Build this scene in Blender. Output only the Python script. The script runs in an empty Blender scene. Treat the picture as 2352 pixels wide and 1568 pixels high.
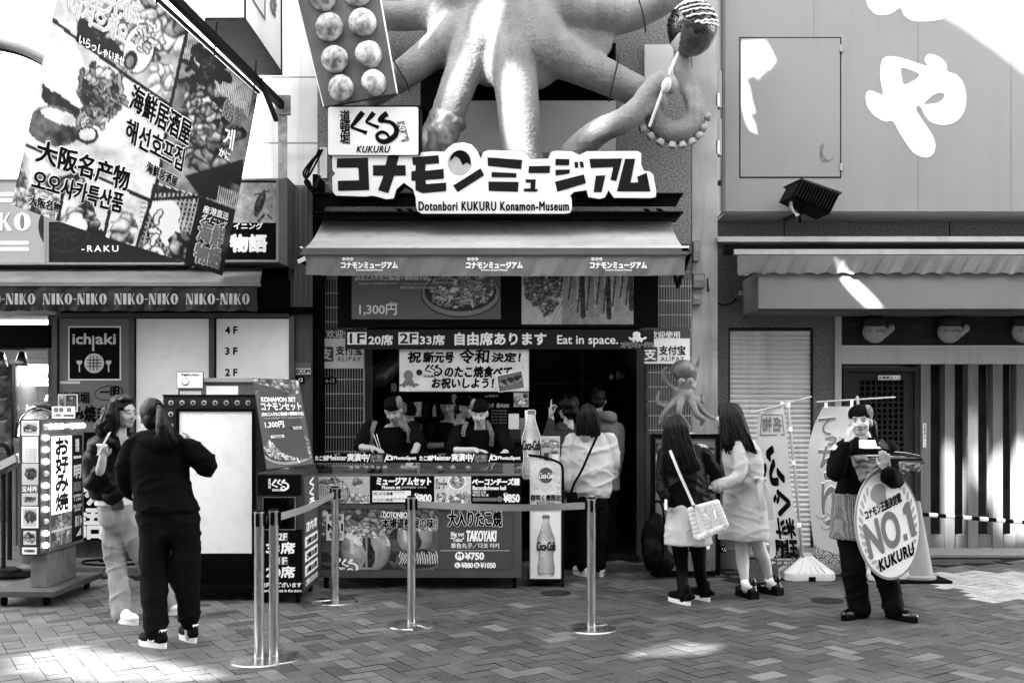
import bpy, bmesh, math, random
import numpy as np
from mathutils import Vector, Matrix
C = bpy.context.scene.collection
SC = bpy.context.scene
rad = math.radians
# ---------------------------------------------------------------- camera, sky, sun, exposure
EYE, FD, CX, HZ = 1.55, 2287.0, 1176.0, 941.0
cam_data = bpy.data.cameras.new('camera'); cam = bpy.data.objects.new('camera', cam_data); C.objects.link(cam)
cam.location = (0, 0, EYE); cam.rotation_euler = (rad(90), 0, 0)
cam_data.sensor_width = 36; cam_data.lens = 36 * FD / 2352; cam_data.shift_y = (HZ - 784) / 2352
cam_data.clip_end = 500; SC.camera = cam
SUN_DIR = Vector((0.50, 0.62, -0.60)).normalized()          # the way the light travels
sun_d = bpy.data.lights.new('sun', 'SUN'); sun = bpy.data.objects.new('sun', sun_d); C.objects.link(sun)
sun_d.energy = 3.3; sun_d.angle = rad(0.5); sun_d.color = (1, 1, 1)   # black-and-white photograph: neutral light
sun.rotation_euler = SUN_DIR.to_track_quat('-Z', 'Y').to_euler()
sun.location = (-12, -12, 20)
world = bpy.data.worlds.new('World'); SC.world = world; world.use_nodes = True
wn = world.node_tree; bg = wn.nodes['Background']
sky_t = wn.nodes.new('ShaderNodeTexSky'); sky_t.sky_type = 'NISHITA'; sky_t.sun_disc = False
sky_t.sun_elevation = math.asin(-SUN_DIR.z); sky_t.sun_rotation = math.atan2(-SUN_DIR.x, -SUN_DIR.y)
bw = wn.nodes.new('ShaderNodeRGBToBW')
wn.links.new(sky_t.outputs[0], bw.inputs[0]); wn.links.new(bw.outputs[0], bg.inputs[0])
bg.inputs[1].default_value = 0.15
SC.view_settings.view_transform = 'Standard'; SC.view_settings.look = 'None'
SC.view_settings.exposure = EXPOSURE = 4.12; SC.view_settings.gamma = 1
SC.render.engine = 'CYCLES'
SC.cycles.max_bounces = 6; SC.cycles.diffuse_bounces = 4; SC.cycles.transparent_max_bounces = 8
# ---------------------------------------------------------------- points
def P(u, v, Y): return Vector(((u - CX) * Y / FD, Y, EYE + (HZ - v) * Y / FD))
def front(Y):                                                # upright plane facing the street at depth Y
    return lambda u, v, d=0: P(u, v, Y) + Vector((0, -d, 0))
def quad(TL, TR, BR, BL, flip=False):                        # plane through four points; s right, t down, 0..1
    TL, TR, BR, BL = map(Vector, (TL, TR, BR, BL))
    n = (TR - TL).cross(BL - TL).normalized()
    if n.dot(Vector((0, 0, EYE)) - TL) < 0: n = -n
    if flip: n = -n
    def f(s, t, d=0):
        return TL * ((1-s)*(1-t)) + TR * (s*(1-t)) + BR * (s*t) + BL * ((1-s)*t) + n * d
    return f
# ---------------------------------------------------------------- materials
MATS = {}
def tone(g): return 1.125*np.power(np.maximum(g, 0), 1.25)      # the film's contrast, applied to every tone alike
def mat(name, g=0.5, rough=0.6, metal=0.0, var=0.12, scale=3.0, bump=0.0, bscale=40.0, streak=0.0, spec=0.4, dirt=0.0, stretch=(1, 1, 1)):
    if name in MATS: return MATS[name]
    if metal < .5 and g < .08: g *= (g/.08)**.3; spec = min(spec, .05 if rough > .3 else spec)
    if metal < .5: g = tone(g); spec = spec if rough < .35 else min(spec, .15)
    m = bpy.data.materials.new(name); m.use_nodes = True; MATS[name] = m
    nt = m.node_tree; b = nt.nodes['Principled BSDF']; N = nt.nodes.new; L = nt.links.new
    b.inputs['Roughness'].default_value = rough; b.inputs['Metallic'].default_value = metal
    b.inputs['Specular IOR Level'].default_value = spec
    tc = N('ShaderNodeTexCoord'); mp = N('ShaderNodeMapping'); mp.inputs['Scale'].default_value = stretch
    L(tc.outputs['Object'], mp.inputs[0])
    nz = N('ShaderNodeTexNoise'); nz.inputs['Scale'].default_value = scale; nz.inputs['Detail'].default_value = 5
    L(mp.outputs[0], nz.inputs['Vector'])
    rp = N('ShaderNodeMapRange'); rp.inputs['From Min'].default_value = 0.25; rp.inputs['From Max'].default_value = 0.75
    rp.inputs['To Min'].default_value = g * (1 - var); rp.inputs['To Max'].default_value = min(0.95, g * (1 + var))
    L(nz.outputs['Fac'], rp.inputs['Value']); out = rp.outputs[0]
    if streak > 0 or dirt > 0:
        mp2 = N('ShaderNodeMapping'); mp2.inputs['Scale'].default_value = (9, 9, 0.5) if streak > 0 else (7, 7, 7)
        L(tc.outputs['Object'], mp2.inputs[0])
        n2 = N('ShaderNodeTexNoise'); n2.inputs['Scale'].default_value = 1.0; n2.inputs['Detail'].default_value = 6; n2.inputs['Roughness'].default_value = 0.65
        L(mp2.outputs[0], n2.inputs['Vector'])
        r2 = N('ShaderNodeMapRange'); r2.inputs['From Min'].default_value = 0.5; r2.inputs['From Max'].default_value = 0.78
        r2.inputs['To Min'].default_value = 1; r2.inputs['To Max'].default_value = 1 - max(streak, dirt)
        L(n2.outputs['Fac'], r2.inputs['Value'])
        mu = N('ShaderNodeMath'); mu.operation = 'MULTIPLY'; L(out, mu.inputs[0]); L(r2.outputs[0], mu.inputs[1]); out = mu.outputs[0]
    L(out, b.inputs['Base Color'])
    if bump > 0:
        n3 = N('ShaderNodeTexNoise'); n3.inputs['Scale'].default_value = bscale; n3.inputs['Detail'].default_value = 4
        L(mp.outputs[0], n3.inputs['Vector'])
        bp = N('ShaderNodeBump'); bp.inputs['Strength'].default_value = bump; bp.inputs['Distance'].default_value = 0.01
        L(n3.outputs['Fac'], bp.inputs['Height']); L(bp.outputs[0], b.inputs['Normal'])
    rv = N('ShaderNodeMapRange'); rv.inputs['To Min'].default_value = max(0.03, rough - 0.1); rv.inputs['To Max'].default_value = min(1, rough + 0.1)
    L(nz.outputs['Fac'], rv.inputs['Value']); L(rv.outputs[0], b.inputs['Roughness'])
    return m
def attr_mat(name, rough=0.5, bump=0.0, bscale=60, spec=0.4, translucent=0.0):
    if name in MATS: return MATS[name]
    m = bpy.data.materials.new(name); m.use_nodes = True; MATS[name] = m
    nt = m.node_tree; b = nt.nodes['Principled BSDF']
    at = nt.nodes.new('ShaderNodeAttribute'); at.attribute_name = 'Col'
    nt.links.new(at.outputs['Color'], b.inputs['Base Color'])
    b.inputs['Roughness'].default_value = rough; b.inputs['Specular IOR Level'].default_value = spec
    if bump > 0:
        n3 = nt.nodes.new('ShaderNodeTexNoise'); n3.inputs['Scale'].default_value = bscale
        bp = nt.nodes.new('ShaderNodeBump'); bp.inputs['Strength'].default_value = bump; bp.inputs['Distance'].default_value = 0.01
        nt.links.new(n3.outputs['Fac'], bp.inputs['Height']); nt.links.new(bp.outputs[0], b.inputs['Normal'])
    if translucent > 0:
        tr = nt.nodes.new('ShaderNodeBsdfTranslucent'); nt.links.new(at.outputs['Color'], tr.inputs['Color'])
        mx = nt.nodes.new('ShaderNodeMixShader'); mx.inputs[0].default_value = translucent
        o = nt.nodes['Material Output']
        nt.links.new(b.outputs[0], mx.inputs[1]); nt.links.new(tr.outputs[0], mx.inputs[2]); nt.links.new(mx.outputs[0], o.inputs[0])
    return m
def emit_mat(name, g, strength):
    if name in MATS: return MATS[name]
    m = bpy.data.materials.new(name); m.use_nodes = True; MATS[name] = m
    b = m.node_tree.nodes['Principled BSDF']
    b.inputs['Base Color'].default_value = (g, g, g, 1); b.inputs['Emission Color'].default_value = (1, 1, 1, 1)
    b.inputs['Emission Strength'].default_value = strength
    return m
def glass_mat(name, rough=0.02, tint=0.9, alpha=0.12):
    if name in MATS: return MATS[name]
    m = bpy.data.materials.new(name); m.use_nodes = True; MATS[name] = m
    nt = m.node_tree; o = nt.nodes['Material Output']
    t = nt.nodes.new('ShaderNodeBsdfTransparent'); t.inputs[0].default_value = (tint, tint, tint, 1)
    g = nt.nodes.new('ShaderNodeBsdfGlossy'); g.inputs['Roughness'].default_value = rough
    fr = nt.nodes.new('ShaderNodeFresnel'); fr.inputs[0].default_value = 1.45
    ad = nt.nodes.new('ShaderNodeMath'); ad.operation = 'ADD'; ad.inputs[1].default_value = alpha * 0.3
    nt.links.new(fr.outputs[0], ad.inputs[0])
    mx = nt.nodes.new('ShaderNodeMixShader'); nt.links.new(ad.outputs[0], mx.inputs[0])
    nt.links.new(t.outputs[0], mx.inputs[1]); nt.links.new(g.outputs[0], mx.inputs[2]); nt.links.new(mx.outputs[0], o.inputs[0])
    return m
INK = mat('black ink', 0.012, 0.5, var=0.1); WHITE = mat('white print', 0.86, 0.5, var=0.03)
PALE = mat('pale print', 0.6, 0.5, var=0.05); MIDG = mat('mid grey print', 0.2, 0.5, var=0.05); DARKG = mat('dark grey print', 0.055, 0.5, var=0.08)
BLACKMETAL = mat('black painted metal', 0.012, 0.4, var=0.3, scale=8, spec=0.4)
DARKMETAL = mat('dark painted metal', 0.035, 0.45, var=0.3, scale=6, streak=0.4)
GREYMETAL = mat('grey painted metal', 0.16, 0.4, var=0.15, scale=4, streak=0.4)
STEEL = mat('brushed steel', 0.42, 0.3, metal=1.0, var=0.25, scale=14, stretch=(6, 6, 0.6))
CHROME = mat('chrome', 0.6, 0.12, metal=1.0, var=0.1)
RUBBER = mat('black rubber', 0.012, 0.7)
PRINT = attr_mat('printed picture', 0.45)
# ---------------------------------------------------------------- mesh building
def finish(me, material, smooth=False):
    if material is not None: me.materials.append(material)
    if smooth: me.polygons.foreach_set('use_smooth', [True] * len(me.polygons))
    me.update()
def link(name, me, parent=None):
    o = bpy.data.objects.new(name, me); C.objects.link(o)
    if parent is not None:
        o.parent = parent; m = Matrix.Identity(4); q = parent
        while q is not None: m = q.matrix_basis @ m if q.parent is None else (q.matrix_parent_inverse @ q.matrix_basis) @ m; q = q.parent
        o.matrix_parent_inverse = m.inverted()
    return o
def tag(o, label, cat, group=None, kind=None):
    if label: o['label'] = label
    if cat: o['category'] = cat
    if group: o['group'] = group
    if kind: o['kind'] = kind
    return o
def thing(name, label, cat, loc, group=None):
    o = bpy.data.objects.new(name, None); C.objects.link(o); o.location = loc; o.empty_display_size = 0.1
    return tag(o, label, cat, group)
def dup(root, offset, label=None, parent=None):
    r = root.copy(); C.objects.link(r)
    if parent is not None: r.parent = parent
    else: r.location = Vector(root.location) + Vector(offset)
    if label: r['label'] = label
    for ch in list(root.children): dup(ch, None, None, r)
    return r
class MB:
    def __init__(s): s.v = []; s.f = []; s.M = None
    def add(s, vs, fs):
        k = len(s.v)
        s.v += [tuple(s.M @ Vector(p)) if s.M else tuple(p) for p in vs]; s.f += [tuple(i + k for i in f) for f in fs]
        return s
    def box(s, x0, x1, y0, y1, z0, z1):
        return s.add([(x0,y0,z0),(x1,y0,z0),(x1,y1,z0),(x0,y1,z0),(x0,y0,z1),(x1,y0,z1),(x1,y1,z1),(x0,y1,z1)],
                     [(0,3,2,1),(4,5,6,7),(0,1,5,4),(1,2,6,5),(2,3,7,6),(3,0,4,7)])
    def bbox(s, x0, x1, y0, y1, z0, z1, b=0.006):            # box with chamfered edges
        bm = bmesh.new(); bmesh.ops.create_cube(bm, size=1)
        for v in bm.verts: v.co = Vector(((x0+x1)/2 + v.co.x*(x1-x0), (y0+y1)/2 + v.co.y*(y1-y0), (z0+z1)/2 + v.co.z*(z1-z0)))
        bmesh.ops.bevel(bm, geom=bm.edges[:], offset=b, segments=2, affect='EDGES')
        bm.verts.index_update()
        s.add([v.co for v in bm.verts], [[v.index for v in f.verts] for f in bm.faces]); bm.free(); return s
    def slab(s, f, pts, t=0.02, d=0.0):                      # outline in map coordinates, front at d, t thick
        n = len(pts)
        a = [f(p[0], p[1], d) for p in pts]; b = [f(p[0], p[1], d - t) for p in pts]
        return s.add(a + b, [tuple(range(n)), tuple(range(2*n-1, n-1, -1))] + [(i, i+n, (i+1) % n + n, (i+1) % n) for i in range(n)])
    def rect(s, f, u0, v0, u1, v1, t=0.02, d=0.0): return s.slab(f, [(u0,v0),(u1,v0),(u1,v1),(u0,v1)], t, d)
    def frame(s, f, u0, v0, u1, v1, w, t=0.03, d=0.0, wv=None):   # four butted bars
        wv = w if wv is None else wv
        s.rect(f, u0, v0, u1, v0+wv, t, d); s.rect(f, u0, v1-wv, u1, v1, t, d)
        s.rect(f, u0, v0+wv, u0+w, v1-wv, t, d); return s.rect(f, u1-w, v0+wv, u1, v1-wv, t, d)
    def tube(s, pts, r, n=10, cap=True): return s.add(*tube_geo(pts, r, n))
    def lathe(s, c, prof, n=24, axis='z'):                   # prof: (radius, height)
        vs = []; c = Vector(c)
        for r, h in prof:
            for k in range(n):
                a = 2*math.pi*k/n
                p = Vector((r*math.cos(a), r*math.sin(a), h))
                if axis == 'y': p = Vector((p.x, -h, p.y))
                if axis == 'x': p = Vector((h, p.x, p.y))
                vs.append(c + p)
        fs = [(i*n+k, i*n+(k+1) % n, (i+1)*n+(k+1) % n, (i+1)*n+k) for i in range(len(prof)-1) for k in range(n)]
        fs += [tuple(range(n-1, -1, -1)), tuple(range((len(prof)-1)*n, len(prof)*n))]
        return s.add(vs, fs)
    def build(s, name, material, parent=None, smooth=False, auto=None):
        me = bpy.data.meshes.new(name); me.from_pydata(s.v, [], s.f); me.validate()
        bm = bmesh.new(); bm.from_mesh(me); bmesh.ops.recalc_face_normals(bm, faces=bm.faces[:])
        if auto is not None:
            for e in bm.edges:
                e.smooth = not (len(e.link_faces) == 2 and e.calc_face_angle(0) > rad(auto))
            smooth = True
        bm.to_mesh(me); bm.free()
        finish(me, material, smooth); return link(name, me, parent)
def tube_geo(pts, r, n=10):
    pts = [Vector(p) for p in pts]; k = len(pts)
    if not hasattr(r, '__len__'): r = [r]*k
    T = []
    for i in range(k):
        t = pts[min(i+1, k-1)] - pts[max(i-1, 0)]; T.append(t.normalized() if t.length > 1e-9 else Vector((0,0,1)))
    ref = Vector((0,0,1)) if abs(T[0].z) < 0.9 else Vector((0,1,0))
    X = (ref - T[0]*ref.dot(T[0])).normalized(); vs = []
    rings = []
    for i in range(k):
        X = (X - T[i]*X.dot(T[i])); X = X.normalized() if X.length > 1e-6 else T[i].orthogonal().normalized()
        Yv = T[i].cross(X)
        rings.append((pts[i], X.copy(), Yv.copy(), r[i]))
    p0, X0, Y0, r0 = rings[0]; p1, X1, Y1, r1 = rings[-1]
    full = [(p0 - T[0]*r0*0.75, X0, Y0, r0*0.62)] + rings + [(p1 + T[-1]*r1*0.75, X1, Y1, r1*0.62)]
    for p, X, Yv, q in full:
        for j in range(n):
            a = 2*math.pi*j/n; vs.append(p + X*(q*math.cos(a)) + Yv*(q*math.sin(a)))
    m = len(full)
    fs = [(i*n+j, i*n+(j+1) % n, (i+1)*n+(j+1) % n, (i+1)*n+j) for i in range(m-1) for j in range(n)]
    vs.append(p0 - T[0]*r0); vs.append(p1 + T[-1]*r1)
    fs += [((j+1) % n, j, m*n) for j in range(n)] + [((m-1)*n+j, (m-1)*n+(j+1) % n, m*n+1) for j in range(n)]
    return vs, fs
def pipe_geo(pts, r, n=10):                                  # flat-ended
    vs, fs = tube_geo(pts, r, n); return vs, fs
def spline(pts, per=6):                                      # Catmull-Rom through points (last coords may be radii)
    a = np.array([list(p) for p in pts], float); out = []
    for i in range(len(a)-1):
        p0 = a[max(i-1,0)]; p1 = a[i]; p2 = a[i+1]; p3 = a[min(i+2, len(a)-1)]
        for k in range(per):
            t = k/per
            out.append(0.5*((2*p1) + (-p0+p2)*t + (2*p0-5*p1+4*p2-p3)*t*t + (-p0+3*p1-3*p2+p3)*t**3))
    out.append(a[-1]); return np.array(out)
def loft_geo(rings, n=20):                                   # rings: (center, a vector, b vector)
    vs = []
    for c, a, b in rings:
        c, a, b = Vector(c), Vector(a), Vector(b)
        for j in range(n):
            t = 2*math.pi*j/n; vs.append(c + a*math.cos(t) + b*math.sin(t))
    m = len(rings)
    fs = [(i*n+j, i*n+(j+1) % n, (i+1)*n+(j+1) % n, (i+1)*n+j) for i in range(m-1) for j in range(n)]
    fs += [tuple(range(n-1, -1, -1)), tuple(range((m-1)*n, m*n))]
    return vs, fs
def ell_geo(c, r, B=None, nu=16, nv=10):
    c = Vector(c); vs = []
    for i in range(1, nv):
        th = math.pi*i/nv
        for j in range(nu):
            a = 2*math.pi*j/nu
            p = Vector((r[0]*math.sin(th)*math.cos(a), r[1]*math.sin(th)*math.sin(a), r[2]*math.cos(th)))
            vs.append(c + (B @ p if B else p))
    top, bot = Vector((0,0,r[2])), Vector((0,0,-r[2]))
    vs += [c + (B @ top if B else top), c + (B @ bot if B else bot)]
    fs = [(i*nu+j, (i+1)*nu+j, (i+1)*nu+(j+1) % nu, i*nu+(j+1) % nu) for i in range(nv-2) for j in range(nu)]
    k = (nv-1)*nu
    fs += [(j, (j+1) % nu, k) for j in range(nu)] + [((nv-2)*nu+(j+1) % nu, (nv-2)*nu+j, k+1) for j in range(nu)]
    return vs, fs
def hash3(i, j, k, seed):
    h = (i*374761393 + j*668265263 + k*2147483647 + seed*1274126177) & 0xFFFFFFFF
    h = ((h ^ (h >> 13)) * 1274126177) & 0xFFFFFFFF
    return ((h ^ (h >> 16)) & 0xFFFF) / 65535.0
def vnoise(p, seed=0):                                       # vectorised value noise, p (n,3) -> (n,) in -1..1
    p = np.asarray(p, float); i = np.floor(p).astype(np.int64); f = p - i; f = f*f*(3-2*f); out = 0
    for a in (0,1):
        for b in (0,1):
            for c in (0,1):
                w = (f[:,0] if a else 1-f[:,0])*(f[:,1] if b else 1-f[:,1])*(f[:,2] if c else 1-f[:,2])
                out = out + w*hash3(i[:,0]+a, i[:,1]+b, i[:,2]+c, seed)
    return out*2-1
def fbm(p, seed=0, o=3):
    p = np.asarray(p, float); s = 0; a = 1
    for k in range(o): s = s + a*vnoise(p*2**k, seed+k); a *= 0.5
    return s
def organic(name, geos, material, parent=None, voxel=0.01, smooth=4, disp=None, color=None, post=None):
    """closed shapes fused into one continuous skin"""
    vs, fs = [], []
    for gv, gf in geos:
        k = len(vs); vs += [tuple(p) for p in gv]; fs += [tuple(i+k for i in f) for f in gf]
    me = bpy.data.meshes.new(name); me.from_pydata(vs, [], fs)
    o = bpy.data.objects.new('tmp', me); C.objects.link(o)
    bm = bmesh.new(); bm.from_mesh(me); bmesh.ops.recalc_face_normals(bm, faces=bm.faces[:]); bm.to_mesh(me); bm.free()
    md = o.modifiers.new('r', 'REMESH'); md.mode = 'VOXEL'; md.voxel_size = voxel; md.use_smooth_shade = True
    if smooth: ms = o.modifiers.new('s', 'SMOOTH'); ms.iterations = smooth; ms.factor = 0.5
    dg = bpy.context.evaluated_depsgraph_get()
    me2 = bpy.data.meshes.new_from_object(o.evaluated_get(dg)); me2.name = name
    bpy.data.objects.remove(o); bpy.data.meshes.remove(me)
    n = len(me2.vertices); co = np.empty(n*3); me2.vertices.foreach_get('co', co); co = co.reshape(-1, 3)
    if disp is not None:
        nr = np.empty(n*3); me2.vertices.foreach_get('normal', nr); nr = nr.reshape(-1, 3)
        co = co + nr*disp(co)[:, None]; me2.vertices.foreach_set('co', co.ravel())
    if color is not None: set_col(me2, color(co))
    me2.materials.clear(); finish(me2, material, True)
    return link(name, me2, parent)
def set_col(me, g):
    at = me.color_attributes.new('Col', 'FLOAT_COLOR', 'POINT')
    a = np.ones((len(g), 4)); a[:, :3] = tone(np.asarray(g))[:, None]; at.data.foreach_set('color', a.ravel())
# ---------------------------------------------------------------- lettering
TEXT = {}
def glyphs(s, spacing=1.0, line=1.0, shear=0.0, res=3):
    key = (s, spacing, line, shear, res)
    if key in TEXT: return TEXT[key]
    cu = bpy.data.curves.new('t', 'FONT'); cu.body = s; cu.space_character = spacing; cu.space_line = line
    cu.shear = shear; cu.resolution_u = res
    if '\n' in s: cu.align_x = 'CENTER'
    o = bpy.data.objects.new('t', cu); C.objects.link(o)
    me = bpy.data.meshes.new_from_object(o.evaluated_get(bpy.context.evaluated_depsgraph_get()))
    v = np.array([p.co[:2] for p in me.vertices]); f = [tuple(p.vertices) for p in me.polygons]
    bpy.data.objects.remove(o); bpy.data.curves.remove(cu); bpy.data.meshes.remove(me)
    lo, hi = v.min(0), v.max(0); v = (v - lo) / np.maximum(hi - lo, 1e-6)
    TEXT[key] = (v, f); return TEXT[key]
RING8 = [(math.cos(a), math.sin(a)) for a in np.arange(8)*math.pi/4]
def text(s, f, box, material, parent, bold=0.0, d=0.003, name='lettering', shear=0.0, spacing=1.0, line=1.0, brush=False, warp=None, res=3):
    u0, v0, u1, v1 = box; g, fc = glyphs(s, spacing, line, shear, res); k = len(g)
    bold = min(bold, .07*abs(v1-v0)/(1 + s.count('\n')))
    offs = [(0, 0)]
    if bold > 0:
        asp = 1.0 if abs(u1-u0) > 1.5 else 1.0
        offs += [(a*bold, b*bold) for a, b in RING8]
        if brush: offs = [(0, 0)] + [(a*bold*q, -a*bold*q*0.7) for a in (-1, 1) for q in (0.5, 1.0)] + [(0, bold*0.5), (0, -bold*0.5)]
    vs, fs = [], []
    su = bold; b = 1
    for i, (a, c) in enumerate(offs):
        kk = len(vs)
        for x, y in g:
            uu = u0 + (u1-u0)*x + a; vv = v1 + (v0-v1)*y + c
            if warp: uu, vv = warp(uu, vv)
            vs.append(f(uu, vv, d + i*0.00015))
        fs += [tuple(q + kk for q in p) for p in fc]
    me = bpy.data.meshes.new(name); me.from_pydata([tuple(p) for p in vs], [], fs); finish(me, material)
    return link(name, me, parent)
# ---------------------------------------------------------------- printed pictures
class Canvas:
    def __init__(s, w, h, g=0.3, seed=1):
        s.w, s.h = w, h; s.c = np.full((h, w), float(g)); s.rng = np.random.default_rng(seed)
        s.yy, s.xx = np.mgrid[0:h, 0:w].astype(float); s.xx = (s.xx + .5)/w; s.yy = (s.yy + .5)/h; s.a = w/h
    def noise(s, sc, seed=0, o=3):
        p = np.stack([s.xx.ravel()*sc*s.a, s.yy.ravel()*sc, np.full(s.w*s.h, seed*7.3)], 1); return fbm(p, seed, o).reshape(s.h, s.w)
    def mottle(s, sc, amp, seed=0): s.c = np.clip(s.c + amp*s.noise(sc, seed), 0.005, 0.85); return s
    def mask_ell(s, cx, cy, rx, ry, ang=0):
        dx = (s.xx-cx)*s.a; dy = s.yy-cy; ca, sa = math.cos(ang), math.sin(ang)
        return ((dx*ca+dy*sa)/rx)**2 + ((-dx*sa+dy*ca)/ry)**2
    def ell(s, cx, cy, rx, ry, g, ang=0, edge=None):
        q = s.mask_ell(cx, cy, rx, ry, ang)
        if edge is not None: s.c[q < 1.18] = edge
        s.c[q < 1] = g; return s
    def ball(s, cx, cy, r, g=0.4, seed=0, sauce=True):       # a photographed round dumpling
        q = s.mask_ell(cx, cy, r, r); m = q < 1
        n = s.noise(3/r*0.5, seed, 3)
        sh = g*(0.75 + 0.5*np.clip(0.5 - (s.yy-cy)/r*0.6, 0, 1) + 0.35*n)*(0.55 + 0.45*np.sqrt(np.clip(1-q, 0, 1)))
        if sauce:
            top = (s.yy-cy)/r < -0.05 + 0.35*np.sin((s.xx-cx)/r*4+seed) ; sh = np.where(top, 0.02 + 0.10*(n > 0.35), sh)
        s.c[m] = np.clip(sh, .01, .8)[m]; s.c[(q >= 1) & (q < 1.12)] *= 0.3; return s
    def stroke(s, pts, w, g):
        pts = np.array(pts, float); dmin = np.full((s.h, s.w), 9.0)
        for (x0, y0), (x1, y1) in zip(pts[:-1], pts[1:]):
            ax, ay, bx, by = x0*s.a, y0, x1*s.a, y1; dx, dy = bx-ax, by-ay; L = dx*dx+dy*dy+1e-9
            t = np.clip(((s.xx*s.a-ax)*dx + (s.yy-ay)*dy)/L, 0, 1)
            dmin = np.minimum(dmin, np.hypot(s.xx*s.a-ax-t*dx, s.yy-ay-t*dy))
        s.c[dmin < w] = g; return s
    def noodles(s, cx, cy, rx, ry, n, lo=0.12, hi=0.7, w=0.012):
        for k in range(n):
            t = s.rng.uniform(0, 2*math.pi); q = math.sqrt(s.rng.uniform(0, 1)); x = cx + rx/s.a*q*math.cos(t); y = cy + ry*q*math.sin(t)
            a = s.rng.uniform(0, 2*math.pi); l = s.rng.uniform(.3, .7)*ry; g = s.rng.uniform(lo, hi)
            pts = [(x, y)]
            for i in range(4):
                a += s.rng.uniform(-.8, .8); x += math.cos(a)*l/4/s.a; y += math.sin(a)*l/4; pts.append((x, y))
            s.stroke(pts, w*1.7, g*0.25); s.stroke(pts, w, g)
        return s
    def heap(s, m, size, lo, hi):                             # a photographed heap of food: warped cells with lit and shaded sides
        if not m.any(): return s
        k = int(s.rng.integers(1e6)); wx, wy = s.noise(.6/size, k % 97, 2)*size*.55, s.noise(.6/size, (k+31) % 97, 2)*size*.55
        X, Y = (s.xx*s.a + wx)[m], (s.yy + wy)[m]; gi, gj = np.floor(X/size).astype(np.int64), np.floor(Y/size).astype(np.int64)
        best = np.full(len(X), 9e9); sec = best.copy(); tone_ = np.zeros(len(X)); dxb = tone_.copy(); dyb = tone_.copy()
        for di in (-1, 0, 1):
            for dj in (-1, 0, 1):
                i, j = gi+di, gj+dj; z = np.zeros_like(i)
                px, py = (i + hash3(i, j, z, k))*size, (j + hash3(i, j, z+1, k))*size; an = hash3(i, j, z+3, k)*3.14; ca, sa = np.cos(an), np.sin(an)
                dx, dy = X-px, Y-py; d = ((dx*ca+dy*sa)/1.5)**2 + (-dx*sa+dy*ca)**2; t = hash3(i, j, z+2, k)
                c = d < best; sec = np.where(c, best, np.minimum(sec, d)); best = np.where(c, d, best); tone_ = np.where(c, t, tone_); dxb = np.where(c, dx, dxb); dyb = np.where(c, dy, dyb)
        edge = np.clip((np.sqrt(sec)-np.sqrt(best))/size*3, 0, 1); g = (lo + (hi-lo)*tone_**1.3)*(.25 + .75*edge)*(1 - .9*np.clip(dyb/size, -.5, .6)); g = g*(1 + .35*s.noise(3/size, (k+5) % 97, 2)[m])
        s.c[m] = np.clip(g, .005, .82); return s
    def chunks(s, cx, cy, rx, ry, n, lo=0.05, hi=0.7, r=0.05):
        q = s.mask_ell(cx, cy, rx, ry) + .55*s.noise(2.2/max(rx, ry), int(s.rng.integers(97)), 2); return s.heap(q < 1, r*1.7, lo, hi)
    def flecks(s, n, r, lo, hi):
        for k in range(n): s.ell(s.rng.random(), s.rng.random(), r*s.rng.uniform(.5, 1.3), r*s.rng.uniform(.35, .8), s.rng.uniform(lo, hi), s.rng.uniform(0, 3))
        return s
    def rect(s, x0, y0, x1, y1, g): s.c[(s.xx >= x0) & (s.xx < x1) & (s.yy >= y0) & (s.yy < y1)] = g; return s
def paint(cv, f, box, parent, name='picture', d=0.002, material=None):
    u0, v0, u1, v1 = box; h, w = cv.h, cv.w
    vs = [tuple(f(u0+(u1-u0)*i/(w-1), v0+(v1-v0)*j/(h-1), d)) for j in range(h) for i in range(w)]
    fs = [(j*w+i, j*w+i+1, (j+1)*w+i+1, (j+1)*w+i) for j in range(h-1) for i in range(w-1)]
    me = bpy.data.meshes.new(name); me.from_pydata(vs, [], fs); set_col(me, cv.c.ravel()); finish(me, material or PRINT, True)
    return link(name, me, parent)
def rrect(u0, v0, u1, v1, r, n=5):
    out = []
    for cx, cy, a0 in ((u1-r, v0+r, -90), (u1-r, v1-r, 0), (u0+r, v1-r, 90), (u0+r, v0+r, 180)):
        for k in range(n+1):
            a = rad(a0 + 90*k/n); out.append((cx+r*math.cos(a), cy+r*math.sin(a)))
    return out
def oval(cx, cy, rx, ry, n=32, ang=0): 
    ca, sa = math.cos(ang), math.sin(ang)
    return [(cx+rx*math.cos(t)*ca-ry*math.sin(t)*sa, cy+rx*math.cos(t)*sa+ry*math.sin(t)*ca) for t in np.arange(n)*2*math.pi/n]
# ================================================================ ground
rng = random.Random(4)
def structure(o): o['kind'] = 'structure'; return o
ground = structure(MB().add([(-150,-150,0),(150,-150,0),(150,150,0),(-150,150,0)], [(0,1,2,3)]).build('ground', mat('joint sand', 0.03, 0.9, var=0.3, scale=20)))
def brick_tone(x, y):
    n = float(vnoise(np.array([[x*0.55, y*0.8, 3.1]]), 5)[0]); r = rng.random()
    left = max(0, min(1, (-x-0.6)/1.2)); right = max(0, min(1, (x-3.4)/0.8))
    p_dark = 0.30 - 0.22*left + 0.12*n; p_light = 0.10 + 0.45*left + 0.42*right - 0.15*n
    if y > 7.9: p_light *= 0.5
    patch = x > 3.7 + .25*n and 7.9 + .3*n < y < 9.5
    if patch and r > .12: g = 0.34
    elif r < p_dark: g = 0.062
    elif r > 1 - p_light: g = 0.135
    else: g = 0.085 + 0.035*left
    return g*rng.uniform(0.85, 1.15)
mb_v, mb_f, mb_c = [], [], []
bl, bwid, gap, ang = 0.235, 0.1175, 0.004, rad(33)
ca, sa = math.cos(ang), math.sin(ang)
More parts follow.
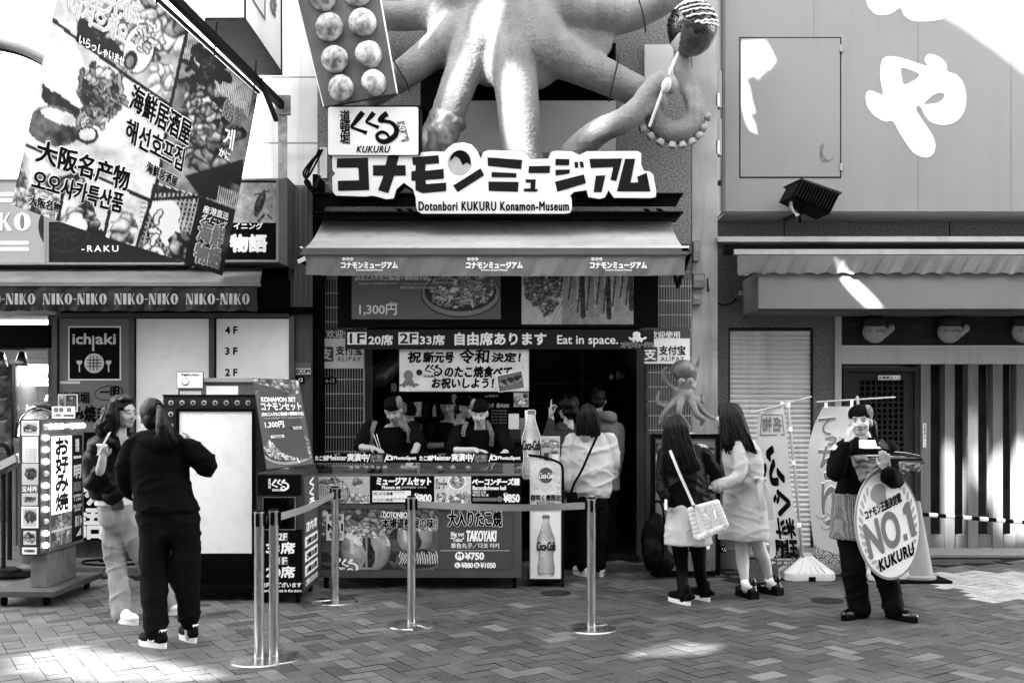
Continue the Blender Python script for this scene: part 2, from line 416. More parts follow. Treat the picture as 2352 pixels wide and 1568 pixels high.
def edge_y(x): return 9.05 + (max(x, 2.3) - 2.3)*0.42 if x > 1.9 else (9.22 if x < -2.35 else 10.24)
def put_brick(cx, cy, horiz):
    X = cx*ca - cy*sa; Yb = cx*sa + cy*ca + 7
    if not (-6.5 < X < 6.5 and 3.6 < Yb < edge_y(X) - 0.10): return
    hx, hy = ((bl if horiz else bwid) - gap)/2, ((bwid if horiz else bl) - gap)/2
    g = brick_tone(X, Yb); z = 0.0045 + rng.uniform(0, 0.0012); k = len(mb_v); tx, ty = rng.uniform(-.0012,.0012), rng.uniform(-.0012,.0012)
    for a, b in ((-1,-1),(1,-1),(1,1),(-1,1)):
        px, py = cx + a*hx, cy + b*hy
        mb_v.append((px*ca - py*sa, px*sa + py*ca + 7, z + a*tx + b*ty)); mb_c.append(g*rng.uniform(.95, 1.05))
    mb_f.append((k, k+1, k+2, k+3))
w_ = bwid
for i in range(-70, 71):
    for j in range(-70, 71):
        m_ = (i - j) % 4
        if m_ == 0: put_brick((i+1)*w_, (j+0.5)*w_, True)       # lies along i
        if m_ == 3: put_brick((i+0.5)*w_, (j+1.0)*w_, False)
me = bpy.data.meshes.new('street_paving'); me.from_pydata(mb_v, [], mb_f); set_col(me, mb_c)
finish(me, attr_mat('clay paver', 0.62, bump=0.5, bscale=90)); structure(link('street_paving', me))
# wear on the pavers
nt = MATS['clay paver'].node_tree; b_ = nt.nodes['Principled BSDF']; at_ = [n for n in nt.nodes if n.type == 'ATTRIBUTE'][0]
tc_ = nt.nodes.new('ShaderNodeTexCoord'); nz_ = nt.nodes.new('ShaderNodeTexNoise'); nz_.inputs['Scale'].default_value = 2.2; nz_.inputs['Detail'].default_value = 9; nz_.inputs['Roughness'].default_value = 0.7
nt.links.new(tc_.outputs['Object'], nz_.inputs['Vector']); rp_ = nt.nodes.new('ShaderNodeMapRange'); rp_.inputs['From Min'].default_value = .25; rp_.inputs['From Max'].default_value = .75; rp_.inputs['To Min'].default_value = 0.55; rp_.inputs['To Max'].default_value = 1.4
nt.links.new(nz_.outputs['Fac'], rp_.inputs['Value']); vm_ = nt.nodes.new('ShaderNodeVectorMath'); vm_.operation = 'SCALE'
vr_ = nt.nodes.new('ShaderNodeTexVoronoi'); vr_.inputs['Scale'].default_value = 2.6; nt.links.new(tc_.outputs['Object'], vr_.inputs['Vector'])
gm_ = nt.nodes.new('ShaderNodeMapRange'); gm_.inputs['From Min'].default_value = .035; gm_.inputs['From Max'].default_value = .06; gm_.inputs['To Min'].default_value = .45; gm_.inputs['To Max'].default_value = 1; nt.links.new(vr_.outputs['Distance'], gm_.inputs['Value'])
fn_ = nt.nodes.new('ShaderNodeTexNoise'); fn_.inputs['Scale'].default_value = 70; fn_.inputs['Detail'].default_value = 3; nt.links.new(tc_.outputs['Object'], fn_.inputs['Vector'])
fr2_ = nt.nodes.new('ShaderNodeMapRange'); fr2_.inputs['From Min'].default_value = .3; fr2_.inputs['From Max'].default_value = .7; fr2_.inputs['To Min'].default_value = .75; fr2_.inputs['To Max'].default_value = 1.25; nt.links.new(fn_.outputs['Fac'], fr2_.inputs['Value'])
m1_ = nt.nodes.new('ShaderNodeMath'); m1_.operation = 'MULTIPLY'; nt.links.new(gm_.outputs[0], m1_.inputs[0]); nt.links.new(fr2_.outputs[0], m1_.inputs[1])
m2_ = nt.nodes.new('ShaderNodeMath'); m2_.operation = 'MULTIPLY'; nt.links.new(m1_.outputs[0], m2_.inputs[0]); nt.links.new(rp_.outputs[0], m2_.inputs[1])
nt.links.new(at_.outputs['Color'], vm_.inputs[0]); nt.links.new(m2_.outputs[0], vm_.inputs['Scale']); nt.links.new(vm_.outputs[0], b_.inputs['Base Color'])
# left kerb platform, right pavement
m_con = mat('worn concrete', 0.13, 0.8, var=0.3, scale=5, bump=0.4, dirt=0.4)
kb = MB(); kb.bbox(-9, -2.36, 9.24, 13.2, 0.002, 0.085, 0.008)
structure(kb.build('kerb_platform', m_con))
pv = MB(); xs = 1.95
rows = []
strip_v, strip_f, strip_c = [], [], []
n_r = 0
for j in range(16):
    y0 = 9.05 + j*0.125
    for i in range(-4, 40):
        x0 = 1.9 + i*0.25 + (0.125 if j % 2 else 0)
        if x0 < 1.85 or x0 > 8 or y0 + 0.125 > 10.42: continue
        if y0 < edge_y(x0): continue
        k = len(strip_v); g = 0.05*rng.uniform(.75, 1.3)
        strip_v += [(x0+.003, y0+.003, .006), (x0+.247, y0+.003, .006), (x0+.247, y0+.122, .006), (x0+.003, y0+.122, .006)]
        strip_c += [g]*4; strip_f.append((k, k+1, k+2, k+3))
    
me = bpy.data.meshes.new('pavement'); me.from_pydata(strip_v, [], strip_f); set_col(me, strip_c); finish(me, MATS['clay paver']); structure(link('pavement', me))
structure(MB().bbox(1.9, 9, 10.45, 11.4, 0.0, 0.03, 0.006).build('doorstep_pavement', mat('pale granite paving', 0.22, 0.7, var=0.2, scale=14, dirt=0.3)))
# manhole lids
for k, (u, v) in enumerate(((1276, 1363), (1900, 1380))):
    p = P(u, v, 3545/(v-HZ)); l = MB(); l.lathe((p.x, p.y, 0.0), [(0.13, .0), (0.13, 0.009), (0.125, 0.010), (0.115, 0.0085), (0.06, 0.009), (0.055, 0.0075)], 28)
    tag(l.build('manhole_cover', DARKMETAL, smooth=False), ['small round iron cover in the paving before the food stall', 'small round iron cover in the paving left of the woman with the round board'][k], 'manhole cover', 'iron covers in the paving')
# ================================================================ left building
m_whitewall = mat('white painted wall', 0.62, 0.7, var=0.08, scale=2, streak=0.35)
m_black = mat('soot black void', 0.008, 0.8, var=0.2)  # one near-black tone for soffits, backings and recesses
m_panelgrey = mat('grey metal cladding', 0.15, 0.45, var=0.15, scale=3, streak=0.5, dirt=0.5)
YL = 9.9
left = thing('shop_building', 'white walled shop building at the left with grey metal column beside the food stall', 'building', (-5, 10.6, 0))
w = MB(); f = front(10.6); w.rect(f, -700, -700, 742, 640, 0.3)
w.build('wall', m_whitewall, left)
w = MB(); f = front(10.55); w.rect(f, 606, 330, 735, 333, .02, 0.06); w.rect(f, 606, 180, 735, 182, .02, .06); w.rect(f, 648, 332, 651, 450, .02, .06)
w.build('wall_seam', mat('seam grey', 0.3), left)
w = MB(); f = front(9.95)
w.rect(f, 662, 425, 722, 722, 0.5); w.rect(f, 670, 722, 718, 1330, 0.5)
for k in range(5): w.rect(f, 664+12*k, 430, 672+12*k, 716, 0.02, 0.02)
w.build('column', m_panelgrey, left)
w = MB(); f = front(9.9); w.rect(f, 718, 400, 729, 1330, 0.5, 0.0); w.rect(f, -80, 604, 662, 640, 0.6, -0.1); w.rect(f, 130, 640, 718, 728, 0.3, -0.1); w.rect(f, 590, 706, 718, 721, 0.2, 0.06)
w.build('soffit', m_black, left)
# panel wall frame
w = MB(); f = front(YL)
for u in (124, 300, 483, 666): w.rect(f, u, 728, u+12, 1318, 0.1, 0.05)
w.rect(f, 136, 1190, 300, 1199, 0.09, 0.045); w.rect(f, 136, 1240, 666, 1318, 0.1, 0.0); w.rect(f, 136, 720, 666, 730, 0.1, .048)
w.build('frame', mat('dull aluminium', 0.13, 0.4, metal=0.3, var=0.2, streak=0.4), left)
w = MB(); w.rect(front(YL+.12), 124, 720, 670, 1318, 0.1); w.build('back_wall', GREYMETAL, left)
# ================================================================ centre building
YC = 10.3
m_tile = mat('dark slim tile', 0.11, 0.35, var=0.3, scale=8)
m_gran = mat('speckled granite', 0.23, 0.75, var=0.9, scale=60, bump=0.6, bscale=70)
cen = thing('food_shop_building', 'granite and tile shop front behind the octopus sculpture with a dark open entrance', 'building', (0, YC, 0))
w = MB(); f = front(YC)
w.rect(f, 729, -700, 965, 640, 0.3); w.rect(f, 1415, -700, 1588, 640, 0.3); w.rect(f, 965, -700, 1415, 100, .3)
w.rect(f, 965, 350, 1415, 640, .3)
w.build('wall', m_gran, cen)
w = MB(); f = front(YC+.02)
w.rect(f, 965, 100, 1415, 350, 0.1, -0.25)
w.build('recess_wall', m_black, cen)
w = MB()
for k in range(34): w.rect(front(YC), 965, 104+4.4*k, 1090, 106+4.4*k, 0.02, -.04)
w.build('louvre', DARKMETAL, cen)
w = MB(); w.rect(f, 1040, 233, 1414, 352, .05, .02); w.build('pale_panel', mat('pale grey sheet', 0.5, 0.6, var=0.05), cen)
w = MB(); w.rect(front(YC), 1480, 105, 1546, 205, .05, .03); w.build('white_panel', m_whitewall, cen); w = MB(); w.rect(front(YC), 736, 340, 752, 410, .05, .03); w.build('white_panel', m_whitewall, cen)
def tile_pillar(u0, u1, v0, v1, tone, name):
    w = MB(); f = front(YC); w.rect(f, u0, v0, u1, v1, 0.5, -0.006)
    w.build(name, mat('tile joint', 0.6, 0.8, var=0.3), cen)
    w = MB(); px = 6.2; 
    nu = int((u1-u0)/px); 
    for i in range(nu):
        for k in range(int((v1-v0)/33)+1):
            a, b = v0 + 33*k + 1.2, min(v1, v0 + 33*(k+1) - 1.2)
            if b > a + 2: w.rect(f, u0+px*i+0.7, a, u0+px*(i+1)-0.7, b, 0.004, rng.uniform(0, .0012))
    w.build('slim_tiles', tone, cen)
tile_pillar(729, 838, 640, 1330, mat('black slim tile', 0.035, 0.3, var=0.4, scale=9), 'pillar')
tile_pillar(1482, 1588, 558, 1330, m_tile, 'pillar')
w = MB(); w.rect(front(YC-.05), 838, 800, 852, 1330, 0.12); w.build('door_frame', mat('grey door frame', 0.075, 0.45, var=0.2), cen); w = MB(); w.rect(front(YC-.05), 1463, 800, 1480, 1310, 0.12)
w.build('door_frame', mat('grey door frame', 0.075, 0.45, var=0.2), cen)
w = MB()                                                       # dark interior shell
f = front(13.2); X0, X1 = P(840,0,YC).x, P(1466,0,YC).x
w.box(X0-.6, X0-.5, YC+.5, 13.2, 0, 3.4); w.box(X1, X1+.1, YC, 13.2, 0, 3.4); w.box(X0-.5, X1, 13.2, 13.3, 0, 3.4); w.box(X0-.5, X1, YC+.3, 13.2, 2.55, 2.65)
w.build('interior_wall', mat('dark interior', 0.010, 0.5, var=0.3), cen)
w = MB(); fi = front(12.6)
for k in range(9): w.rect(fi, 1210, 880+44*k, 1462, 882+44*k, .01)
w.rect(fi, 1336, 800, 1339, 1250, .01); w.rect(fi, 1412, 800, 1414, 1250, .01)
w.build('interior_panelling', mat('dim panel edge', 0.045, 0.5), cen)
w = MB(); w.box(X0-.5, X1, YC-.08, 13.2, 0.0, 0.06); w.build('threshold', mat('dark stone step', 0.03, 0.6, var=0.4, scale=12), cen)
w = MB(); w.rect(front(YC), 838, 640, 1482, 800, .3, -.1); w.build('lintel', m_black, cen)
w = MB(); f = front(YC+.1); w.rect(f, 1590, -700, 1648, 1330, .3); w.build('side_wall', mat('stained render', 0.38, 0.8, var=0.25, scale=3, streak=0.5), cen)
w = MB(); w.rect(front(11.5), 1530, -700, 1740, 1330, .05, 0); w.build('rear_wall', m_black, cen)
# steel beams carrying the sign
bm_ = MB(); f = front(9.52)
for v0, v1 in ((447, 474), (489, 503)):
    bm_.slab(f, [(720, v0), (1567, v0), (1553, v1), (735, v1)], .02, 0.0)
    bm_.rect(f, 720, v0, 1567, v0+3, .5, .08); 
bm_.rect(f, 745, 474, 1540, 489, .02, -0.3)
for u in (905, 930, 1480, 1510): bm_.slab(f, [(u, 474), (u+12, 474), (u+28, 489), (u+16, 489)], .03, -.1)
tag(bm_.build('steel_beam', BLACKMETAL), 'black steel beam frame across the shop front carrying the white katakana sign', 'beam')
# ================================================================ right building
YR = 11.0
m_rgran = mat('brown granite cladding', 0.17, 0.8, var=0.8, scale=55, bump=0.7, bscale=90)
right = thing('restaurant_building', 'granite clad restaurant building at the right with roller shutter bay and slatted front', 'building', (4, YR, 0))
w = MB(); f = front(YR); w.rect(f, 1646, -700, 2700, 715, .3); w.rect(f, 1646, 715, 1930, 752, .3); w.rect(f, 1646, 752, 1673, 1285, .3); w.rect(f, 1868, 752, 1916, 1285, .3)
w.build('wall', m_rgran, right)
w = MB()
for u in (1800, 2180, 2560): w = MB(); w.rect(f, u, 492, u+2, 545, .01, .005); w.build('joint', m_black, right)
w = MB(); w.rect(f, 1916, 712, 1931, 1285, .2, .03); w.rect(f, 1931, 797, 2700, 836, .2, .035); w.build('door_trim', mat('pale trim', 0.42, 0.5, var=0.08, streak=.2), right)
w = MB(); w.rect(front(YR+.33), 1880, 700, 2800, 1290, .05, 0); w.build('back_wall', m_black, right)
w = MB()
w.rect(f, 1931, 836, 2700, 1262, .05, -.22); w.build('shop_glass', mat('dark shop glass', 0.06, 0.06, spec=0.6, var=.95, scale=1.6), right)  # blotchy tone in the glass colour stands in for reflections
w = MB()
for u0, u1 in ((2112, 2134), (2167, 2189), (2220, 2243), (2277, 2299), (2331, 2354), (2385, 2408), (2440, 2462)): w.rect(f, u0, 836, u1, 1262, .14, .04)
w.build('slat', mat('grey slat', 0.18, 0.5, var=0.15, scale=6, stretch=(3,3,.5)), right)
w = MB(); w.rect(f, 2112, 1228, 2700, 1262, .1, .0); w.build('plinth', mat('plinth tiles', 0.17, 0.6, var=.2), right)
# roller shutter
sh = thing('roller_shutter', 'closed ribbed grey roller shutter between two granite piers behind the white banner', 'shutter', P(1770, 1282, YR))
w = MB(); z0, z1 = P(0,1280,YR).z, P(0,757,YR).z; x0, x1 = P(1676,0,YR).x, P(1865,0,YR).x
pr = []; nn = 46
for k in range(nn):
    zb = z0 + (z1-z0)*k/nn; hgt = (z1-z0)/nn
    for t, dd in ((0.0, 0.0), (0.12, 0.016), (0.5, 0.024), (0.85, 0.016), (0.97, 0.0)): pr.append((zb + hgt*t, dd))
pr.append((z1, 0))
w.v = [(x, YR+.06-dd, z) for x in (x0, x1) for z, dd in pr]; n_ = len(pr); w.f = [(i, i+n_, i+n_+1, i+1) for i in range(n_-1)]
w.build('slats', mat('shutter grey', 0.66, 0.45, metal=0.1, var=0.1, scale=3, streak=0.35), sh, auto=40)
w = MB(); f = front(YR); w.rect(f, 1673, 752, 1868, 759, .1, -.005); w.rect(f, 1673, 759, 1677, 1280, .1, -.005); w.rect(f, 1864, 759, 1868, 1280, .1, -.005); w.rect(f, 1677, 1272, 1864, 1281, .06, -.03)
w.build('guide_rail', DARKMETAL, sh)
# lattice door
dr = thing('staff_door', 'dark framed staff door with square lattice window beside the slatted front', 'door', P(2020, 1262, YR))
w = MB(); w.frame(f, 1936, 843, 2110, 1262, 10, .12, .02); w.rect(f, 1946, 853, 2100, 870, .05, -.03); w.rect(f, 1946, 870, 1975, 1262, .05, -.03); w.rect(f, 2078, 870, 2100, 1262, .05, -.03); w.rect(f, 1975, 1090, 2078, 1262, .05, -.03)
w.build('door_frame', mat('brown grey door', 0.06, 0.5, var=.2, scale=4), dr)
w = MB()
for k in range(9): w.rect(f, 1975+12.9*k, 870, 1979+12.9*k, 1090, .03, -.035)
for k in range(18): w.rect(f, 1975, 870+12.9*k, 2078, 874+12.9*k, .03, -.038)
w.build('lattice', mat('lattice wood', 0.05, 0.5), dr)
w = MB(); w.rect(f, 1975, 870, 2078, 1090, .01, -.1); w.build('pane', m_black, dr)
# fugu transom
tr = thing('transom_board', 'dark carved transom board above the slatted front behind the fish shaped lamps', 'board', P(2150, 795, YR))
w = MB(); w.rect(f, 1931, 718, 2700, 797, .05, -.02); w.build('board', mat('dark carved wood', 0.05, 0.5, var=.5, scale=5, bump=.6, bscale=18, stretch=(1,1,3)), tr)
w = MB(); w.rect(f, 1931, 793, 2700, 797, .05, .0); w.build('edge_strip', PALE, tr)
for k, uc in enumerate((2009, 2181, 2352)):
    lp = thing('fish_lamp', ['cream puffer fish shaped lamp nearest the lattice door', 'cream puffer fish shaped lamp in the middle above the slats', 'cream puffer fish shaped lamp at the right edge of the photo'][k], 'lamp', P(uc, 760, YR-.05), 'puffer fish lamps on the transom')
    c = P(uc, 762, YR-.06); s_ = YR/FD
    bd = [ell_geo(c, (29*s_, .07, 26*s_)), tube_geo([c+Vector((25*s_,0,-2*s_)), c+Vector((36*s_,0,4*s_))], [.05, .03]), ell_geo(c+Vector((38*s_,0,8*s_)), (.04,.03,.05))]
    organic('body', bd, mat('cream lamp shell', 0.34, 0.35, var=.1), lp, 0.012, 3)
    w = MB(); w.add(*ell_geo(c+Vector((0, .0, 22*s_)), (28*s_, .078, 17*s_))); w.build('dark_back', DARKG, lp, True)
    w = MB()
    for du, dv, r in ((-14, -2, 3), (1, -1, 3.6), (9, -3, 4), (18, 0, 3)): w.lathe(P(uc+du, 762+dv, YR-.06) + Vector((0, -.06, 0)), [(r*s_, 0), (r*s_*.8, .012)], 12, 'y')
    w.build('spots', MIDG, lp)
# ================================================================ unseen sun mask behind the viewer (shades the scene)
# added wall: each opening is cut to the outline of one sun patch
WALL_Y = -3.0
def back(p):
    t = (p.y - WALL_Y)/SUN_DIR.y; q = p - SUN_DIR*t; return (q.x, q.z)
def hole(pts, Y=None):
    out = []
    for p in pts:
        q = P(p[0], p[1], Y if Y else 1) if Y else p
        out.append(back(q))
    return out
def gnd(u, v): y = 1.55*FD/(v-HZ); return P(u, v, y)
holes = []
# ground patches
holes.append(hole([gnd(*q) for q in ((40,1500),(180,1478),(330,1500),(480,1528),(545,1556),(400,1566),(200,1566),(40,1540))]))
holes.append(hole([gnd(*q) for q in ((1432,1498),(1520,1474),(1650,1474),(1660,1486),(1600,1504),(1460,1510))]))
# hatch with ragged edge
hx = [(1703,95),(1758,92),(1770,115),(1782,140),(1772,152),(1768,160),(1758,160),(1755,168),(1748,172),(1742,178),(1744,184),(1730,172),(1715,185),(1722,200),(1726,230),(1734,258),(1728,262),(1722,262),(1733,285),(1738,310),(1724,303),(1712,280),(1703,245)]
holes.append(hole([(1690,78),(1800,78),(1800,330),(1690,330)], 10.5)); near = [hx]
# streak over awning and fascia
holes.append(hole([(1895,585),(2070,585),(2070,730),(1895,730)], 10.23)); near.append([(1917,596),(1930,604),(1938,600),(1950,625),(1985,655),(2012,683),(2028,704),(1988,704),(1955,672),(1928,640)])
# slatted front
holes.append(hole([(2155,1005),(2185,1020),(2215,1090),(2180,1250),(2155,1250)], 11.0)); holes.append(hole([(2222,940),(2246,948),(2250,1050),(2330,1000),(2420,1040),(2420,1232),(2290,1232),(2275,1150),(2222,1080)], 11.0))
# octopus arms
holes.append(hole([(895,120),(965,55),(1000,-40),(960,-40),(915,20),(880,80)], 9.62))
holes.append(hole([(1100,-30),(1150,-30),(1135,60),(1090,160),(1050,235),(1000,292),(968,280),(1010,215),(1060,110)], 9.54))
holes.append(hole([(1148,180),(1160,150),(1185,145),(1200,175),(1208,260),(1215,350),(1150,350),(1143,260)], 9.50))
holes.append(hole([(1332,316),(1338,288),(1390,253),(1435,258),(1402,290),(1376,312)], 9.5))
holes.append(hole([(1567,186),(1584,190),(1599,222),(1592,236),(1577,215)], 9.5)); holes.append(hole([(1533,20),(1545,30),(1540,75),(1556,85),(1545,100),(1528,90)], 9.3))
holes.append(hole([(690,-20),(705,-20),(735,120),(760,225),(752,240),(735,180)], 10.3))
# upper outline of the mask, lowered where sun should reach the walls
zt = 22.5
sky = []
for q in ((3200, 700),(2500, 250),(2352,155),(2290,105),(2200,42),(2130,8),(2050,-60)): sky.append(back(P(q[0], q[1], 10.5)))
tail = [back(P(q[0], q[1], 10.6)) for q in ((735,-100),(735,300),(690,200),(600,95),(598,410),(104,410),(60,640),(-700,640))]
outline = [(45, -1), (45, sky[0][1])] + sky + [(sky[-1][0], zt), (tail[0][0], zt)] + tail + [(-60, tail[-1][1]), (-60, -1)]
from mathutils.geometry import delaunay_2d_cdt
pv_, pe_, loops = [], [], [outline] + holes
for L_ in loops:
    k = len(pv_); pv_ += [Vector(q) for q in L_]; pe_ += [(k+i, k+(i+1) % len(L_)) for i in range(len(L_))]
tv, te, tf, _, _, _ = delaunay_2d_cdt(pv_, pe_, [], 0, 1e-5)
def in_poly(x, z, L_):
    c = False; n = len(L_)
    for i in range(n):
        (x0, z0), (x1, z1) = L_[i], L_[(i+1) % n]
        if (z0 > z) != (z1 > z) and x < (x1-x0)*(z-z0)/(z1-z0) + x0: c = not c
    return c
ob_ = MB()
for t in tf:
    cx_, cz_ = sum(tv[i].x for i in t)/3, sum(tv[i].y for i in t)/3
    if in_poly(cx_, cz_, outline) and not any(in_poly(cx_, cz_, h) for h in holes):
        ob_.add([(tv[i].x, y, tv[i].y) for y in (WALL_Y, WALL_Y-.1) for i in t], [(0,1,2),(5,4,3)])
me = bpy.data.meshes.new('opposite_building'); me.from_pydata(ob_.v, [], ob_.f)
me.materials.clear(); finish(me, mat('opposite facade', 0.35, 0.8, var=.3, scale=.4)); ob = link('opposite_building', me)
tag(ob, 'tall building across the street behind the viewer whose openings let patches of sun through', 'building')

# two unseen plates added above the view: their cut-outs shape two sun patches
PLATE_Y = 7.0
for k, pts in enumerate(near):
    inner = []
    for q in pts:
        p = P(q[0], q[1], 10.5 if k == 0 else 10.23); t = (p.y - PLATE_Y)/SUN_DIR.y; p = p - SUN_DIR*t; inner.append((p.x, p.z))
    ia = np.array(inner); lo, hi = ia.min(0) - .62, ia.max(0) + .62
    if k == 0: lo[0] += .35
    outer = [(lo[0], lo[1]), (hi[0], lo[1]), (hi[0], hi[1]), (lo[0], hi[1])]; pv_, pe_ = [], []
    for L_ in (outer, inner):
        j = len(pv_); pv_ += [Vector(q) for q in L_]; pe_ += [(j+i, j+(i+1) % len(L_)) for i in range(len(L_))]
    tv, te, tf, *_ = delaunay_2d_cdt(pv_, pe_, [], 0, 1e-5); w = MB()
    for t in tf:
        cx_, cz_ = sum(tv[i].x for i in t)/3, sum(tv[i].y for i in t)/3
        if not in_poly(cx_, cz_, inner): w.add([(tv[i].x, y, tv[i].y) for y in (PLATE_Y, PLATE_Y-.02) for i in t], [(0,1,2),(5,4,3)])
    tag(w.build('street_sign_board', mat('street sign paint', .3, .5)), ['cut-out sign board hanging high over the street with a ragged opening','smaller cut-out sign board hanging over the street with a slanted slot'][k], 'sign board')
# ================================================================ signs on the left building
ALU = mat('sign box aluminium', 0.3, 0.4, metal=0.2, var=0.15, streak=0.3)
LITW = mat('milky sign face', 0.95, 0.35, var=0.04, scale=1.5, dirt=0.12)
f96 = front(9.6)
def box_sign(name, label, cat, u0, v0, u1, v1, Y, face, fw=5, depth=0.25, fm=ALU, group=None):
    t = thing(name, label, cat, P((u0+u1)/2, v1, Y), group); f = front(Y)
    w = MB(); w.frame(f, u0, v0, u1, v1, fw, depth, 0.012); w.build('frame', fm, t)
    w = MB(); w.rect(f, u0+fw, v0+fw, u1-fw, v1-fw, depth-.02, 0); w.build('face', face, t)
    return t, f
# lightbox with white stripes
t, f = box_sign('lightbox_sign', 'grey lightbox with white stripes and white capital letters cut by the photo edge', 'sign', -160, 410, 107, 608, 9.6, mat('grey sign film', 0.36, 0.4, var=.04))
w = MB()
for v in (446, 460, 558, 572): w.slab(f, rrect(-150, v-4, 67, v+4, 3.9), .004, .004)
w.build('stripes', WHITE, t)
# chunky capitals with hairline serifs, drawn as shapes
def deco(s, f, u0, v0, h, wch, material, parent, d=.004, dark=None, gap=1.12):
    w = MB(); k = MB(); u = u0
    for ch in s:
        def R(a0, b0, a1, b1, m=w, dd=0): m.rect(f, u+a0*wch, v0+b0*h, u+a1*wch, v0+b1*h, .003, d+dd)
        if ch == 'N':
            R(0.02,0,.12,1); w.slab(f, [(u+.02*wch, v0), (u+.40*wch, v0), (u+.92*wch, v0+h), (u+.55*wch, v0+h)], .003, d+.0006); R(.84,0,.92,1, dd=-.0005)
            R(-.05,.93,.22,1, dd=.0008); R(.74,0,1.0,.07, dd=.0008)
        elif ch == 'I':
            R(.05,0,.5,1); u -= .42*wch
        elif ch == 'K':
            R(0,0,.42,1); w.slab(f, [(u+.78*wch, v0), (u+.88*wch, v0), (u+.55*wch, v0+.5*h), (u+.42*wch, v0+.55*h)], .003, d+.0006); w.slab(f, [(u+.47*wch, v0+.47*h), (u+.6*wch, v0+.42*h), (u+1.0*wch, v0+h), (u+.7*wch, v0+h)], .003, d+.0009)
        elif ch == 'O':
            w.slab(f, oval(u+.5*wch, v0+.5*h, .5*wch, .5*h), .003, d); (dark and k.slab(f, oval(u+.5*wch, v0+.5*h, .14*wch, .42*h), .002, d+.001))
        elif ch == '-': R(.05,.47,.4,.56); u -= .5*wch
        u += wch*gap
    w.build('lettering', material, parent)
    if dark: k.build('letter_counters', dark, parent)
    return u
deco('KO', f, -10, 489, 41, 38, WHITE, t, .005, MIDG)
deco('I', f, -34, 489, 41, 38, WHITE, t, .0052)
# dark restaurant sign
t, f = box_sign('restaurant_sign', 'dark wide sign with pale roman capitals behind the foot of the hanging banner', 'sign', 108, 410, 424, 608, 9.6, mat('dark sign film', 0.045, 0.35, var=.08))
text('-RAKU', f, (188, 564, 272, 578), WHITE, t, .35, spacing=1.35)
w = MB(); w.slab(f, oval(150, 520, 62, 62), .003, .002); w.build('emblem', DARKG, t); w = MB(); w.slab(f, oval(150, 520, 54, 54), .003, .003); w.build('emblem_core', mat('dark sign film'), t)
text('楽', f, (118, 490, 180, 560), DARKG, t, 1.0, .005)
w = MB(); w.rect(f, 108, 496, 424, 510, .02, .01); w.build('cross_bar', ALU, t)
# fish poster box
t, f = box_sign('poster_sign', 'framed picture sign of a dark fish with white brush lettering beside the hanging banner', 'sign', 425, 410, 640, 602, 9.55, DARKG, 5, .45)
cv = Canvas(100, 90, .32, 3); cv.mottle(5, .1, 4); cv.ell(.62, .52, .11, .33, .03, .35); cv.ell(.66, .35, .06, .2, .08, .5); cv.stroke([(.5,.3),(.68,.26),(.86,.2)], .014, .03); cv.stroke([(.72,.8),(.6,.95)], .03, .03); cv.stroke([(.8,.8),(.9,.9)], .02, .05); cv.mottle(20, .07, 8)
paint(cv, f, (535, 420, 634, 512), t)
w = MB(); w.rect(f, 430, 512, 634, 597, .002, .004); w.build('black_band', INK, t)
text('ダイニング', f, (520, 512, 604, 527), WHITE, t, .5, .008); text('物語', f, (530, 540, 612, 578), WHITE, t, 2.2, .008)
w = MB(); w.slab(f, [(640,410),(658,405),(658,610),(640,602)], .5, -.03); w.build('side', GREYMETAL, t)
# NIKO awning
aw = thing('awning', 'low dark grey awning with a row of pale art deco capitals over the panel wall', 'awning', P(250, 716, 9.2))
Yv = 9.15
def wav(u): return 0.012*math.sin(u*.07) + 0.008*math.sin(u*.19+1) + .006*math.sin(u*.41)
def valance(u0, u1, v0, v1, Y, name, m, parent, nu=120, nv=8, amp=1.0, hem=None):
    vs = []
    for j in range(nv+1):
        for i in range(nu+1):
            u = u0+(u1-u0)*i/nu; v = v0+((hem(u) if hem else v1)-v0)*j/nv
            vs.append(tuple(P(u, v, Y) + Vector((0, -amp*(0.3+.7*j/nv)*wav(u+3*j), 0))))
    fs = [(j*(nu+1)+i, j*(nu+1)+i+1, (j+1)*(nu+1)+i+1, (j+1)*(nu+1)+i) for j in range(nv) for i in range(nu)]
    me = bpy.data.meshes.new(name); me.from_pydata(vs, [], fs); finish(me, m, True); return link(name, me, parent)
m_aw = mat('dark awning cloth', 0.062, 0.7, var=.25, scale=6, dirt=.35)
valance(-160, 590, 657, 714, Yv, 'valance', m_aw, aw, amp=1.6, hem=lambda u: 714 + 1.5*math.sin(u*.11))
w = MB(); w.rect(front(Yv-.005), -160, 648, 597, 657, .05, .01); w.build('front_bar', mat('weathered bar', .2, .5, var=.3), aw)
w = MB(); a, b = Yv-.01, 9.85
w.add([P(-160,648,a), P(597,648,a), P(604,612,b), P(-160,612,b)], [(0,1,2,3)]); w.build('canopy', mat('dirty canopy cloth', 0.16, 0.7, var=.35, scale=3, dirt=.3), aw)
fl = lambda u, v, d=0: P(u, v, Yv) + Vector((0, -.035 - d, 0))
u = -74
mm = mat('faded pale lettering', 0.36, .6, var=.25, scale=30, dirt=.5)
for k in range(4):
    deco('NIKO-NIKO', fl, 103 + 163.5*(k-1), 675, 25, 16.7, mm, aw, 0, m_aw, 1.13)
w = MB(); w.rect(front(9.7), 592, 636, 655, 706, .3, 0); tag(w.build('awning_motor', m_black), 'black awning roller housing at the end of the low awning', 'housing')  # black block stands in for the dark gap beyond the awning end
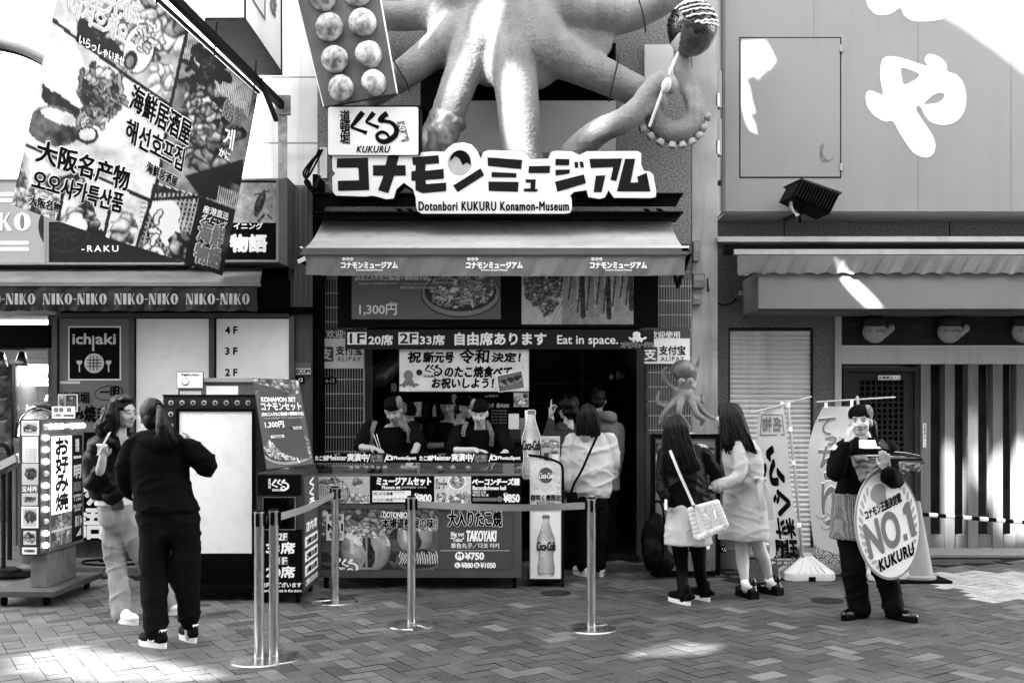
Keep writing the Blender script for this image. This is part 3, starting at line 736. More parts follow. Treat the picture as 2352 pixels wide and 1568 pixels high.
# ichiaki panel
t, f = box_sign('logo_sign', 'tall grey sign with a black square logo of a grill disc and two spatulas', 'sign', 134, 729, 300, 1192, YL-.02, mat('grey logo film', 0.21, .4, var=.05), 2, .06, DARKMETAL)
w = MB(); w.rect(f, 157, 749, 278, 873, .004, .003); w.build('white_border', WHITE, t)
w = MB(); w.rect(f, 160, 752, 275, 870, .004, .005); w.build('black_square', INK, t)
text('ich', f, (168, 766, 209, 790), PALE, t, .9, .008); text('aki', f, (221, 766, 266, 790), PALE, t, .9, .008)
w = MB(); w.rect(f, 212.5, 771, 217, 806, .002, .008); w.slab(f, oval(217, 834, 22.5, 22.5), .002, .008)
for c in (183, 250): w.slab(f, [(c-6,828),(c+6,828),(c+6,834),(c+1.5,838),(c+1.5,854),(c-1.5,854),(c-1.5,838),(c-6,834)], .002, .008)
w.build('logo_shapes', PALE, t)
w = MB()
for k in (-8, 0, 8):
    w.rect(f, 216+k-1, 817, 216+k+1, 851, .0015, .011); w.rect(f, 200, 834+k*.9-1, 234, 834+k*.9+1, .0015, .0125)
w.build('logo_lines', INK, t)
w = MB(); w.rect(f, 138, 875, 184, 881, .002, .003); w.build('small_notice', PALE, t)
w = MB(); w.slab(f, oval(250, 902, 33, 17, 40, -.15), .002, .004); w.build('oval_ring', INK, t); w = MB(); w.slab(f, oval(250, 902, 31, 15, 40, -.15), .002, .006); w.build('oval_fill', mat('grey logo film'), t)
text('一明', f, (231, 888, 274, 914), INK, t, 1.0, .008, brush=True); text('道頓堀', f, (140, 900, 205, 925), INK, t, .7, .006); text('お好み焼き', f, (116, 932, 244, 968), INK, t, 1.6, .006)
# white panels
t, f = box_sign('blank_sign', 'blank white lightbox panel between the logo sign and the floor guide', 'sign', 310, 729, 484, 1240, YL-.02, LITW, 3, .06, DARKMETAL)
t, f = box_sign('floor_guide_sign', 'white floor guide panel reading 4F 3F 2F beside the grey column', 'sign', 494, 729, 667, 1240, YL-.02, LITW, 3, .06, DARKMETAL)
for s, v in (('4 F', 758), ('3 F', 806), ('2 F', 855)): text(s, f, (518, v-8, 545, v+8), INK, t, .8, .004)
# SECOM and address plates
t = thing('security_plate', 'small grey plate with a white security company name strip on the column', 'plate', P(694, 860, 9.93)); f = front(9.93)
w = MB(); w.rect(f, 674, 833, 715, 861, .01, .012); w.build('plate', MIDG, t); w = MB(); w.rect(f, 675, 846, 714, 859, .004, .015); w.build('name_strip', WHITE, t)
text('SECOM', f, (677, 848, 712, 857), INK, t, .7, .017)
for lb, u0, Yp, loc in (('small black address plate 6-12 on the grey column under the security plate', 672, 9.93, 0), ('small black address plate 6-12 on the dark slim tiles under the left blue sign', 731, YC, 1)):
    t = thing('address_plate', lb, 'plate', P(u0+15, 880, Yp), 'address plates'); f = front(Yp); wdt = 28 if loc == 0 else 42
    w = MB(); w.slab(f, rrect(u0, 864 if not loc else 866, u0+wdt, 880 if not loc else 882, 1.5), .006, .014); w.build('plate', INK, t)
    text('6-12', f, (u0+wdt-24, 868+2*loc, u0+wdt-4, 876+2*loc), WHITE, t, .25, .016)
    if loc: text('道頓堀\n一丁目', f, (u0+2, 868, u0+15, 880), PALE, t, 0, .016)
# black poster with white brush characters behind the jeans woman
t = thing('brush_poster', 'black poster with large white outlined brush characters low behind the woman in jeans', 'poster', P(200, 1238, YL-.1)); f = front(YL-.1)
w = MB(); w.rect(f, 112, 992, 300, 1240, .02, 0); w.build('board', INK, t)
for s, v0, v1 in (('海', 1000, 1075), ('鮮', 1078, 1150), ('物', 1082, 1160), ('語', 1165, 1236)):
    if s in '海鮮': text(s, f, (128, v0, 184, v1), WHITE, t, 2.2, .003)
    else: text(s, f, (170, v0, 240, v1), WHITE, t, 2.2, .003)
# projecting box sign, high
t = thing('projecting_sign', 'boxy projecting sign with rusty underside high on the white wall above the banner pole', 'sign', (-2.5, 10.2, 5.03))
xr, xl, yn, yf, zb = -2.38, -2.72, 8.85, 10.28, 5.03
w = MB(); w.box(xl, xr, yn, yf, zb, zb+1.6); w.build('box', LITW, t)
w = MB(); w.box(xl-.01, xr+.012, yn-.012, yf, zb-.03, zb); w.box(xr, xr+.012, yn-.012, yn+.02, zb, zb+1.6); w.box(xr, xr+.012, yf-.03, yf, zb, zb+1.6)
w.build('rusty_frame', mat('rusty underside', 0.05, .7, var=.7, scale=9, dirt=.5), t)
fq = quad((xr+.003, yn, zb+1.2), (xr+.003, yf, zb+1.2), (xr+.003, yf, zb), (xr+.003, yn, zb))
text('き\n焼\nき', fq, (.62, .02, .86, .62), MIDG, t, .012, .004); text('お好み', fq, (.1, .1, .45, .3), MIDG, t, .008, .004)
w = MB(); w.frame(fq, .06, -.3, .52, .78, .02, .003, .003); w.build('line_frame', MIDG, t)
# bracket pole
pole = thing('bracket_pole', 'rusty steel bracket pole carrying the big hanging food banner', 'pole', P(648, 245, 10.25))
a, b = P(648, 243, 10.25), P(405, 2, 7.5); bb = b + (b-a)*.45
w = MB(); dv = (bb-a).normalized(); w.M = None
def bar(w, a, b, r1, r2):                                      # square bar between points
    dvec = (b-a).normalized(); sx = dvec.cross(Vector((0,0,1))).normalized()*r1; sz = sx.cross(dvec).normalized()*r2
    vs = [p + s1*sx + s2*sz for p in (a, b) for s1, s2 in ((-1,-1),(1,-1),(1,1),(-1,1))]
    return w.add(vs, [(0,1,2,3),(7,6,5,4),(0,4,5,1),(1,5,6,2),(2,6,7,3),(3,7,4,0)])
m_rust = mat('rusty steel', 0.022, .6, var=.8, scale=14, dirt=.3)
bar(w, a, bb, .028, .036); bar(w, a+Vector((0,-.25,-.22)), a+Vector((0,-.9,-.03)), .02, .02); w.build('arm', m_rust, pole)
w = MB(); w.rect(front(10.28), 634, 222, 668, 266, .05, .05); w.rect(front(10.28), 640, 266, 660, 420, .03, .03); w.build('wall_plate', mat('stained bracket plate', .3, .6, var=.5, scale=12, dirt=.5), pole)
# hanging banner
bn = thing('hanging_banner', 'big food picture banner with Korean and Chinese lettering swinging from the bracket pole', 'banner', P(590, 235, 9.6))
TR, BR, TL, BL = P(592, 217, 9.6), P(515, 634, 9.35), P(167, -168, 6.25), P(20, 470, 6.0)
nrm_ = (TR-TL).cross(BL-TL).normalized(); nrm_ = -nrm_ if nrm_.y > 0 else nrm_
def fb(s, t, d=0):
    q = TL*((1-s)*(1-t)) + TR*(s*(1-t)) + BR*(s*t) + BL*((1-s)*t)
    return q + nrm_*(d + .05*math.sin(3.1*s)*math.sin(3*t) + .02*math.sin(9*s+2*t)*t)
def proj(p): return (CX + p.x*FD/p.y, HZ - (p.z-EYE)*FD/p.y)
def inv(u, v):                                                 # photo pixel -> place on the cloth
    s_, t_ = .5, .5
    for _ in range(25):
        p0 = proj(fb(s_, t_)); ps = proj(fb(s_+.01, t_)); pt_ = proj(fb(s_, t_+.01)); a_, b_, c_, d_ = (ps[0]-p0[0])*100, (pt_[0]-p0[0])*100, (ps[1]-p0[1])*100, (pt_[1]-p0[1])*100
        det = a_*d_-b_*c_; ex, ey = u-p0[0], v-p0[1]; s_ += .8*(ex*d_-ey*b_)/det; t_ += .8*(a_*ey-c_*ex)/det; s_, t_ = max(-.3, min(1.3, s_)), max(-.3, min(1.3, t_))
    return s_, t_
cv = Canvas(300, 170, .6, 11)
gx = np.array([[proj(fb((i+.5)/300, (j+.5)/170)) for i in range(300)] for j in range(170)]); cv.xx, cv.yy, cv.a = gx[..., 0]/630, gx[..., 1]/630, 1.0
def Q(x, y): return (x/1500, y/1500)
def el(x, y, rx, ry, g, an=0, edge=None): cv.ell(x/1500, y/1500, rx/1500, ry/1500, g, an, edge)
def poly(pts, g):
    px_, py_ = cv.xx*1500, cv.yy*1500; m = np.zeros(px_.shape, bool); n = len(pts)
    for i in range(n):
        (x0, y0), (x1, y1) = pts[i], pts[(i+1) % n]
        if y0 != y1: m ^= ((y0 > py_) != (y1 > py_)) & (px_ < (x1-x0)*(py_-y0)/(y1-y0) + x0)
    cv.c[m] = g
def ch(x, y, rx, ry, n, lo, hi, r): cv.chunks(x/1500, y/1500, rx/1500, ry/1500, n, lo, hi, r*.62/1500)
def nd(x, y, rx, ry, n, lo, hi, w_): cv.noodles(x/1500, y/1500, rx/1500, ry/1500, n, lo, hi, w_/1500)
cv.mottle(7, .12, 4)
poly([(420,-200),(1040,-200),(1040,190),(930,570),(420,215)], .38); ch(820,150,230,200,44,.2,.8,60); poly([(430,100),(560,130),(700,330),(640,330),(420,215)], .03); ch(560,160,70,60,10,.02,.4,30)
el(760,270,80,130,.75,.2,.1); el(715,335,38,55,.06,.2,.6); el(712,340,20,32,.25,.2); nd(820,210,90,70,20,.5,.85,9); ch(880,430,70,90,10,.5,.85,55)
poly([(240,420),(330,520),(440,600),(450,670),(330,640),(230,540)], .035); el(340,370,120,140,.82,.2); el(300,690,150,110,.19,.2); el(330,640,110,35,.6,.35); nd(545,520,120,150,70,.03,.45,9); ch(560,420,80,60,18,.3,.8,40); el(480,740,60,50,.05); el(480,735,45,32,.6)
ch(330,1000,150,60,16,.1,.6,40); ch(200,1130,120,110,50,.06,.7,32); poly([(80,850),(110,800),(170,870),(150,1180),(60,1170)], .45); ch(110,1030,60,120,18,.2,.75,35); ch(440,1180,130,80,26,.3,.85,60); ch(520,1280,60,40,10,.03,.2,40); el(420,1230,60,50,.8); ch(665,1240,80,110,14,.35,.85,60)
poly([(840,1000),(1100,1070),(1010,1450),(750,1360)], .10)
for k in range(12): cv.stroke([Q(830+24*k,1060), Q(745+24*k,1400)], .0035, .45)
for k in range(14): cv.stroke([Q(770,1080+26*k), Q(1080,1110+26*k)], .0028, .4)
poly([(840,900),(1100,960),(1080,1070),(840,1000)], .7); el(900,1150,90,70,.78,.5); el(920,1240,60,120,.72,-.25); ch(990,1350,70,90,12,.2,.55,60); nd(840,1280,20,130,6,.6,.85,12)
poly([(1020,185),(1410,520),(1290,1150),(1090,1070),(860,1000),(930,590)], .28)
for k in range(40): cv.stroke([Q(1025+9*k,190+8*k), Q(1000+9*k,330+8*k)], .0016, .6)
nd(1130,380,130,110,60,.02,.1,8); ch(1130,720,190,230,90,.13,.42,60); ch(1110,640,90,150,24,.3,.55,40); poly([(1010,960),(1330,870),(1310,1130),(1090,1070)], .02); el(1250,1020,90,25,.16,.3)
for k in range(10): cv.stroke([Q(1200+11*k,1020+4*k), Q(1185+11*k,1110+4*k)], .0018, .5)
cv.mottle(16, .10, 3); cv.mottle(45, .07, 5); cv.c = np.clip((cv.c-.30)*1.15+.24, .01, .60)
poly([(1090,1070),(1330,1160),(1260,1560),(1000,1450)], .006)
for sg in ([(270,95),(420,215),(700,420),(935,585)], [(120,785),(300,860),(820,1095)], [(1020,185),(930,590),(870,960),(740,1370)], [(350,1040),(310,1250)], [(605,1130),(565,1320)], [(820,1090),(1090,1075)]): cv.stroke([Q(*q) for q in sg], .0065, .008)
paint(cv, fb, (0, 0, 1, 1), bn, 'cloth', 0, attr_mat('translucent banner print', .6, translucent=.10))
def btext(s, TLp, TRp, BLp, fill, edge, bold, eb):
    TLp, TRp, BLp = [Vector((q[0]*.42, q[1]*.42)) for q in (TLp, TRp, BLp)]; BRp = TRp + BLp - TLp
    cs = [Vector(inv(*q)) for q in (TLp, TRp, BRp, BLp)]
    g_ = lambda a, b, d=0: fb(*(cs[0]*((1-a)*(1-b)) + cs[1]*(a*(1-b)) + cs[2]*(a*b) + cs[3]*((1-a)*b)), d)
    L_ = (TRp-TLp).length; H_ = (BLp-TLp).length; f_ = lambda u, v, d=0: g_(u/L_, v/H_, d)
    if edge: text(s, f_, (0, 0, L_, H_), edge, bn, eb, .004)
    text(s, f_, (0, 0, L_, H_), fill, bn, bold, .008)
btext('欢迎光临', (330,-130), (765,30), (320,-20), PALE, WHITE, 1.2, 3); btext('어서오세요', (385,-25), (700,150), (365,75), PALE, WHITE, 1.2, 3)
btext('いらっしゃいませ', (432,190), (676,315), (422,240), WHITE, DARKG, .6, 1.6)
btext('海鮮居酒屋', (725,455), (1048,665), (700,590), INK, WHITE, 1.3, 3.6); btext('해선호프집', (695,640), (1008,815), (675,765), INK, WHITE, 1.2, 3.4); btext('海鮮居酒屋', (803,880), (968,968), (793,940), INK, WHITE, .6, 1.8)
btext('大阪名产物', (205,758), (708,925), (188,880), INK, WHITE, 1.5, 3.6); btext('오오사카특산품', (182,925), (675,1060), (165,1030), INK, WHITE, 1.4, 3.4); btext('大阪名物', (157,1065), (328,1110), (150,1120), INK, WHITE, .6, 1.8)
btext('螃蟹', (1228,540), (1330,600), (1212,640), MIDG, WHITE, .6, 1.2); btext('게', (1228,690), (1282,715), (1212,800), WHITE, INK, 1, 2); btext('かに', (1198,805), (1255,838), (1190,848), WHITE, INK, .8, 1.8)
btext('産港直送', (1110,1120), (1248,1165), (1103,1160), WHITE, None, .3, 0); btext('ダイニング', (1102,1165), (1238,1215), (1094,1200), WHITE, None, .3, 0)
btext('海鮮', (1092,1205), (1228,1250), (1072,1310), MIDG, WHITE, 1.8, 3); btext('物語', (1070,1325), (1208,1362), (1055,1430), MIDG, WHITE, 1.8, 3)
w = MB(); bar(w, TL+Vector((0,0,.03)), TR+Vector((0,0.05,.03)), .012, .014)
for s_ in (.02, .35, .68, .97):
    p = TL.lerp(TR, s_); q = Vector((p.x + .02, p.y, p.z + .28)); w.tube([p, p.lerp(q, .5), q], .008, 6)
w.build('hanging_rod', m_rust, bn)
# cables near the granite edge
cb = MB(); r_ = random.Random(2)
for k in range(4):
    pts = [P(735+r_.uniform(-3,6), 345, 9.9), P(715-6*k, 395, 9.85), P(700+4*k, 420, 9.8), P(720+r_.uniform(-5,5), 432+3*k, 9.8), P(735, 405, 9.9)]
    cb.tube([Vector(q) for q in spline(pts, 6)], .010, 6)
tag(cb.build('cable_bundle', RUBBER, smooth=True), 'tangle of black cables beside the corner of the white logo board', 'cables')
lp = thing('lamp_arch', 'curved grey lamp arm crossing the far left edge above the banner', 'lamp arm', P(-20, 95, 8))
w = MB(); w.tube([Vector(q) for q in spline([P(-120,85,8.6), P(-20,96,8.6), P(50,112,8.6), P(110,142,8.6), P(170,190,8.6)], 6)], .045, 10); w.build('arm', mat('grey lamp arm', .3, .4, var=.3, dirt=.3), lp, True)
w = MB(); w.tube([Vector(q)+Vector((0,0.02,-.045)) for q in spline([P(-120,85,8.6), P(-20,96,8.6), P(50,112,8.6), P(110,142,8.6), P(170,190,8.6)], 6)], .02, 8); w.build('edge_trim', DARKMETAL, lp, True)
# ================================================================ signs of the centre shop
SIGNW = mat('white sign face', 0.66, .35, var=.03); SIGNI = mat('dark sign ink', 0.032, .4, var=.05)
YS = 9.36
ms = thing('museum_sign', 'big white cut-out katakana sign with round dumpling emblem standing on the black beam', 'sign', P(1130, 490, YS)); f = front(YS)
# outline of the board (crop 2352 px over 1050 native px)
def K(x, y): return (658.6 + x*.42, y*.42)
ol = [K(*q) for q in ((248,850),(262,835),(300,830),(560,830),(590,838),(640,850),(690,838),(800,828),(862,830),(880,810),(915,785),(965,778),(1010,790),(1040,820),(1062,870),(1075,830),(1100,822),(1290,825),(1310,840),(1335,870),(1430,868),(1445,832),(1470,824),(1560,828),(1600,848),(1640,828),(1920,826),(1940,840),(1938,900),(1955,935),(1985,938),(2005,955),(2022,1050),(2018,1078),(1990,1084),(1790,1082),(1760,1040),(1740,1080),(1710,1088),(1650,1078),(1640,1040),(1570,1050),(1550,1070),(1558,1090),(1560,1145),(1548,1165),(1520,1168),(740,1168),(715,1155),(708,1130),(705,1080),(690,1035),(640,1000),(600,1035),(585,1085),(545,1090),(510,1080),(470,1070),(430,1075),(270,1070),(252,1050),(248,970),(265,950),(250,930))]
def grow(pts, k):
    out = []; n = len(pts)
    for i in range(n):
        a, b, c = Vector(pts[i-1]), Vector(pts[i]), Vector(pts[(i+1) % n]); e = ((b-a).normalized() + (c-b).normalized()); e = e.normalized() if e.length > 1e-6 else Vector((1,0))
        out.append((b.x + e.y*k, b.y - e.x*k))
    return out
def fill_slab(f, pts, t, d, name, m, parent):                 # concave outline: triangulated front and back
    n = len(pts); tv, te, tf, *_ = delaunay_2d_cdt([Vector(p) for p in pts], [(i, (i+1) % n) for i in range(n)], [], 1, 1e-4)
    tf = [q for q in tf if in_poly(sum(tv[i].x for i in q)/3, sum(tv[i].y for i in q)/3, pts)]
    w = MB(); w.v = [tuple(f(p.x, p.y, d)) for p in tv] + [tuple(f(p.x, p.y, d-t)) for p in tv]; k = len(tv)
    w.f = [tuple(q) for q in tf] + [tuple(i+k for i in reversed(q)) for q in tf]
    b = len(w.v); w.v += [tuple(f(p[0], p[1], d)) for p in pts] + [tuple(f(p[0], p[1], d-t)) for p in pts]
    w.f += [(b+i, b+(i+1) % n, b+n+(i+1) % n, b+n+i) for i in range(n)]
    return w.build(name, m, parent)
fill_slab(f, grow(ol, 1.6), .16, -.004, 'edge_box', INK, ms)
fill_slab(f, ol, .02, .004, 'face', SIGNW, ms)
L = MB()
for q in (((275,868),(445,864),(452,1040),(282,1045),(280,990),(396,987),(392,918),(274,918)),
          ((540,905),(556,846),(616,850),(602,905),(650,905),(652,962),(588,962),(556,1058),(500,1042),(530,962),(472,962),(472,905)),
          ((686,862),(830,850),(834,895),(760,900),(758,935),(858,925),(860,978),(760,985),(762,1008),(872,1000),(872,1046),(742,1058),(704,1040),(704,990),(682,990),(682,938),(705,936),(705,904),(690,904)),
          ((1060,922),(1080,960),(934,1052),(910,1016)),
          ((1098,862),(1288,876),(1282,926),(1100,908)), ((1120,942),(1256,948),(1256,972),(1120,970)), ((1102,994),(1268,996),(1264,1050),(1105,1045)),
          ((1324,910),(1440,908),(1438,948),(1322,948)),
          ((1306,982),(1362,982),(1358,1035),(1372,1035),(1370,1050),(1296,1048),(1296,1032),(1332,1032),(1334,1000),(1306,1000)),
          ((1470,870),(1546,872),(1544,905),(1468,905)), ((1470,930),(1548,928),(1546,950),(1470,962)), ((1466,995),(1625,955),(1636,1003),(1480,1050)),
          ((1572,888),(1592,886),(1594,920),(1576,920)), ((1600,886),(1620,886),(1626,918),(1606,918)),
          ((1654,870),(1834,868),(1802,992),(1770,985),(1785,915),(1662,920)), ((1690,962),(1742,960),(1722,1052),(1678,1052)),
          ((1850,870),(1905,870),(1880,1000),(1922,998),(1915,968),(1968,946),(1988,1048),(1805,1048))):
    pts = [K(*p) for p in q]
    n = len(pts); tv, te, tf, *_ = delaunay_2d_cdt([Vector(p) for p in pts], [(i, (i+1) % n) for i in range(n)], [], 1, 1e-4)
    L.add([f(p.x, p.y, .008) for p in tv], [q2 for q2 in tf if in_poly(sum(tv[i].x for i in q2)/3, sum(tv[i].y for i in q2)/3, pts)])
L.build('lettering', SIGNI, ms)
text('Dotonbori KUKURU Konamon-Museum', f, (962, 464, 1306, 484), INK, ms, .9, .008, spacing=1.15)
w = MB(); w.slab(f, oval(*K(944, 892), 27, 28), .003, .007); w.build('emblem', MIDG if False else mat('emblem grey', .42, .4), ms)
top = [K(892+57-57*math.cos(t) + 0, 885 - 62*math.sin(t)) for t in np.linspace(0, math.pi, 14)] + [K(1008,905), K(985,890), K(962,905), K(945,870), K(920,855), K(905,872)]
fill_slab(f, [(a, b) for a, b in top], .003, .011, 'emblem_sauce', INK, ms)
# kukuru logo board
kb = thing('logo_board', 'white square board with brushed black hiragana logo above the left end of the katakana sign', 'sign', P(857, 350, YS)); fk = front(YS-.03)
w = MB(); w.slab(fk, rrect(751, 242, 966, 356, 6), .16, -.005); w.build('edge_box', INK, kb)
w = MB(); w.slab(fk, rrect(753, 246, 961, 356, 5), .02, .0); w.build('face', SIGNW, kb)
text('道\n頓\n堀', fk, (781, 254, 804, 331), INK, kb, .7, .003, line=.9)
def brush(f, strokes, m, parent, d=.004, name='brush_lettering'):
    w = MB()
    for si, st in enumerate(strokes):
        a = spline(st, 8); pts = a[:, :2]; r = a[:, 2]; L_, R_ = [], []
        for i in range(len(pts)):
            t = pts[min(i+1, len(pts)-1)] - pts[max(i-1, 0)]; t = t/(np.linalg.norm(t)+1e-9); nn = np.array([-t[1], t[0]])
            L_.append(pts[i]+nn*r[i]); R_.append(pts[i]-nn*r[i])
        for i in range(len(pts)-1): w.add([f(*L_[i], d+si*.0004), f(*L_[i+1], d+si*.0004), f(*R_[i+1], d+si*.0004), f(*R_[i], d+si*.0004)], [(0,1,2,3)])
    return w.build(name, m, parent)
KU = [[(834,258,6),(826,268,6.5),(815,282,5),(808,292,3.5),(818,297,3.2),(832,302,3.6),(843,306,5)], [(859,259,5.5),(852,268,5.5),(842,280,3),(850,285,3),(862,290,3.6),(870,294,4.5)], [(890,261,6.5),(880,268,6.5),(873,277,5.5),(886,279,4),(900,283,4.5),(910,295,5.5),(909,309,6),(899,319,6.5),(884,326,6),(870,322,5),(866,311,4),(876,304,4),(887,307,3.6),(893,315,3)]]
def kuku(f, ox, oy, sx, m, parent, d=.004): return brush(f, [[(ox+(a-805)*sx, oy+(b-258)*sx, r*sx) for a, b, r in s] for s in KU], m, parent, d)
kuku(fk, 805, 258, 1, INK, kb)
text('KUKURU', fk, (819, 336, 896, 351), INK, kb, .6, .004, shear=.25, spacing=1.1)
w = MB(); w.slab(fk, [(911,281),(928,278),(940,322),(923,327)], .002, .004); w.build('label_tag', MIDG, kb); text('た\nこ\n家', fk, (916, 285, 934, 322), WHITE, kb, .3, .008, line=.9)
# awning
YA0, YA1 = 9.85, 8.84
aw = thing('awning', 'wide grey shop awning printed with three small white katakana logos above the food stall', 'awning', P(1135, 635, YA1))
m_can = mat('faded grey awning cloth', 0.37, .75, var=.2, scale=2.2, dirt=.35, stretch=(.5, 1, 3))
nu, nv = 40, 12; vs = []
for j in range(nv+1):
    t = j/nv
    for i in range(nu+1):
        s = i/nu; a = P(742+(1537-742)*s, 505, YA0); b = P(692+(1578-692)*s, 575, YA1); p = a.lerp(b, t); p.z -= .05*math.sin(math.pi*t); vs.append(tuple(p))
fs = [(j*(nu+1)+i, j*(nu+1)+i+1, (j+1)*(nu+1)+i+1, (j+1)*(nu+1)+i) for j in range(nv) for i in range(nu)]
me = bpy.data.meshes.new('canopy'); me.from_pydata(vs, [], fs); finish(me, m_can, True); link('canopy', me, aw)
w = MB(); bar(w, P(690,578,YA1), P(1582,578,YA1), .02, .03); w.build('front_bar', mat('awning bar', .14, .4, var=.2), aw)
w = MB(); w.rect(front(YA1-.02), 1566, 565, 1583, 577, .06, 0); w.rect(front(YA1-.02), 689, 566, 693, 580, .06, 0); w.build('end_cap', WHITE, aw)
m_val = mat('grey valance cloth', 0.2, .75, var=.12, scale=3)
valance(703, 1573, 586, 634, YA1, 'valance', m_val, aw, 140, 8, .8, hem=lambda u: 634 - 3*abs((u-1138)/435)**6)
fv = lambda u, v, d=0: P(u, v, YA1) + Vector((0, -.03-d, 0))
for k, u0 in enumerate((785, 1071, 1355)):
    text('コナモンミュージアム', fv, (u0, 603, u0+129, 617), WHITE, aw, .8, .0); text('Dotonbori Konamon-Museum', fv, (u0+34, 619, u0+95, 623), WHITE, aw, .15, .0)
    w = MB()
    for q in range(3): w.slab(fv, oval(u0+6+9*q, 596, 4, 4, 16), .001, .001)
    w.build('logo_dots', PALE, aw)
for s_ in (1, -1): 
    w = MB(); a = P(1148+s_*385, 560, YA0); b = P(1148+s_*435, 585, YA1+.1); mid = (a+b)/2 + Vector((0, 0, -.35)); w.tube([a, mid, b], .022, 8); w.build('arm', BLACKMETAL, aw, True)
# display under the awning
YD = 9.6
ds = thing('display_case', 'black display case with two pictures tucked under the awning', 'display case', P(1120, 750, YD)); f = front(YD)
w = MB(); w.rect(f, 776, 560, 1512, 752, .15, 0); w.build('case', BLACKMETAL, ds)
def bowl(cv, cx, cy, rx, ry, n=50):
    cv.ell(cx, cy+.03*ry, rx*1.08, ry*1.05, .05); cv.ell(cx, cy, rx*1.05, ry, .30); cv.ell(cx, cy-.06*ry, rx*.97, ry*.86, .03)
    q = cv.mask_ell(cx, cy-.22*ry, rx*.90, ry*.86) + .35*cv.noise(3/rx, 5, 2); cv.heap(q < 1, rx*.13, .10, .75); cv.noodles(cx, cy-.15*ry, rx*.75, ry*.62, n, .3, .75, rx*.022)
    q = cv.mask_ell(cx-.25*rx/cv.a, cy-.35*ry, rx*.35, ry*.4) + .5*cv.noise(4/rx, 9, 2); return cv.heap(q < 1, rx*.16, .2, .8)
cv = Canvas(220, 118, .20, 5); cv.mottle(3, .02, 2)
for k in range(6): cv.stroke([(.12+.06*i, .55+.02*k+.05*math.sin(i*.8+k)) for i in range(9)], .004, .22)
bowl(cv, .73, .62, .46, .33, 70)
paint(cv, f, (808, 575, 1150, 733), ds, 'food_picture', .003)
text('(大たこ入りたこ焼6個＋豪華焼そば)', f, (816, 634, 985, 645), WHITE, ds, .6, .006); text('Takoyaki 大粒章鱼烧 타코야키   Octopus fried noodle', f, (824, 648, 985, 655), WHITE, ds, 0, .006)
text('章鱼炒面条 타코야키소바', f, (919, 657, 990, 664), WHITE, ds, 0, .006)
text('1,300円', f, (826, 699, 911, 724), INK, ds, 2.2, .006); text('1,300円', f, (826, 699, 911, 724), WHITE, ds, .9, .010); text('(税込)', f, (893, 694, 914, 701), WHITE, ds, .2, .012)
w = MB(); w.rect(f, 995, 639, 1044, 650, .001, .005); w.build('name_tag', PALE, ds); text('YAKISOBA', f, (998, 641, 1041, 648), INK, ds, .4, .008)
cv = Canvas(220, 138, .55, 8); cv.chunks(.18, .45, .33, .45, 120, .12, .5, .028); cv.c[(cv.xx > .36)] = .36
for k in range(12): cv.stroke([(.36+.03*k-.1, 1), (.40+.045*k, .6)], .003, .12)
for k, (x, g, h) in enumerate(((.40,.35,.5),(.47,.3,.62),(.55,.05,.8),(.63,.28,.78),(.72,.3,.7),(.78,.04,.82),(.86,.32,.72),(.93,.3,.6),(.98,.05,.7))):
    cv.stroke([(x, .95*h+.12), (x-.01, h*.4), (x+.01, .1)], .035, g); cv.stroke([(x-.05, .9*h+.1), (x-.02, h*.45)], .012, .08); cv.stroke([(x+.03, .9*h+.1), (x+.02, h*.4)], .008, .5); cv.ell(x, .1, .03, .045, .5)
cv.mottle(24, .06, 6)
paint(cv, f, (1198, 575, 1455, 745), ds, 'print_picture', .003)
# seat banner
sb = thing('seat_banner', 'long dark banner saying 1F 2F free seats and Eat in space above the stall', 'banner', P(1148, 802, 9.5)); f = front(9.5)
w = MB(); w.rect(f, 793, 757, 1502, 802, .012, 0); w.build('sheet', mat('dark banner vinyl', 0.05, .4, var=.05), sb)
w = MB()
for u0, u1 in ((798,842), (915,961)): w = MB(); w.rect(f, u0, 763, u1, 791, .002, .003); w.build('number_box', mat('pale banner print', .92, .5, var=.03), sb)
text('1F', f, (804, 766, 838, 788), mat('dark banner vinyl'), sb, .6, .006); text('2F', f, (919, 766, 957, 788), mat('dark banner vinyl'), sb, .6, .006)
PB = mat('pale banner print')
text('20席', f, (847, 769, 902, 792), PB, sb, .8, .003); text('33席', f, (965, 769, 1021, 792), PB, sb, .8, .003); text('自由席あります', f, (1045, 764, 1254, 792), PB, sb, 1.2, .003); text('Eat in space.', f, (1280, 770, 1419, 796), PB, sb, .5, .003)
text('コナモンミュージアム', f, (1426, 786, 1502, 798), PB, sb, 1.6, .003); text('コナモンミュージアム', f, (1426, 786, 1502, 798), INK, sb, .3, .007)
w = MB(); w.slab(f, oval(1462, 768, 9, 7), .002, .003)
for a in range(5): w.tube([f(1462, 770, .004), f(1450+6*a, 780, .004), f(1446+9*a, 784 - 8*(a in (0, 4)), .004)], .012, 6)
w.build('small_octopus', PB, sb)
# congratulation banner
cg = thing('celebration_banner', 'white paper banner with black brush writing and a small octopus picture over the counter', 'banner', P(1066, 897, 9.55)); f = front(9.55)
cv = Canvas(150, 50, .5, 4); cv.c[:] = .72; cv.mottle(5, .06, 3); cv.flecks(60, .018, .25, .6)
w = MB(); w.rect(f, 917, 801, 1215, 899, .006, -.002); w.build('sheet', PALE, cg); paint(cv, f, (918, 802, 1214, 898), cg, 'print', .001)
for s, b in (('祝！', (937, 808, 978, 832)), ('新元号', (975, 808, 1042, 832)), ('令和', (1056, 802, 1124, 834)), ('決定！', (1130, 810, 1196, 831)), ('のたこ焼食べて', (1022, 841, 1176, 866)), ('お祝いしよう！', (992, 868, 1134, 891))): text(s, f, b, INK, cg, 1.1, .005, shear=.1)
kuku(f, 976, 837, .36, INK, cg, .005); text('KUKURU', f, (974, 861, 1000, 866), INK, cg, .2, .005)
g_ = mat('octopus print', .24, .5)
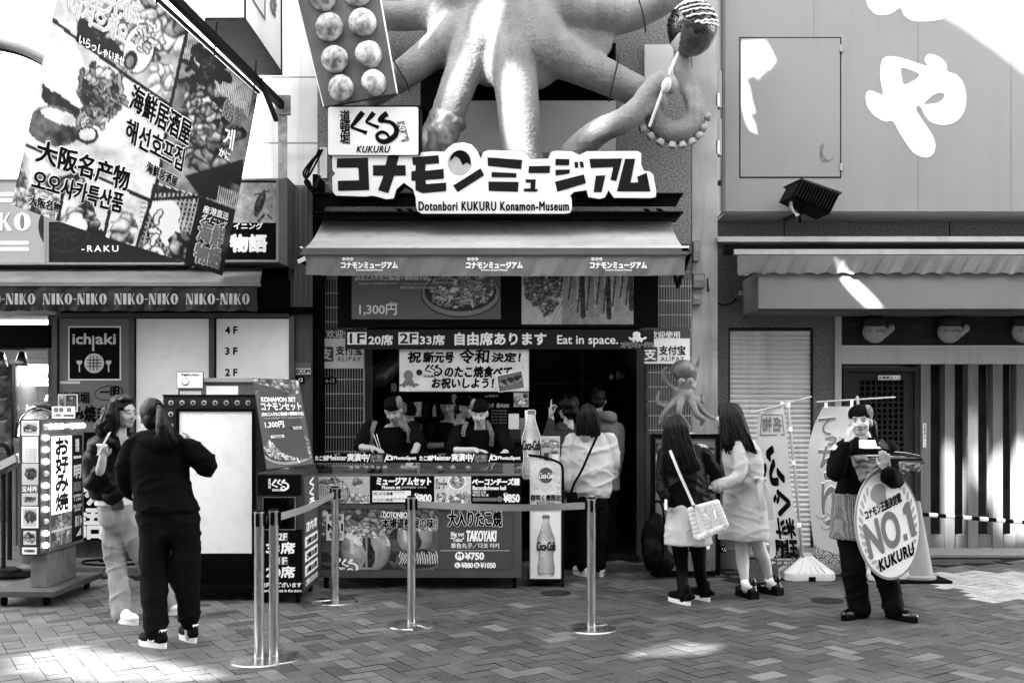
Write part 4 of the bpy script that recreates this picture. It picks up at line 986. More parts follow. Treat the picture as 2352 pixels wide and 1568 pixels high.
w = MB(); w.slab(f, oval(938, 862, 11, 12), .002, .005)
for a in range(6): w.tube([f(934+2*a, 870, .005), f(926+5*a, 882, .005), f(920+8*a, 885+3*math.sin(a*2), .005)], .010, 6)
w.build('octopus_picture', g_, cg)
w = MB(); w.slab(f, oval(963, 855, 7, 7), .002, .006); w.build('dumpling_picture', DARKG, cg)
cv = Canvas(60, 40, .2, 9); [cv.ball(.2+.3*k, .55-.05*k, .26, .35, k) for k in range(3)]
w = MB(); w.slab(f, [(1139,862),(1200,849),(1207,892),(1145,901)], .003, .007); w.build('photo_border', WHITE, cg)
fp = quad(f(1142,864,.009), f(1198,852,.009), f(1204,890,.009), f(1147,899,.009)); paint(cv, fp, (0,0,1,1), cg, 'photo', .001)
# pay signs
for k, (u0, u1, lb) in enumerate(((729, 836, 'payment sign in Chinese on the left tile pillar beside the counter'), (1471, 1584, 'payment sign in Chinese on the right tile pillar above the octopus statue'))):
    t = thing('payment_sign', lb, 'sign', P((u0+u1)/2, 845, YC-.02), 'payment signs'); f = front(YC-.02); v1 = 846 if k == 0 else 835
    w = MB(); w.rect(f, u0, 777, u1, v1, .01, .006); w.build('white_sheet', WHITE, t)
    w = MB(); w.rect(f, u0, 752, u1, 777, .01, .006); w.build('grey_band', mat('pay band grey', .12, .5), t)
    text('欢迎使用', f, ((u0+21, 758, u0+98, 776) if k == 0 else (u0+22, 761, u0+90, 777)), WHITE, t, .4, .009)
    dx = 0 if k == 0 else 10
    w = MB(); w.slab(f, rrect(u0+3+dx*.2, 796, u0+37+dx*.2, 830, 4), .002, .009); w.build('logo_square', mat('pay logo grey', .14, .4), t)
    text('支', f, (u0+7+dx*.2, 800, u0+33+dx*.2, 826), WHITE, t, .8, .012)
    text('支付宝', f, (u0+43, 794, u0+103, 815), INK, t, .6, .009); text('ALIPAY', f, (u0+46, 819, u0+100, 829), INK, t, .15, .009, spacing=1.3)
# spotlight at the awning corner
sl = thing('spotlight', 'small black floodlight at the left corner of the grey awning', 'floodlight', P(697, 610, 9.5)); f = front(9.4)
w = MB(); w.slab(f, [(682,592),(702,580),(708,612),(694,606)], .12, 0); w.build('housing', BLACKMETAL, sl); w = MB(); w.slab(f, [(683,597),(701,588),(703,598),(686,606)], .01, .012); w.build('lens', WHITE, sl)
# ================================================================ giant octopus sculpture
YO = 9.9
def K4(x, y, Y): return P(658.6 + x*.42, y*.42, Y)
def arm4(pts, per=6):                                          # crop x, crop y, crop radius, depth
    a = spline(pts, per); return tube_geo([K4(q[0], q[1], q[3]) for q in a], [q[2]*.42*q[3]/FD for q in a], 16)
oc = thing('octopus_sculpture', 'giant rough plaster octopus spreading its arms over the shop front', 'sculpture', P(1180, 340, YO))
gs = [arm4([(1050,-80,150,9.95),(900,30,110,9.95),(760,70,85,9.95),(620,90,80,9.98),(480,80,75,10)]),
      arm4([(1080,-60,150,9.9),(1000,80,120,9.85),(880,210,98,9.8),(760,315,92,9.8),(640,405,84,9.8),(540,470,76,9.85),(470,520,70,9.9)]),
      arm4([(1090,-60,150,9.9),(1040,150,118,9.75),(985,330,104,9.72),(925,500,98,9.7),(860,680,90,9.75),(800,830,84,9.8),(760,930,80,9.9)]),
      arm4([(1210,-60,180,9.9),(1225,250,140,9.72),(1255,480,122,9.66),(1272,650,116,9.66),(1290,860,112,9.75),(1300,1000,108,9.85)]),
      arm4([(1320,-60,190,9.9),(1400,220,150,9.75),(1560,335,112,9.75),(1720,410,98,9.8),(1850,470,88,9.85),(1960,520,80,9.9),(2020,560,70,10)]),
      arm4([(1380,-80,190,9.9),(1520,30,150,9.8),(1700,80,118,9.8),(1880,70,100,9.85),(2040,0,90,9.85),(2150,-80,85,9.85)]),
      arm4([(1470,1000,100,9.95),(1570,850,86,9.8),(1700,725,74,9.6),(1830,665,70,9.5),(1925,590,66,9.48),(1985,500,60,9.45),(2045,435,52,9.42),(2095,450,46,9.4),(2098,480,44,9.38)]),
      arm4([(2165,310,44,9.6),(2168,380,48,9.6),(2200,480,54,9.6),(2238,570,58,9.6),(2228,660,62,9.6),(2150,725,66,9.6),(2060,705,62,9.62),(2000,630,56,9.66),(1985,560,50,9.75),(2000,520,45,9.9)]),
      ell_geo(K4(1210, -60, 9.92), (.85, .44, .56)), ell_geo(K4(1230, -420, 9.9), (.75, .6, .8)), ell_geo(K4(1190, 140, 9.85), (.55, .32, .5)),
      ell_geo(K4(1110, 270, 9.78), (.22, .17, .38)), ell_geo(K4(1350, 310, 9.80), (.30, .17, .34)), ell_geo(K4(905, 230, 9.84), (.24, .14, .34), Matrix.Rotation(rad(-20), 3, 'Y')), ell_geo(K4(1560, 200, 9.85), (.42, .18, .28), Matrix.Rotation(rad(15), 3, 'Y')), ell_geo(K4(930, 40, 9.92), (.42, .22, .26), Matrix.Rotation(rad(-25), 3, 'Y')), ell_geo(K4(1540, 80, 9.9), (.45, .25, .30))]
m_oct = mat('painted rough plaster', 0.28, .55, var=.22, scale=3.5, bump=1.0, bscale=42, streak=.38)
organic('body', gs, m_oct, oc, .018, 26, disp=lambda co: .003*fbm(co*7, 3) + .003*fbm(co*45, 5))
w = MB()
for x, y in ((2303,640),(2284,700),(2257,745),(2218,778),(2165,797),(2108,800),(2040,782),(1985,748),(1940,705)):
    c = K4(x, y, 9.56); out = Vector((x-2140, 0, -(y-640))).normalized(); w.lathe((0,0,0), [(.02,0),(.036,.01),(.040,.035),(.028,.045),(.012,.03)], 14) if False else None
    B = out.to_track_quat('Z', 'Y').to_matrix().to_4x4(); w.M = Matrix.Translation(c - out*.02) @ B
    w.lathe((0,0,0), [(.03,-.02),(.040,.02),(.042,.036),(.030,.042),(.018,.030)], 14)
w.M = None; w.build('suckers', mat('pale sucker', .34, .5, var=.15), oc, True)
def seam(pts, name='seam'):
    w = MB(); w.tube([K4(x, y, Y) for x, y, Y in pts], .008, 6); w.build(name, DARKG, oc, True)
seam([(585,330,9.62),(620,395,9.58),(655,450,9.6),(672,500,9.66)]); seam([(1818,305,9.72),(1800,390,9.6),(1780,470,9.6),(1762,555,9.66)]); seam([(1925,0,9.62),(1945,60,9.6),(1958,130,9.6),(1962,175,9.66)])
organic('foil_wrap', [arm4([(880,640,98,9.74),(830,760,96,9.76),(780,880,90,9.8)])], mat('crumpled foil', .26, .38, metal=.3, var=.4, scale=10), oc, .02, 2, disp=lambda co: .022*np.abs(fbm(co*9, 9)) + .008*fbm(co*22, 4))
w = MB(); c = K4(2076, 468, 9.33); w.add(*ell_geo(c, (.045, .05, .075), Matrix.Rotation(rad(20), 3, 'Y'))); w.build('arm_tip', mat('pale arm tip', .55, .5), oc, True)
# dumpling on a skewer
sk = thing('dumpling_skewer', 'dark glazed dumpling ball with white mayonnaise stripes on a skewer held by the octopus', 'skewer', K4(2140, 290, 9.5))
c = K4(2215, 158, 9.45); R_ = .243
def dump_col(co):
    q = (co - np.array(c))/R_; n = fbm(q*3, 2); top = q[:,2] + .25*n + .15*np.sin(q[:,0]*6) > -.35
    g = np.where(top, .004, np.where(q[:,0] < -.55, .55, .10 + .05*n)); return np.clip(g, .008, .6)  # pale patch on the left flank is a highlight put into the colour
organic('ball', [ell_geo(c, (R_*.97, R_*.97, R_*1.05), None, 28, 18)], attr_mat('glazed sauce', .16, bump=.5, bscale=26, spec=.6), sk, .014, 2, disp=lambda co: .006*fbm(co*9, 3), color=dump_col)
def on_ball(az, el): return c + Vector((math.sin(az)*math.cos(el), -math.cos(az)*math.cos(el), math.sin(el)*1.05))*(R_+.004)
w = MB()
for (a0, e0), (a1, e1) in (((-.55,.95),(.5,1.25)), ((-.75,.72),(.8,1.02)), ((-.7,.45),(1.0,.80)), ((-.55,.30),(1.15,.58)), ((-.35,.10),(1.3,.36)), ((-.05,-.12),(1.35,.18)), ((.15,-.15),(1.3,-.02)), ((-1.0,.6),(-.5,1.1))):
    n = 14; w.tube([on_ball(a0+(a1-a0)*i/n, e0+(e1-e0)*i/n + .02*math.sin(i*2.1+a0*9)) for i in range(n+1)], [.0085*(1+.3*math.sin(i*1.7)) for i in range(n+1)], 7)
w.build('mayonnaise_stripes', WHITE, sk, True)
w = MB(); r_ = random.Random(5)
for k in range(90):
    a, e = r_.uniform(-1.4, 1.4), r_.uniform(0, 1.3); d_ = Vector((math.sin(a)*math.cos(e), -math.cos(a)*math.cos(e), math.sin(e)*1.05)); w.add(*ell_geo(c + d_*R_, (.012, .012, .012), None, 6, 4))
w.build('sprinkles', DARKG, sk, True)
w = MB(); w.tube([K4(2140,290,9.42), K4(2075,440,9.34), K4(1985,690,9.36)], .014, 8); w.build('stick', mat('pale skewer wood', .6, .6, var=.2), sk, True)
# tray of dumplings
YT = 9.35
ty = thing('dumpling_tray', 'tilted giant tray model holding two rows of pale dumpling balls above the logo board', 'tray', P(830, 240, YT))
ft = quad(P(650,-140,YT-.12), P(848,-140,YT-.12), P(910.6,214,YT), P(744.7,245.7,YT))
w = MB(); w.rect(ft, 0, 0, 1, 1, .07, 0); w.build('board', mat('tray board', .2, .5, var=.25, scale=5, streak=.3), ty)
w = MB(); w.rect(ft, -.012, 0, 0, 1, .10, .015); w.rect(ft, 1, 0, 1.012, 1, .10, .015); w.build('edge_trim', WHITE, ty)
def db_col(cc, R):
    def g(co):
        q = (co - np.array(cc))/R; n = fbm(q*2.4 + cc.x*5, 4); return np.clip(.46 + .26*n - .12*(fbm(q*6, 8) > .3), .1, .75)
    return g
for k, (x, y, r) in enumerate(((195,-12,74),(390,-35,74),(232,150,77),(413,123,75),(263,325,72),(447,298,74),(298,483,71),(475,455,70))):
    R_ = r*.42*YT/FD; cc = K4(x, y, YT-.10)
    organic('dumpling', [ell_geo(cc, (R_, R_*.8, R_), None, 24, 16)], attr_mat('painted dumpling', .5, bump=.3, bscale=40), ty, .013, 2, disp=lambda co: .008*fbm(co*7, 6), color=db_col(cc, R_))
# ================================================================ right building fittings
m_box = mat('grey sign box paint', .27, .5, var=.05, scale=1.2, streak=.08)
YB = 10.5
sbx = thing('sign_box', 'huge grey sign box with white rounded hiragana and an access hatch on the right building', 'sign', P(2100, 490, YB)); f = front(YB)
w = MB(); a, b = P(1661,-300,YB), P(2900,490,YB); w.bbox(a.x, b.x, YB, YR-.005, b.z, a.z, .02); w.build('box', m_box, sbx)
w = MB(); w.rect(f, 1869, -300, 1870, 490, .004, .002); w.rect(f, 2108, -300, 2109, 490, .004, .002); w.rect(f, 2322, -300, 2323, 490, .004, .002); w.build('sheet_joint', mat('joint shade', .19, .6), sbx)  # thin darker lines along the sheet joints
def cut(f, outer, inner, d, name, m, parent, t=.003):
    pv_, pe_ = [], []
    for L_ in [outer] + inner:
        k = len(pv_); pv_ += [Vector(q) for q in L_]; pe_ += [(k+i, k+(i+1) % len(L_)) for i in range(len(L_))]
    tv, te, tf, *_ = delaunay_2d_cdt(pv_, pe_, [], 0, 1e-4); w = MB(); w.v = [tuple(f(p.x, p.y, d)) for p in tv]
    for q in tf:
        cx_, cy_ = sum(tv[i].x for i in q)/3, sum(tv[i].y for i in q)/3
        if in_poly(cx_, cy_, outer) and not any(in_poly(cx_, cy_, h) for h in inner): w.f.append(tuple(q))
    return w.build(name, m, parent)
def K8(x, y): return (1552.3 + .5159*x, .5159*y)
def sm(pts, per=5):                                            # smooth closed outline
    a = np.array(pts + pts[:3], float); a = np.vstack([pts[-1:], a]); out = []
    for i in range(1, len(pts)+1):
        p0, p1, p2, p3 = a[i-1], a[i], a[i+1], a[i+2]
        for k in range(per):
            t = k/per; out.append(tuple(0.5*((2*p1)+(-p0+p2)*t+(2*p0-5*p1+4*p2-p3)*t*t+(-p0+3*p1-3*p2+p3)*t**3)))
    return out
ya = [(922,418),(909,340),(916,275),(938,254),(975,254),(1030,267),(1118,295),(1108,272),(1116,248),(1142,243),(1182,262),(1205,290),(1208,318),(1250,335),(1280,375),(1292,430),(1285,490),(1255,535),(1205,556),(1150,550),(1115,525),(1087,474),(1069,487),(1100,540),(1140,600),(1154,640),(1150,675),(1130,697),(1100,700),(1065,685),(1040,660),(1000,600),(966,541),(935,542),(890,520),(855,480),(845,440),(850,412),(870,405),(900,416)]
cut(f, sm([K8(*q) for q in ya], 4), [sm([K8(*q) for q in h], 4) for h in ([(1002,312),(1014,303),(1085,335),(1020,378),(1005,345)], [(1105,463),(1140,428),(1175,413),(1195,422),(1188,442),(1160,460)])], .004, 'lettering', WHITE, sbx)
up = [(850,-60),(852,20),(880,58),(915,69),(960,60),(998,37),(1015,68),(1050,92),(1100,97),(1160,92),(1220,70),(1262,30),(1280,-40),(1200,-130),(950,-130)]
cut(f, sm([K8(*q) for q in up], 4), [sm([K8(*q) for q in [(1000,-40),(1050,2),(1098,-2),(1130,-50),(1070,-80)]], 4)], .004, 'lettering', WHITE, sbx)
w = MB(); w.frame(f, 1698, 86, 1932, 409, 2.2, .01, .003); w.build('hatch_gap', INK, sbx)
hd = MB(); hd.rect(f, 1701, 88.5, 1929, 406, .02, .006); hd.build('hatch', m_box, sbx)
for v in (112, 384): w = MB(); w.rect(f, 1927, v-8, 1934, v+8, .01, .02); w.build('hinge', STEEL, sbx)
w = MB(); w.slab(f, sm([(1884,335),(1893,330),(1890,352),(1900,368),(1918,360),(1905,372),(1890,374),(1882,360)], 3), .001, .0075); w.build('scrape', mat('scrape grey', .17, .6, var=.4, scale=30), sbx)
# floodlight
fl_ = thing('floodlight', 'black finned floodlight tilted on a bracket below the hatch of the grey sign box', 'floodlight', P(1830, 505, 10.4))
q = quad(P(1838,414,10.1), P(1928,446,10.25), P(1905,492,10.2), P(1818,452,10.05))
w = MB(); w.rect(q, 0, 0, 1, 1, .22, 0); w.build('housing', BLACKMETAL, fl_)
w = MB()
for k in range(13): w.rect(q, .03+.075*k, .06, .055+.075*k, .97, .05, .045)
w.build('fins', BLACKMETAL, fl_)
w = MB(); w.rect(q, -.02, -.08, 1.02, .02, .3, .02); w.build('hood', mat('grey hood edge', .05, .4, var=.3), fl_)
w = MB(); w.slab(front(10.15), [(1815,440),(1822,452),(1820,470),(1826,488),(1838,492),(1830,498),(1815,478)], .05, 0); w.build('bracket', mat('pale clamp', .45, .4, metal=.5, var=.3), fl_)
w = MB(); bar(w, P(1800,505,10.2), P(1850,486,10.2), .03, .02); bar(w, P(1836,488,10.2), P(1838,510,10.45), .015, .015); w.build('bracket_arm', BLACKMETAL, fl_)
# awning of the restaurant
ra = thing('awning', 'rolled up scalloped awning under the huge grey sign box', 'awning', P(2050, 630, 10.2)); f = front(10.3)
w = MB(); w.rect(f, 1648, 543, 2800, 555, .5, .0); w.build('cassette_bar', mat('pale aluminium bar', .42, .35, metal=.4, var=.12, streak=.2), ra)
w = MB(); w.rect(front(10.25), 1684, 574, 2800, 586, .1, .05); w.build('front_bar', mat('pale aluminium bar'), ra)
w = MB(); w.rect(front(10.5), 1665, 557, 2800, 572, .1, .0); w.build('rolled_cloth', DARKG, ra)  # dark strip stands in for the dark gap between the two bars
valance(1694, 2800, 586, 628, 10.2, 'valance', mat('grey scalloped cloth', .17, .7, var=.15, scale=4, dirt=.2), ra, 330, 8, .8, hem=lambda u: 631 - 5.5*abs(math.cos(math.pi*(u-1694)/40.5)) - (8*max(0, (1730-u)/36) if u < 1730 else 0)*-1)
w = MB(); w.rect(front(10.25), 1665, 565, 1690, 583, .1, 0); w.build('bracket', BLACKMETAL, ra)
fa = thing('fascia_box', 'long plain grey fascia box under the scalloped awning', 'fascia', P(2200, 712, 10.5))
w = MB(); a, b = P(1742,624,10.24), P(2900,711,10.24); w.bbox(a.x, b.x, 10.24, YR-.004, b.z, a.z, .006); w.build('box', mat('fascia grey', .2, .5, var=.05, streak=.1), fa)
w = MB(); w.rect(front(10.23), 1742, 709, 2900, 713, .04, .004); w.build('drip_edge', DARKMETAL, fa)
# pipes, tubes and boxes between the buildings
dp = thing('downpipe', 'grey rainwater pipe running down beside the granite pier', 'pipe', P(1637, 1290, 10.6))
w = MB(); s_ = 10.6/FD; w.lathe(P(1637, 1290, 10.6), [(6.3*s_, 0), (6.3*s_, (1290-430)*s_)], 14); w.tube([P(1637,432,10.6), P(1638,424,10.6), P(1645,420,10.65), P(1660,420,10.8)], 6.3*s_, 12); w.build('pipe', mat('pipe grey', .2, .5, var=.15, streak=.5), dp, auto=40)
for v in (505, 752, 902, 930): w = MB(); w.lathe(P(1637, v, 10.6), [(7.6*s_, 0), (7.6*s_, 6*s_)], 14); w.build('pipe_joint', mat('pipe band', .11, .6, var=.3), dp, auto=40)
for k, (v0, v1) in enumerate(((163,252),(273,361))):
    t = thing('tube_lamp', ['upper pale tube lamp fixed to the left edge of the sign box', 'lower pale tube lamp fixed to the left edge of the sign box'][k], 'lamp', P(1648, v1, 10.45), 'tube lamps on the sign box edge')
    w = MB(); w.lathe(P(1648, v1, 10.45), [(.02,0),(.046,.01),(.046,(v1-v0)*10.45/FD-.01),(.02,(v1-v0)*10.45/FD)], 14); w.build('tube', mat('tube grey', .3, .4, var=.1), t, auto=40)
    w = MB(); w.rect(front(10.4), 1645, v1-38, 1653, v1-8, .003, 0); w.build('sticker', WHITE, t)
w = MB(); w.rect(front(10.55), 1630, -80, 1640, 415, .1, 0); tag(w.build('cable_duct', BLACKMETAL), 'black vertical cable duct beside the huge sign box', 'duct')
for k, (u0, v0, u1, v1, lb) in enumerate(((1592,552,1609,600,'tall grey meter box above two smaller ones on the side wall'),(1592,627,1620,661,'white edged meter box between two grey ones on the side wall'),(1590,674,1612,700,'small low junction box under the meter boxes on the side wall'))):
    t = thing('meter_box', lb, 'box', P(u0, v1, 10.3), 'boxes on the side wall'); a, b = P(u0, v0, 10.3), P(u1, v1, 10.3)
    w = MB(); w.bbox(a.x, b.x, 10.3, 10.44, b.z, a.z, .008); w.build('case', mat('meter grey', .22, .5, var=.2, streak=.3), t); w = MB(); w.rect(front(10.3), u0+3, v0+5, u1-3, v0+(v1-v0)*.5, .004, .004); w.build('cover', mat('meter cover', .3, .4), t)
jb = thing('junction_box', 'small metal switch box with a sagging cable on the granite wall', 'box', P(1699, 688, YR)); f = front(YR-.06)
w = MB(); w.slab(f, rrect(1690, 661, 1708, 688, 3), .06, 0); w.build('case', GREYMETAL, jb); w = MB(); w.rect(f, 1696, 668, 1707, 678, .02, .015); w.build('cover', STEEL, jb)
w = MB(); w.tube([Vector(q) for q in spline([P(1691,685,10.93), P(1678,697,10.93), P(1655,699,10.93), P(1640,690,10.7), P(1628,668,10.4), P(1625,640,10.4)], 6)], .008, 6); w.build('cable', RUBBER, jb, True)
# notices on the door and post
for u0, v0, u1, v1, s, lb in ((2017,862,2068,872,'従業員出入口','white horizontal paper notice above the lattice of the staff door'),(2120,972,2127,1027,'従\n業\n員\n出\n入\n口','white vertical paper notice on the post right of the staff door')):
    Yn = YR - .05; t = thing('paper_notice', lb, 'notice', P(u0, v1, Yn)); f = front(Yn)
    w = MB(); w.rect(f, u0, v0, u1, v1, .003, .004); w.build('sheet', WHITE, t); text(s, f, (u0+1.2, v0+1.2, u1-1.2, v1-1.2), INK, t, .2, .006)
# ================================================================ food stall
Y0 = 8.6
F0 = front(Y0)
st = thing('food_stall', 'grey wheeled octopus dumpling stall with menu panels and glass griddle screen', 'food stall', (-.8, 8.85, 0))
SX0, SX1 = P(723,0,Y0).x, P(1198,0,Y0).x
m_stl = mat('stall frame', .13, .4, metal=.4, var=.15, streak=.2)
w = MB(); w.bbox(SX0+.02, SX1-.02, Y0+.012, 9.2, P(0,1318,Y0).z, P(0,1090,Y0).z, .004); w.build('cabinet', m_stl, st)
w = MB(); w.rect(F0, 723, 1157, 1198, 1168, .03, .02); w.rect(F0, 723, 1308, 1198, 1325, .03, .02); w.rect(F0, 723, 1168, 738, 1308, .03, .018); w.rect(F0, 1181, 1168, 1198, 1308, .03, .018); w.build('frame', m_stl, st)
# large picture
cv = Canvas(300, 160, .10, 21); cv.mottle(4, .06, 1)
cv.heap(cv.yy < .45 + .1*cv.noise(3, 4), .10, .03, .5); cv.heap(cv.yy > .7, .13, .02, .16)
def big_ball(cx, cy, r, sd):
    q = cv.mask_ell(cx, cy, r, r*1.02); n = cv.noise(4, sd); n2 = cv.noise(14, sd+1); m = q < 1; lx, ly = (cv.xx-cx)*cv.a/r, (cv.yy-cy)/r
    g = (.34 + .10*n + .06*n2)*(.45 + .6*np.sqrt(np.clip(1-q, 0, 1)))*(1 - .25*ly) + .22*np.exp(-((lx+.45)**2 + (ly-.1)**2)/.05)
    cv.c[m] = np.clip(g, .02, .7)[m]; cv.c[(q >= 1) & (q < 1.08)] *= .3
    cap = m & (ly < -.32 + .16*np.sin(lx*5+sd) + .1*n); cv.c[cap] = np.clip(.68 + .2*n2 - .2*np.abs(n), .2, .8)[cap]
    dr = m & (ly > -.5) & (np.abs(lx-.12-.08*np.sin(ly*5)) < .17 + .05*n) & (ly < .75); cv.c[dr] = np.clip(.035 + .05*n2 + .35*np.exp(-((lx-.03)/.035)**2), .01, .5)[dr]
    dr = m & (np.abs(lx+.55-.05*ly) < .07) & (ly > -.4) & (ly < .2); cv.c[dr] = .6
big_ball(.38, .66, .40, 3); cv.heap((cv.mask_ell(.38, .33, .30, .13) + .6*cv.noise(6, 12)) < 1, .045, .25, .85)
big_ball(.80, .46, .29, 8); cv.heap((cv.mask_ell(.82, .26, .30, .10) + .6*cv.noise(6, 15)) < 1, .045, .3, .85)
cv.ell(.84, .84, .38, .19, .14); cv.ell(.84, .82, .35, .16, .02)
for k in range(5): cv.ball(.70+.07*k, .80+.04*(k % 2), .09, .16, k, False)
for k in range(16): cv.stroke([(.68+.02*k, .70+.02*(k % 3)), (.665+.022*k, .78), (.69+.02*k, .83), (.67+.022*k, .90)], .006, .7)
cv.mottle(30, .03, 9)
paint(cv, F0, (739, 1169, 1006, 1307), st, 'big_picture', .006)
w = MB(); w.rect(F0, 750, 1180, 790, 1240, .001, .008); w.build('seal', PALE, st)
text('No.1', F0, (754, 1202, 787, 1218), INK, st, 1.2, .010); text('受賞!', F0, (757, 1222, 785, 1234), INK, st, .4, .010); text('道頓堀', F0, (756, 1184, 785, 1194), INK, st, .2, .010)
w = MB(); w.slab(F0, [(878,1176),(946,1172),(946,1188),(880,1192)], .001, .008); w.build('name_ribbon', INK, st)
text('DOTONBORI', F0, (881, 1175, 944, 1188), WHITE, st, .4, .011); text('本場道頓堀の味!!', F0, (878, 1189, 1005, 1212), WHITE, st, 2.0, .009, shear=.1); text('本場道頓堀の味!!', F0, (878, 1189, 1005, 1212), INK, st, .7, .013, shear=.1)
kuku(F0, 768, 1282, .5, WHITE, st, .009); text('KUKURU', F0, (772, 1301, 794, 1306), WHITE, st, .2, .009)
w = MB(); w.rect(F0, 1006, 1169, 1181, 1307, .003, .005); w.build('price_panel', mat('price panel grey', .10, .45, var=.1), st)
text('大入りたこ焼', F0, (1030, 1172, 1152, 1208), WHITE, st, 3.0, .007); text('大入りたこ焼', F0, (1030, 1172, 1152, 1208), INK, st, 1.2, .011)
text('Big cut\n"Tako"', F0, (1036, 1221, 1066, 1243), WHITE, st, .4, .007); text('TAKOYAKI', F0, (1072, 1218, 1140, 1242), WHITE, st, 1.1, .007, shear=.15)
text('章鱼丸子／다코 야키', F0, (1036, 1246, 1146, 1258), WHITE, st, .2, .007)
w = MB(); w.rect(F0, 1012, 1263, 1170, 1264, .001, .007); w.build('rule', PALE, st)
w = MB(); w.slab(F0, oval(1056, 1276, 11, 10), .001, .007); w.slab(F0, oval(1051, 1297, 7, 6.5), .001, .007); w.slab(F0, oval(1095, 1297, 7, 6.5), .001, .007); w.build('size_discs', WHITE, st)
text('M', F0, (1051, 1270, 1061, 1279), INK, st, .4, .009); text('L', F0, (1049, 1294, 1053, 1300), INK, st, .2, .009); text('XL', F0, (1091, 1294, 1099, 1300), INK, st, .2, .009)
text('¥750', F0, (1069, 1268, 1111, 1284), WHITE, st, 1.1, .007); text('¥880', F0, (1060, 1291, 1086, 1303), WHITE, st, .7, .007); text('¥1050', F0, (1104, 1291, 1138, 1303), WHITE, st, .7, .007)
# menu panels
w = MB(); w.rect(F0, 722, 1091, 1198, 1156, .02, .014); w.build('menu_board', INK, st)
cv = Canvas(120, 64, .5, 31); bowl(cv, .30, .62, .58, .52, 10); 
for k in range(6): cv.ball(.12+.075*k, .52+.08*(k % 2), .18, .14, k, False)
for k in range(16): cv.stroke([(.06+.033*k, .32), (.04+.035*k, .5), (.09+.033*k, .62), (.05+.034*k, .84)], .011, .7)
cv.ell(.78, .25, .26, .26, .5); cv.chunks(.78, .22, .18, .18, 12, .25, .7, .1); cv.chunks(.80, .82, .36, .2, 24, .3, .8, .09); cv.mottle(18, .05, 2)
paint(cv, F0, (724, 1093, 850, 1155), st, 'set_picture', .017)
cv = Canvas(80, 60, .6, 33); cv.ell(.62, .2, .32, .30, .8); cv.ell(.62, .2, .27, .25, .3); cv.chunks(.62, .2, .18, .18, 14, .3, .8, .08); cv.chunks(.72, .82, .45, .22, 30, .3, .8, .09); cv.mottle(14, .08, 3)
paint(cv, F0, (998, 1093, 1082, 1155), st, 'cheese_picture', .017)
text('ジューシー\nベーコン', F0, (1001, 1098, 1027, 1152), INK, st, .4, .020)
text('ミュージアムセット', F0, (866, 1096, 990, 1113), WHITE, st, 1.5, .017, shear=.05); text('Museum set', F0, (878, 1114, 920, 1122), WHITE, st, .35, .017); text('道頓堀博物館套餐／뮤지엄 세트', F0, (922, 1116, 980, 1121), PALE, st, 0, .017)
w = MB(); w.rect(F0, 856, 1126, 944, 1152, .001, .016); w.build('set_card', WHITE, st)
text('大たこ入り たこ焼 4個', F0, (858, 1128, 902, 1136), INK, st, .2, .019); text('ベーコンチーズ焼 4個', F0, (858, 1143, 902, 1150), INK, st, .1, .019); text('Tako Yaki', F0, (905, 1127, 930, 1131), INK, st, 0, .019); text('Bacon&cheese ball', F0, (905, 1142, 940, 1146), INK, st, 0, .019)
text('¥800', F0, (953, 1134, 991, 1152), WHITE, st, 1.0, .017); text('税込', F0, (954, 1131, 962, 1135), WHITE, st, 0, .018)
text('ベーコンチーズ焼', F0, (1085, 1098, 1193, 1113), WHITE, st, 1.2, .017, shear=.12); text('Bacon&cheese ball', F0, (1086, 1115, 1162, 1124), WHITE, st, .45, .017)
text('培根芝士球', F0, (1086, 1126, 1116, 1132), WHITE, st, .1, .017); text('베이컨 치즈 볼', F0, (1086, 1133, 1122, 1139), WHITE, st, .1, .017)
w = MB(); w.slab(F0, rrect(1086, 1142, 1141, 1150, 2), .001, .016); w.slab(F0, oval(1148, 1145, 6.5, 6.5), .001, .016); w.build('note_label', MIDG, st)
text('¥850', F0, (1157, 1134, 1193, 1152), WHITE, st, 1.0, .017); text('税込', F0, (1158, 1130, 1166, 1134), WHITE, st, 0, .018)
# glass screen with the black strip along its top
w = MB(); w.rect(F0, 720, 1040, 1200, 1062, .015, .012); w.build('title_strip', INK, st)
for u0 in (723, 962):
    text('たこ焼', F0, (u0+2, 1046, u0+29, 1057), WHITE, st, .6, .015); text('Meister', F0, (u0+30, 1045, u0+74, 1056), WHITE, st, .6, .015); text('実演中', F0, (u0+76, 1041, u0+121, 1058), WHITE, st, .9, .015)
    text('/', F0, (u0+120, 1042, u0+128, 1060), WHITE, st, .2, .015); text('/', F0, (u0+160, 1042, u0+168, 1060), WHITE, st, .2, .015); text('PhotoSpot', F0, (u0+182, 1047, u0+233, 1057), WHITE, st, .5, .015); text('マイスター', F0, (u0+44, 1041, u0+62, 1044), WHITE, st, 0, .016)
    cv = Canvas(30, 16, .15, 40); cv.chunks(.5, .5, .8, .5, 22, .05, .6, .12); paint(cv, F0, (u0+128, 1043, u0+157, 1060), st, 'strip_picture', .0145)
    w = MB(); w.slab(F0, rrect(u0+165, 1046, u0+180, 1056, 2), .001, .014); w.rect(F0, u0+169, 1044, u0+175, 1046, .001, .014); w.build('camera_symbol', WHITE, st)
    w = MB(); w.slab(F0, oval(u0+172.5, 1051, 3.2, 3.2), .001, .0165); w.build('camera_lens', INK, st)
GL = glass_mat('screen glass', .03, .9)
w = MB(); w.rect(F0, 723, 1062, 1198, 1089, .004, .0); w.build('glass_front', GL, st)
w = MB(); w.rect(F0, 722, 1087, 1199, 1092, .03, .016); w.rect(F0, 959, 1062, 964, 1087, .01, .008); w.rect(F0, 720, 1062, 724, 1087, .012, .008); w.rect(F0, 1196, 1062, 1200, 1087, .012, .008); w.build('screen_rail', mat('screen rail', .2, .35, metal=.6, var=.2), st)
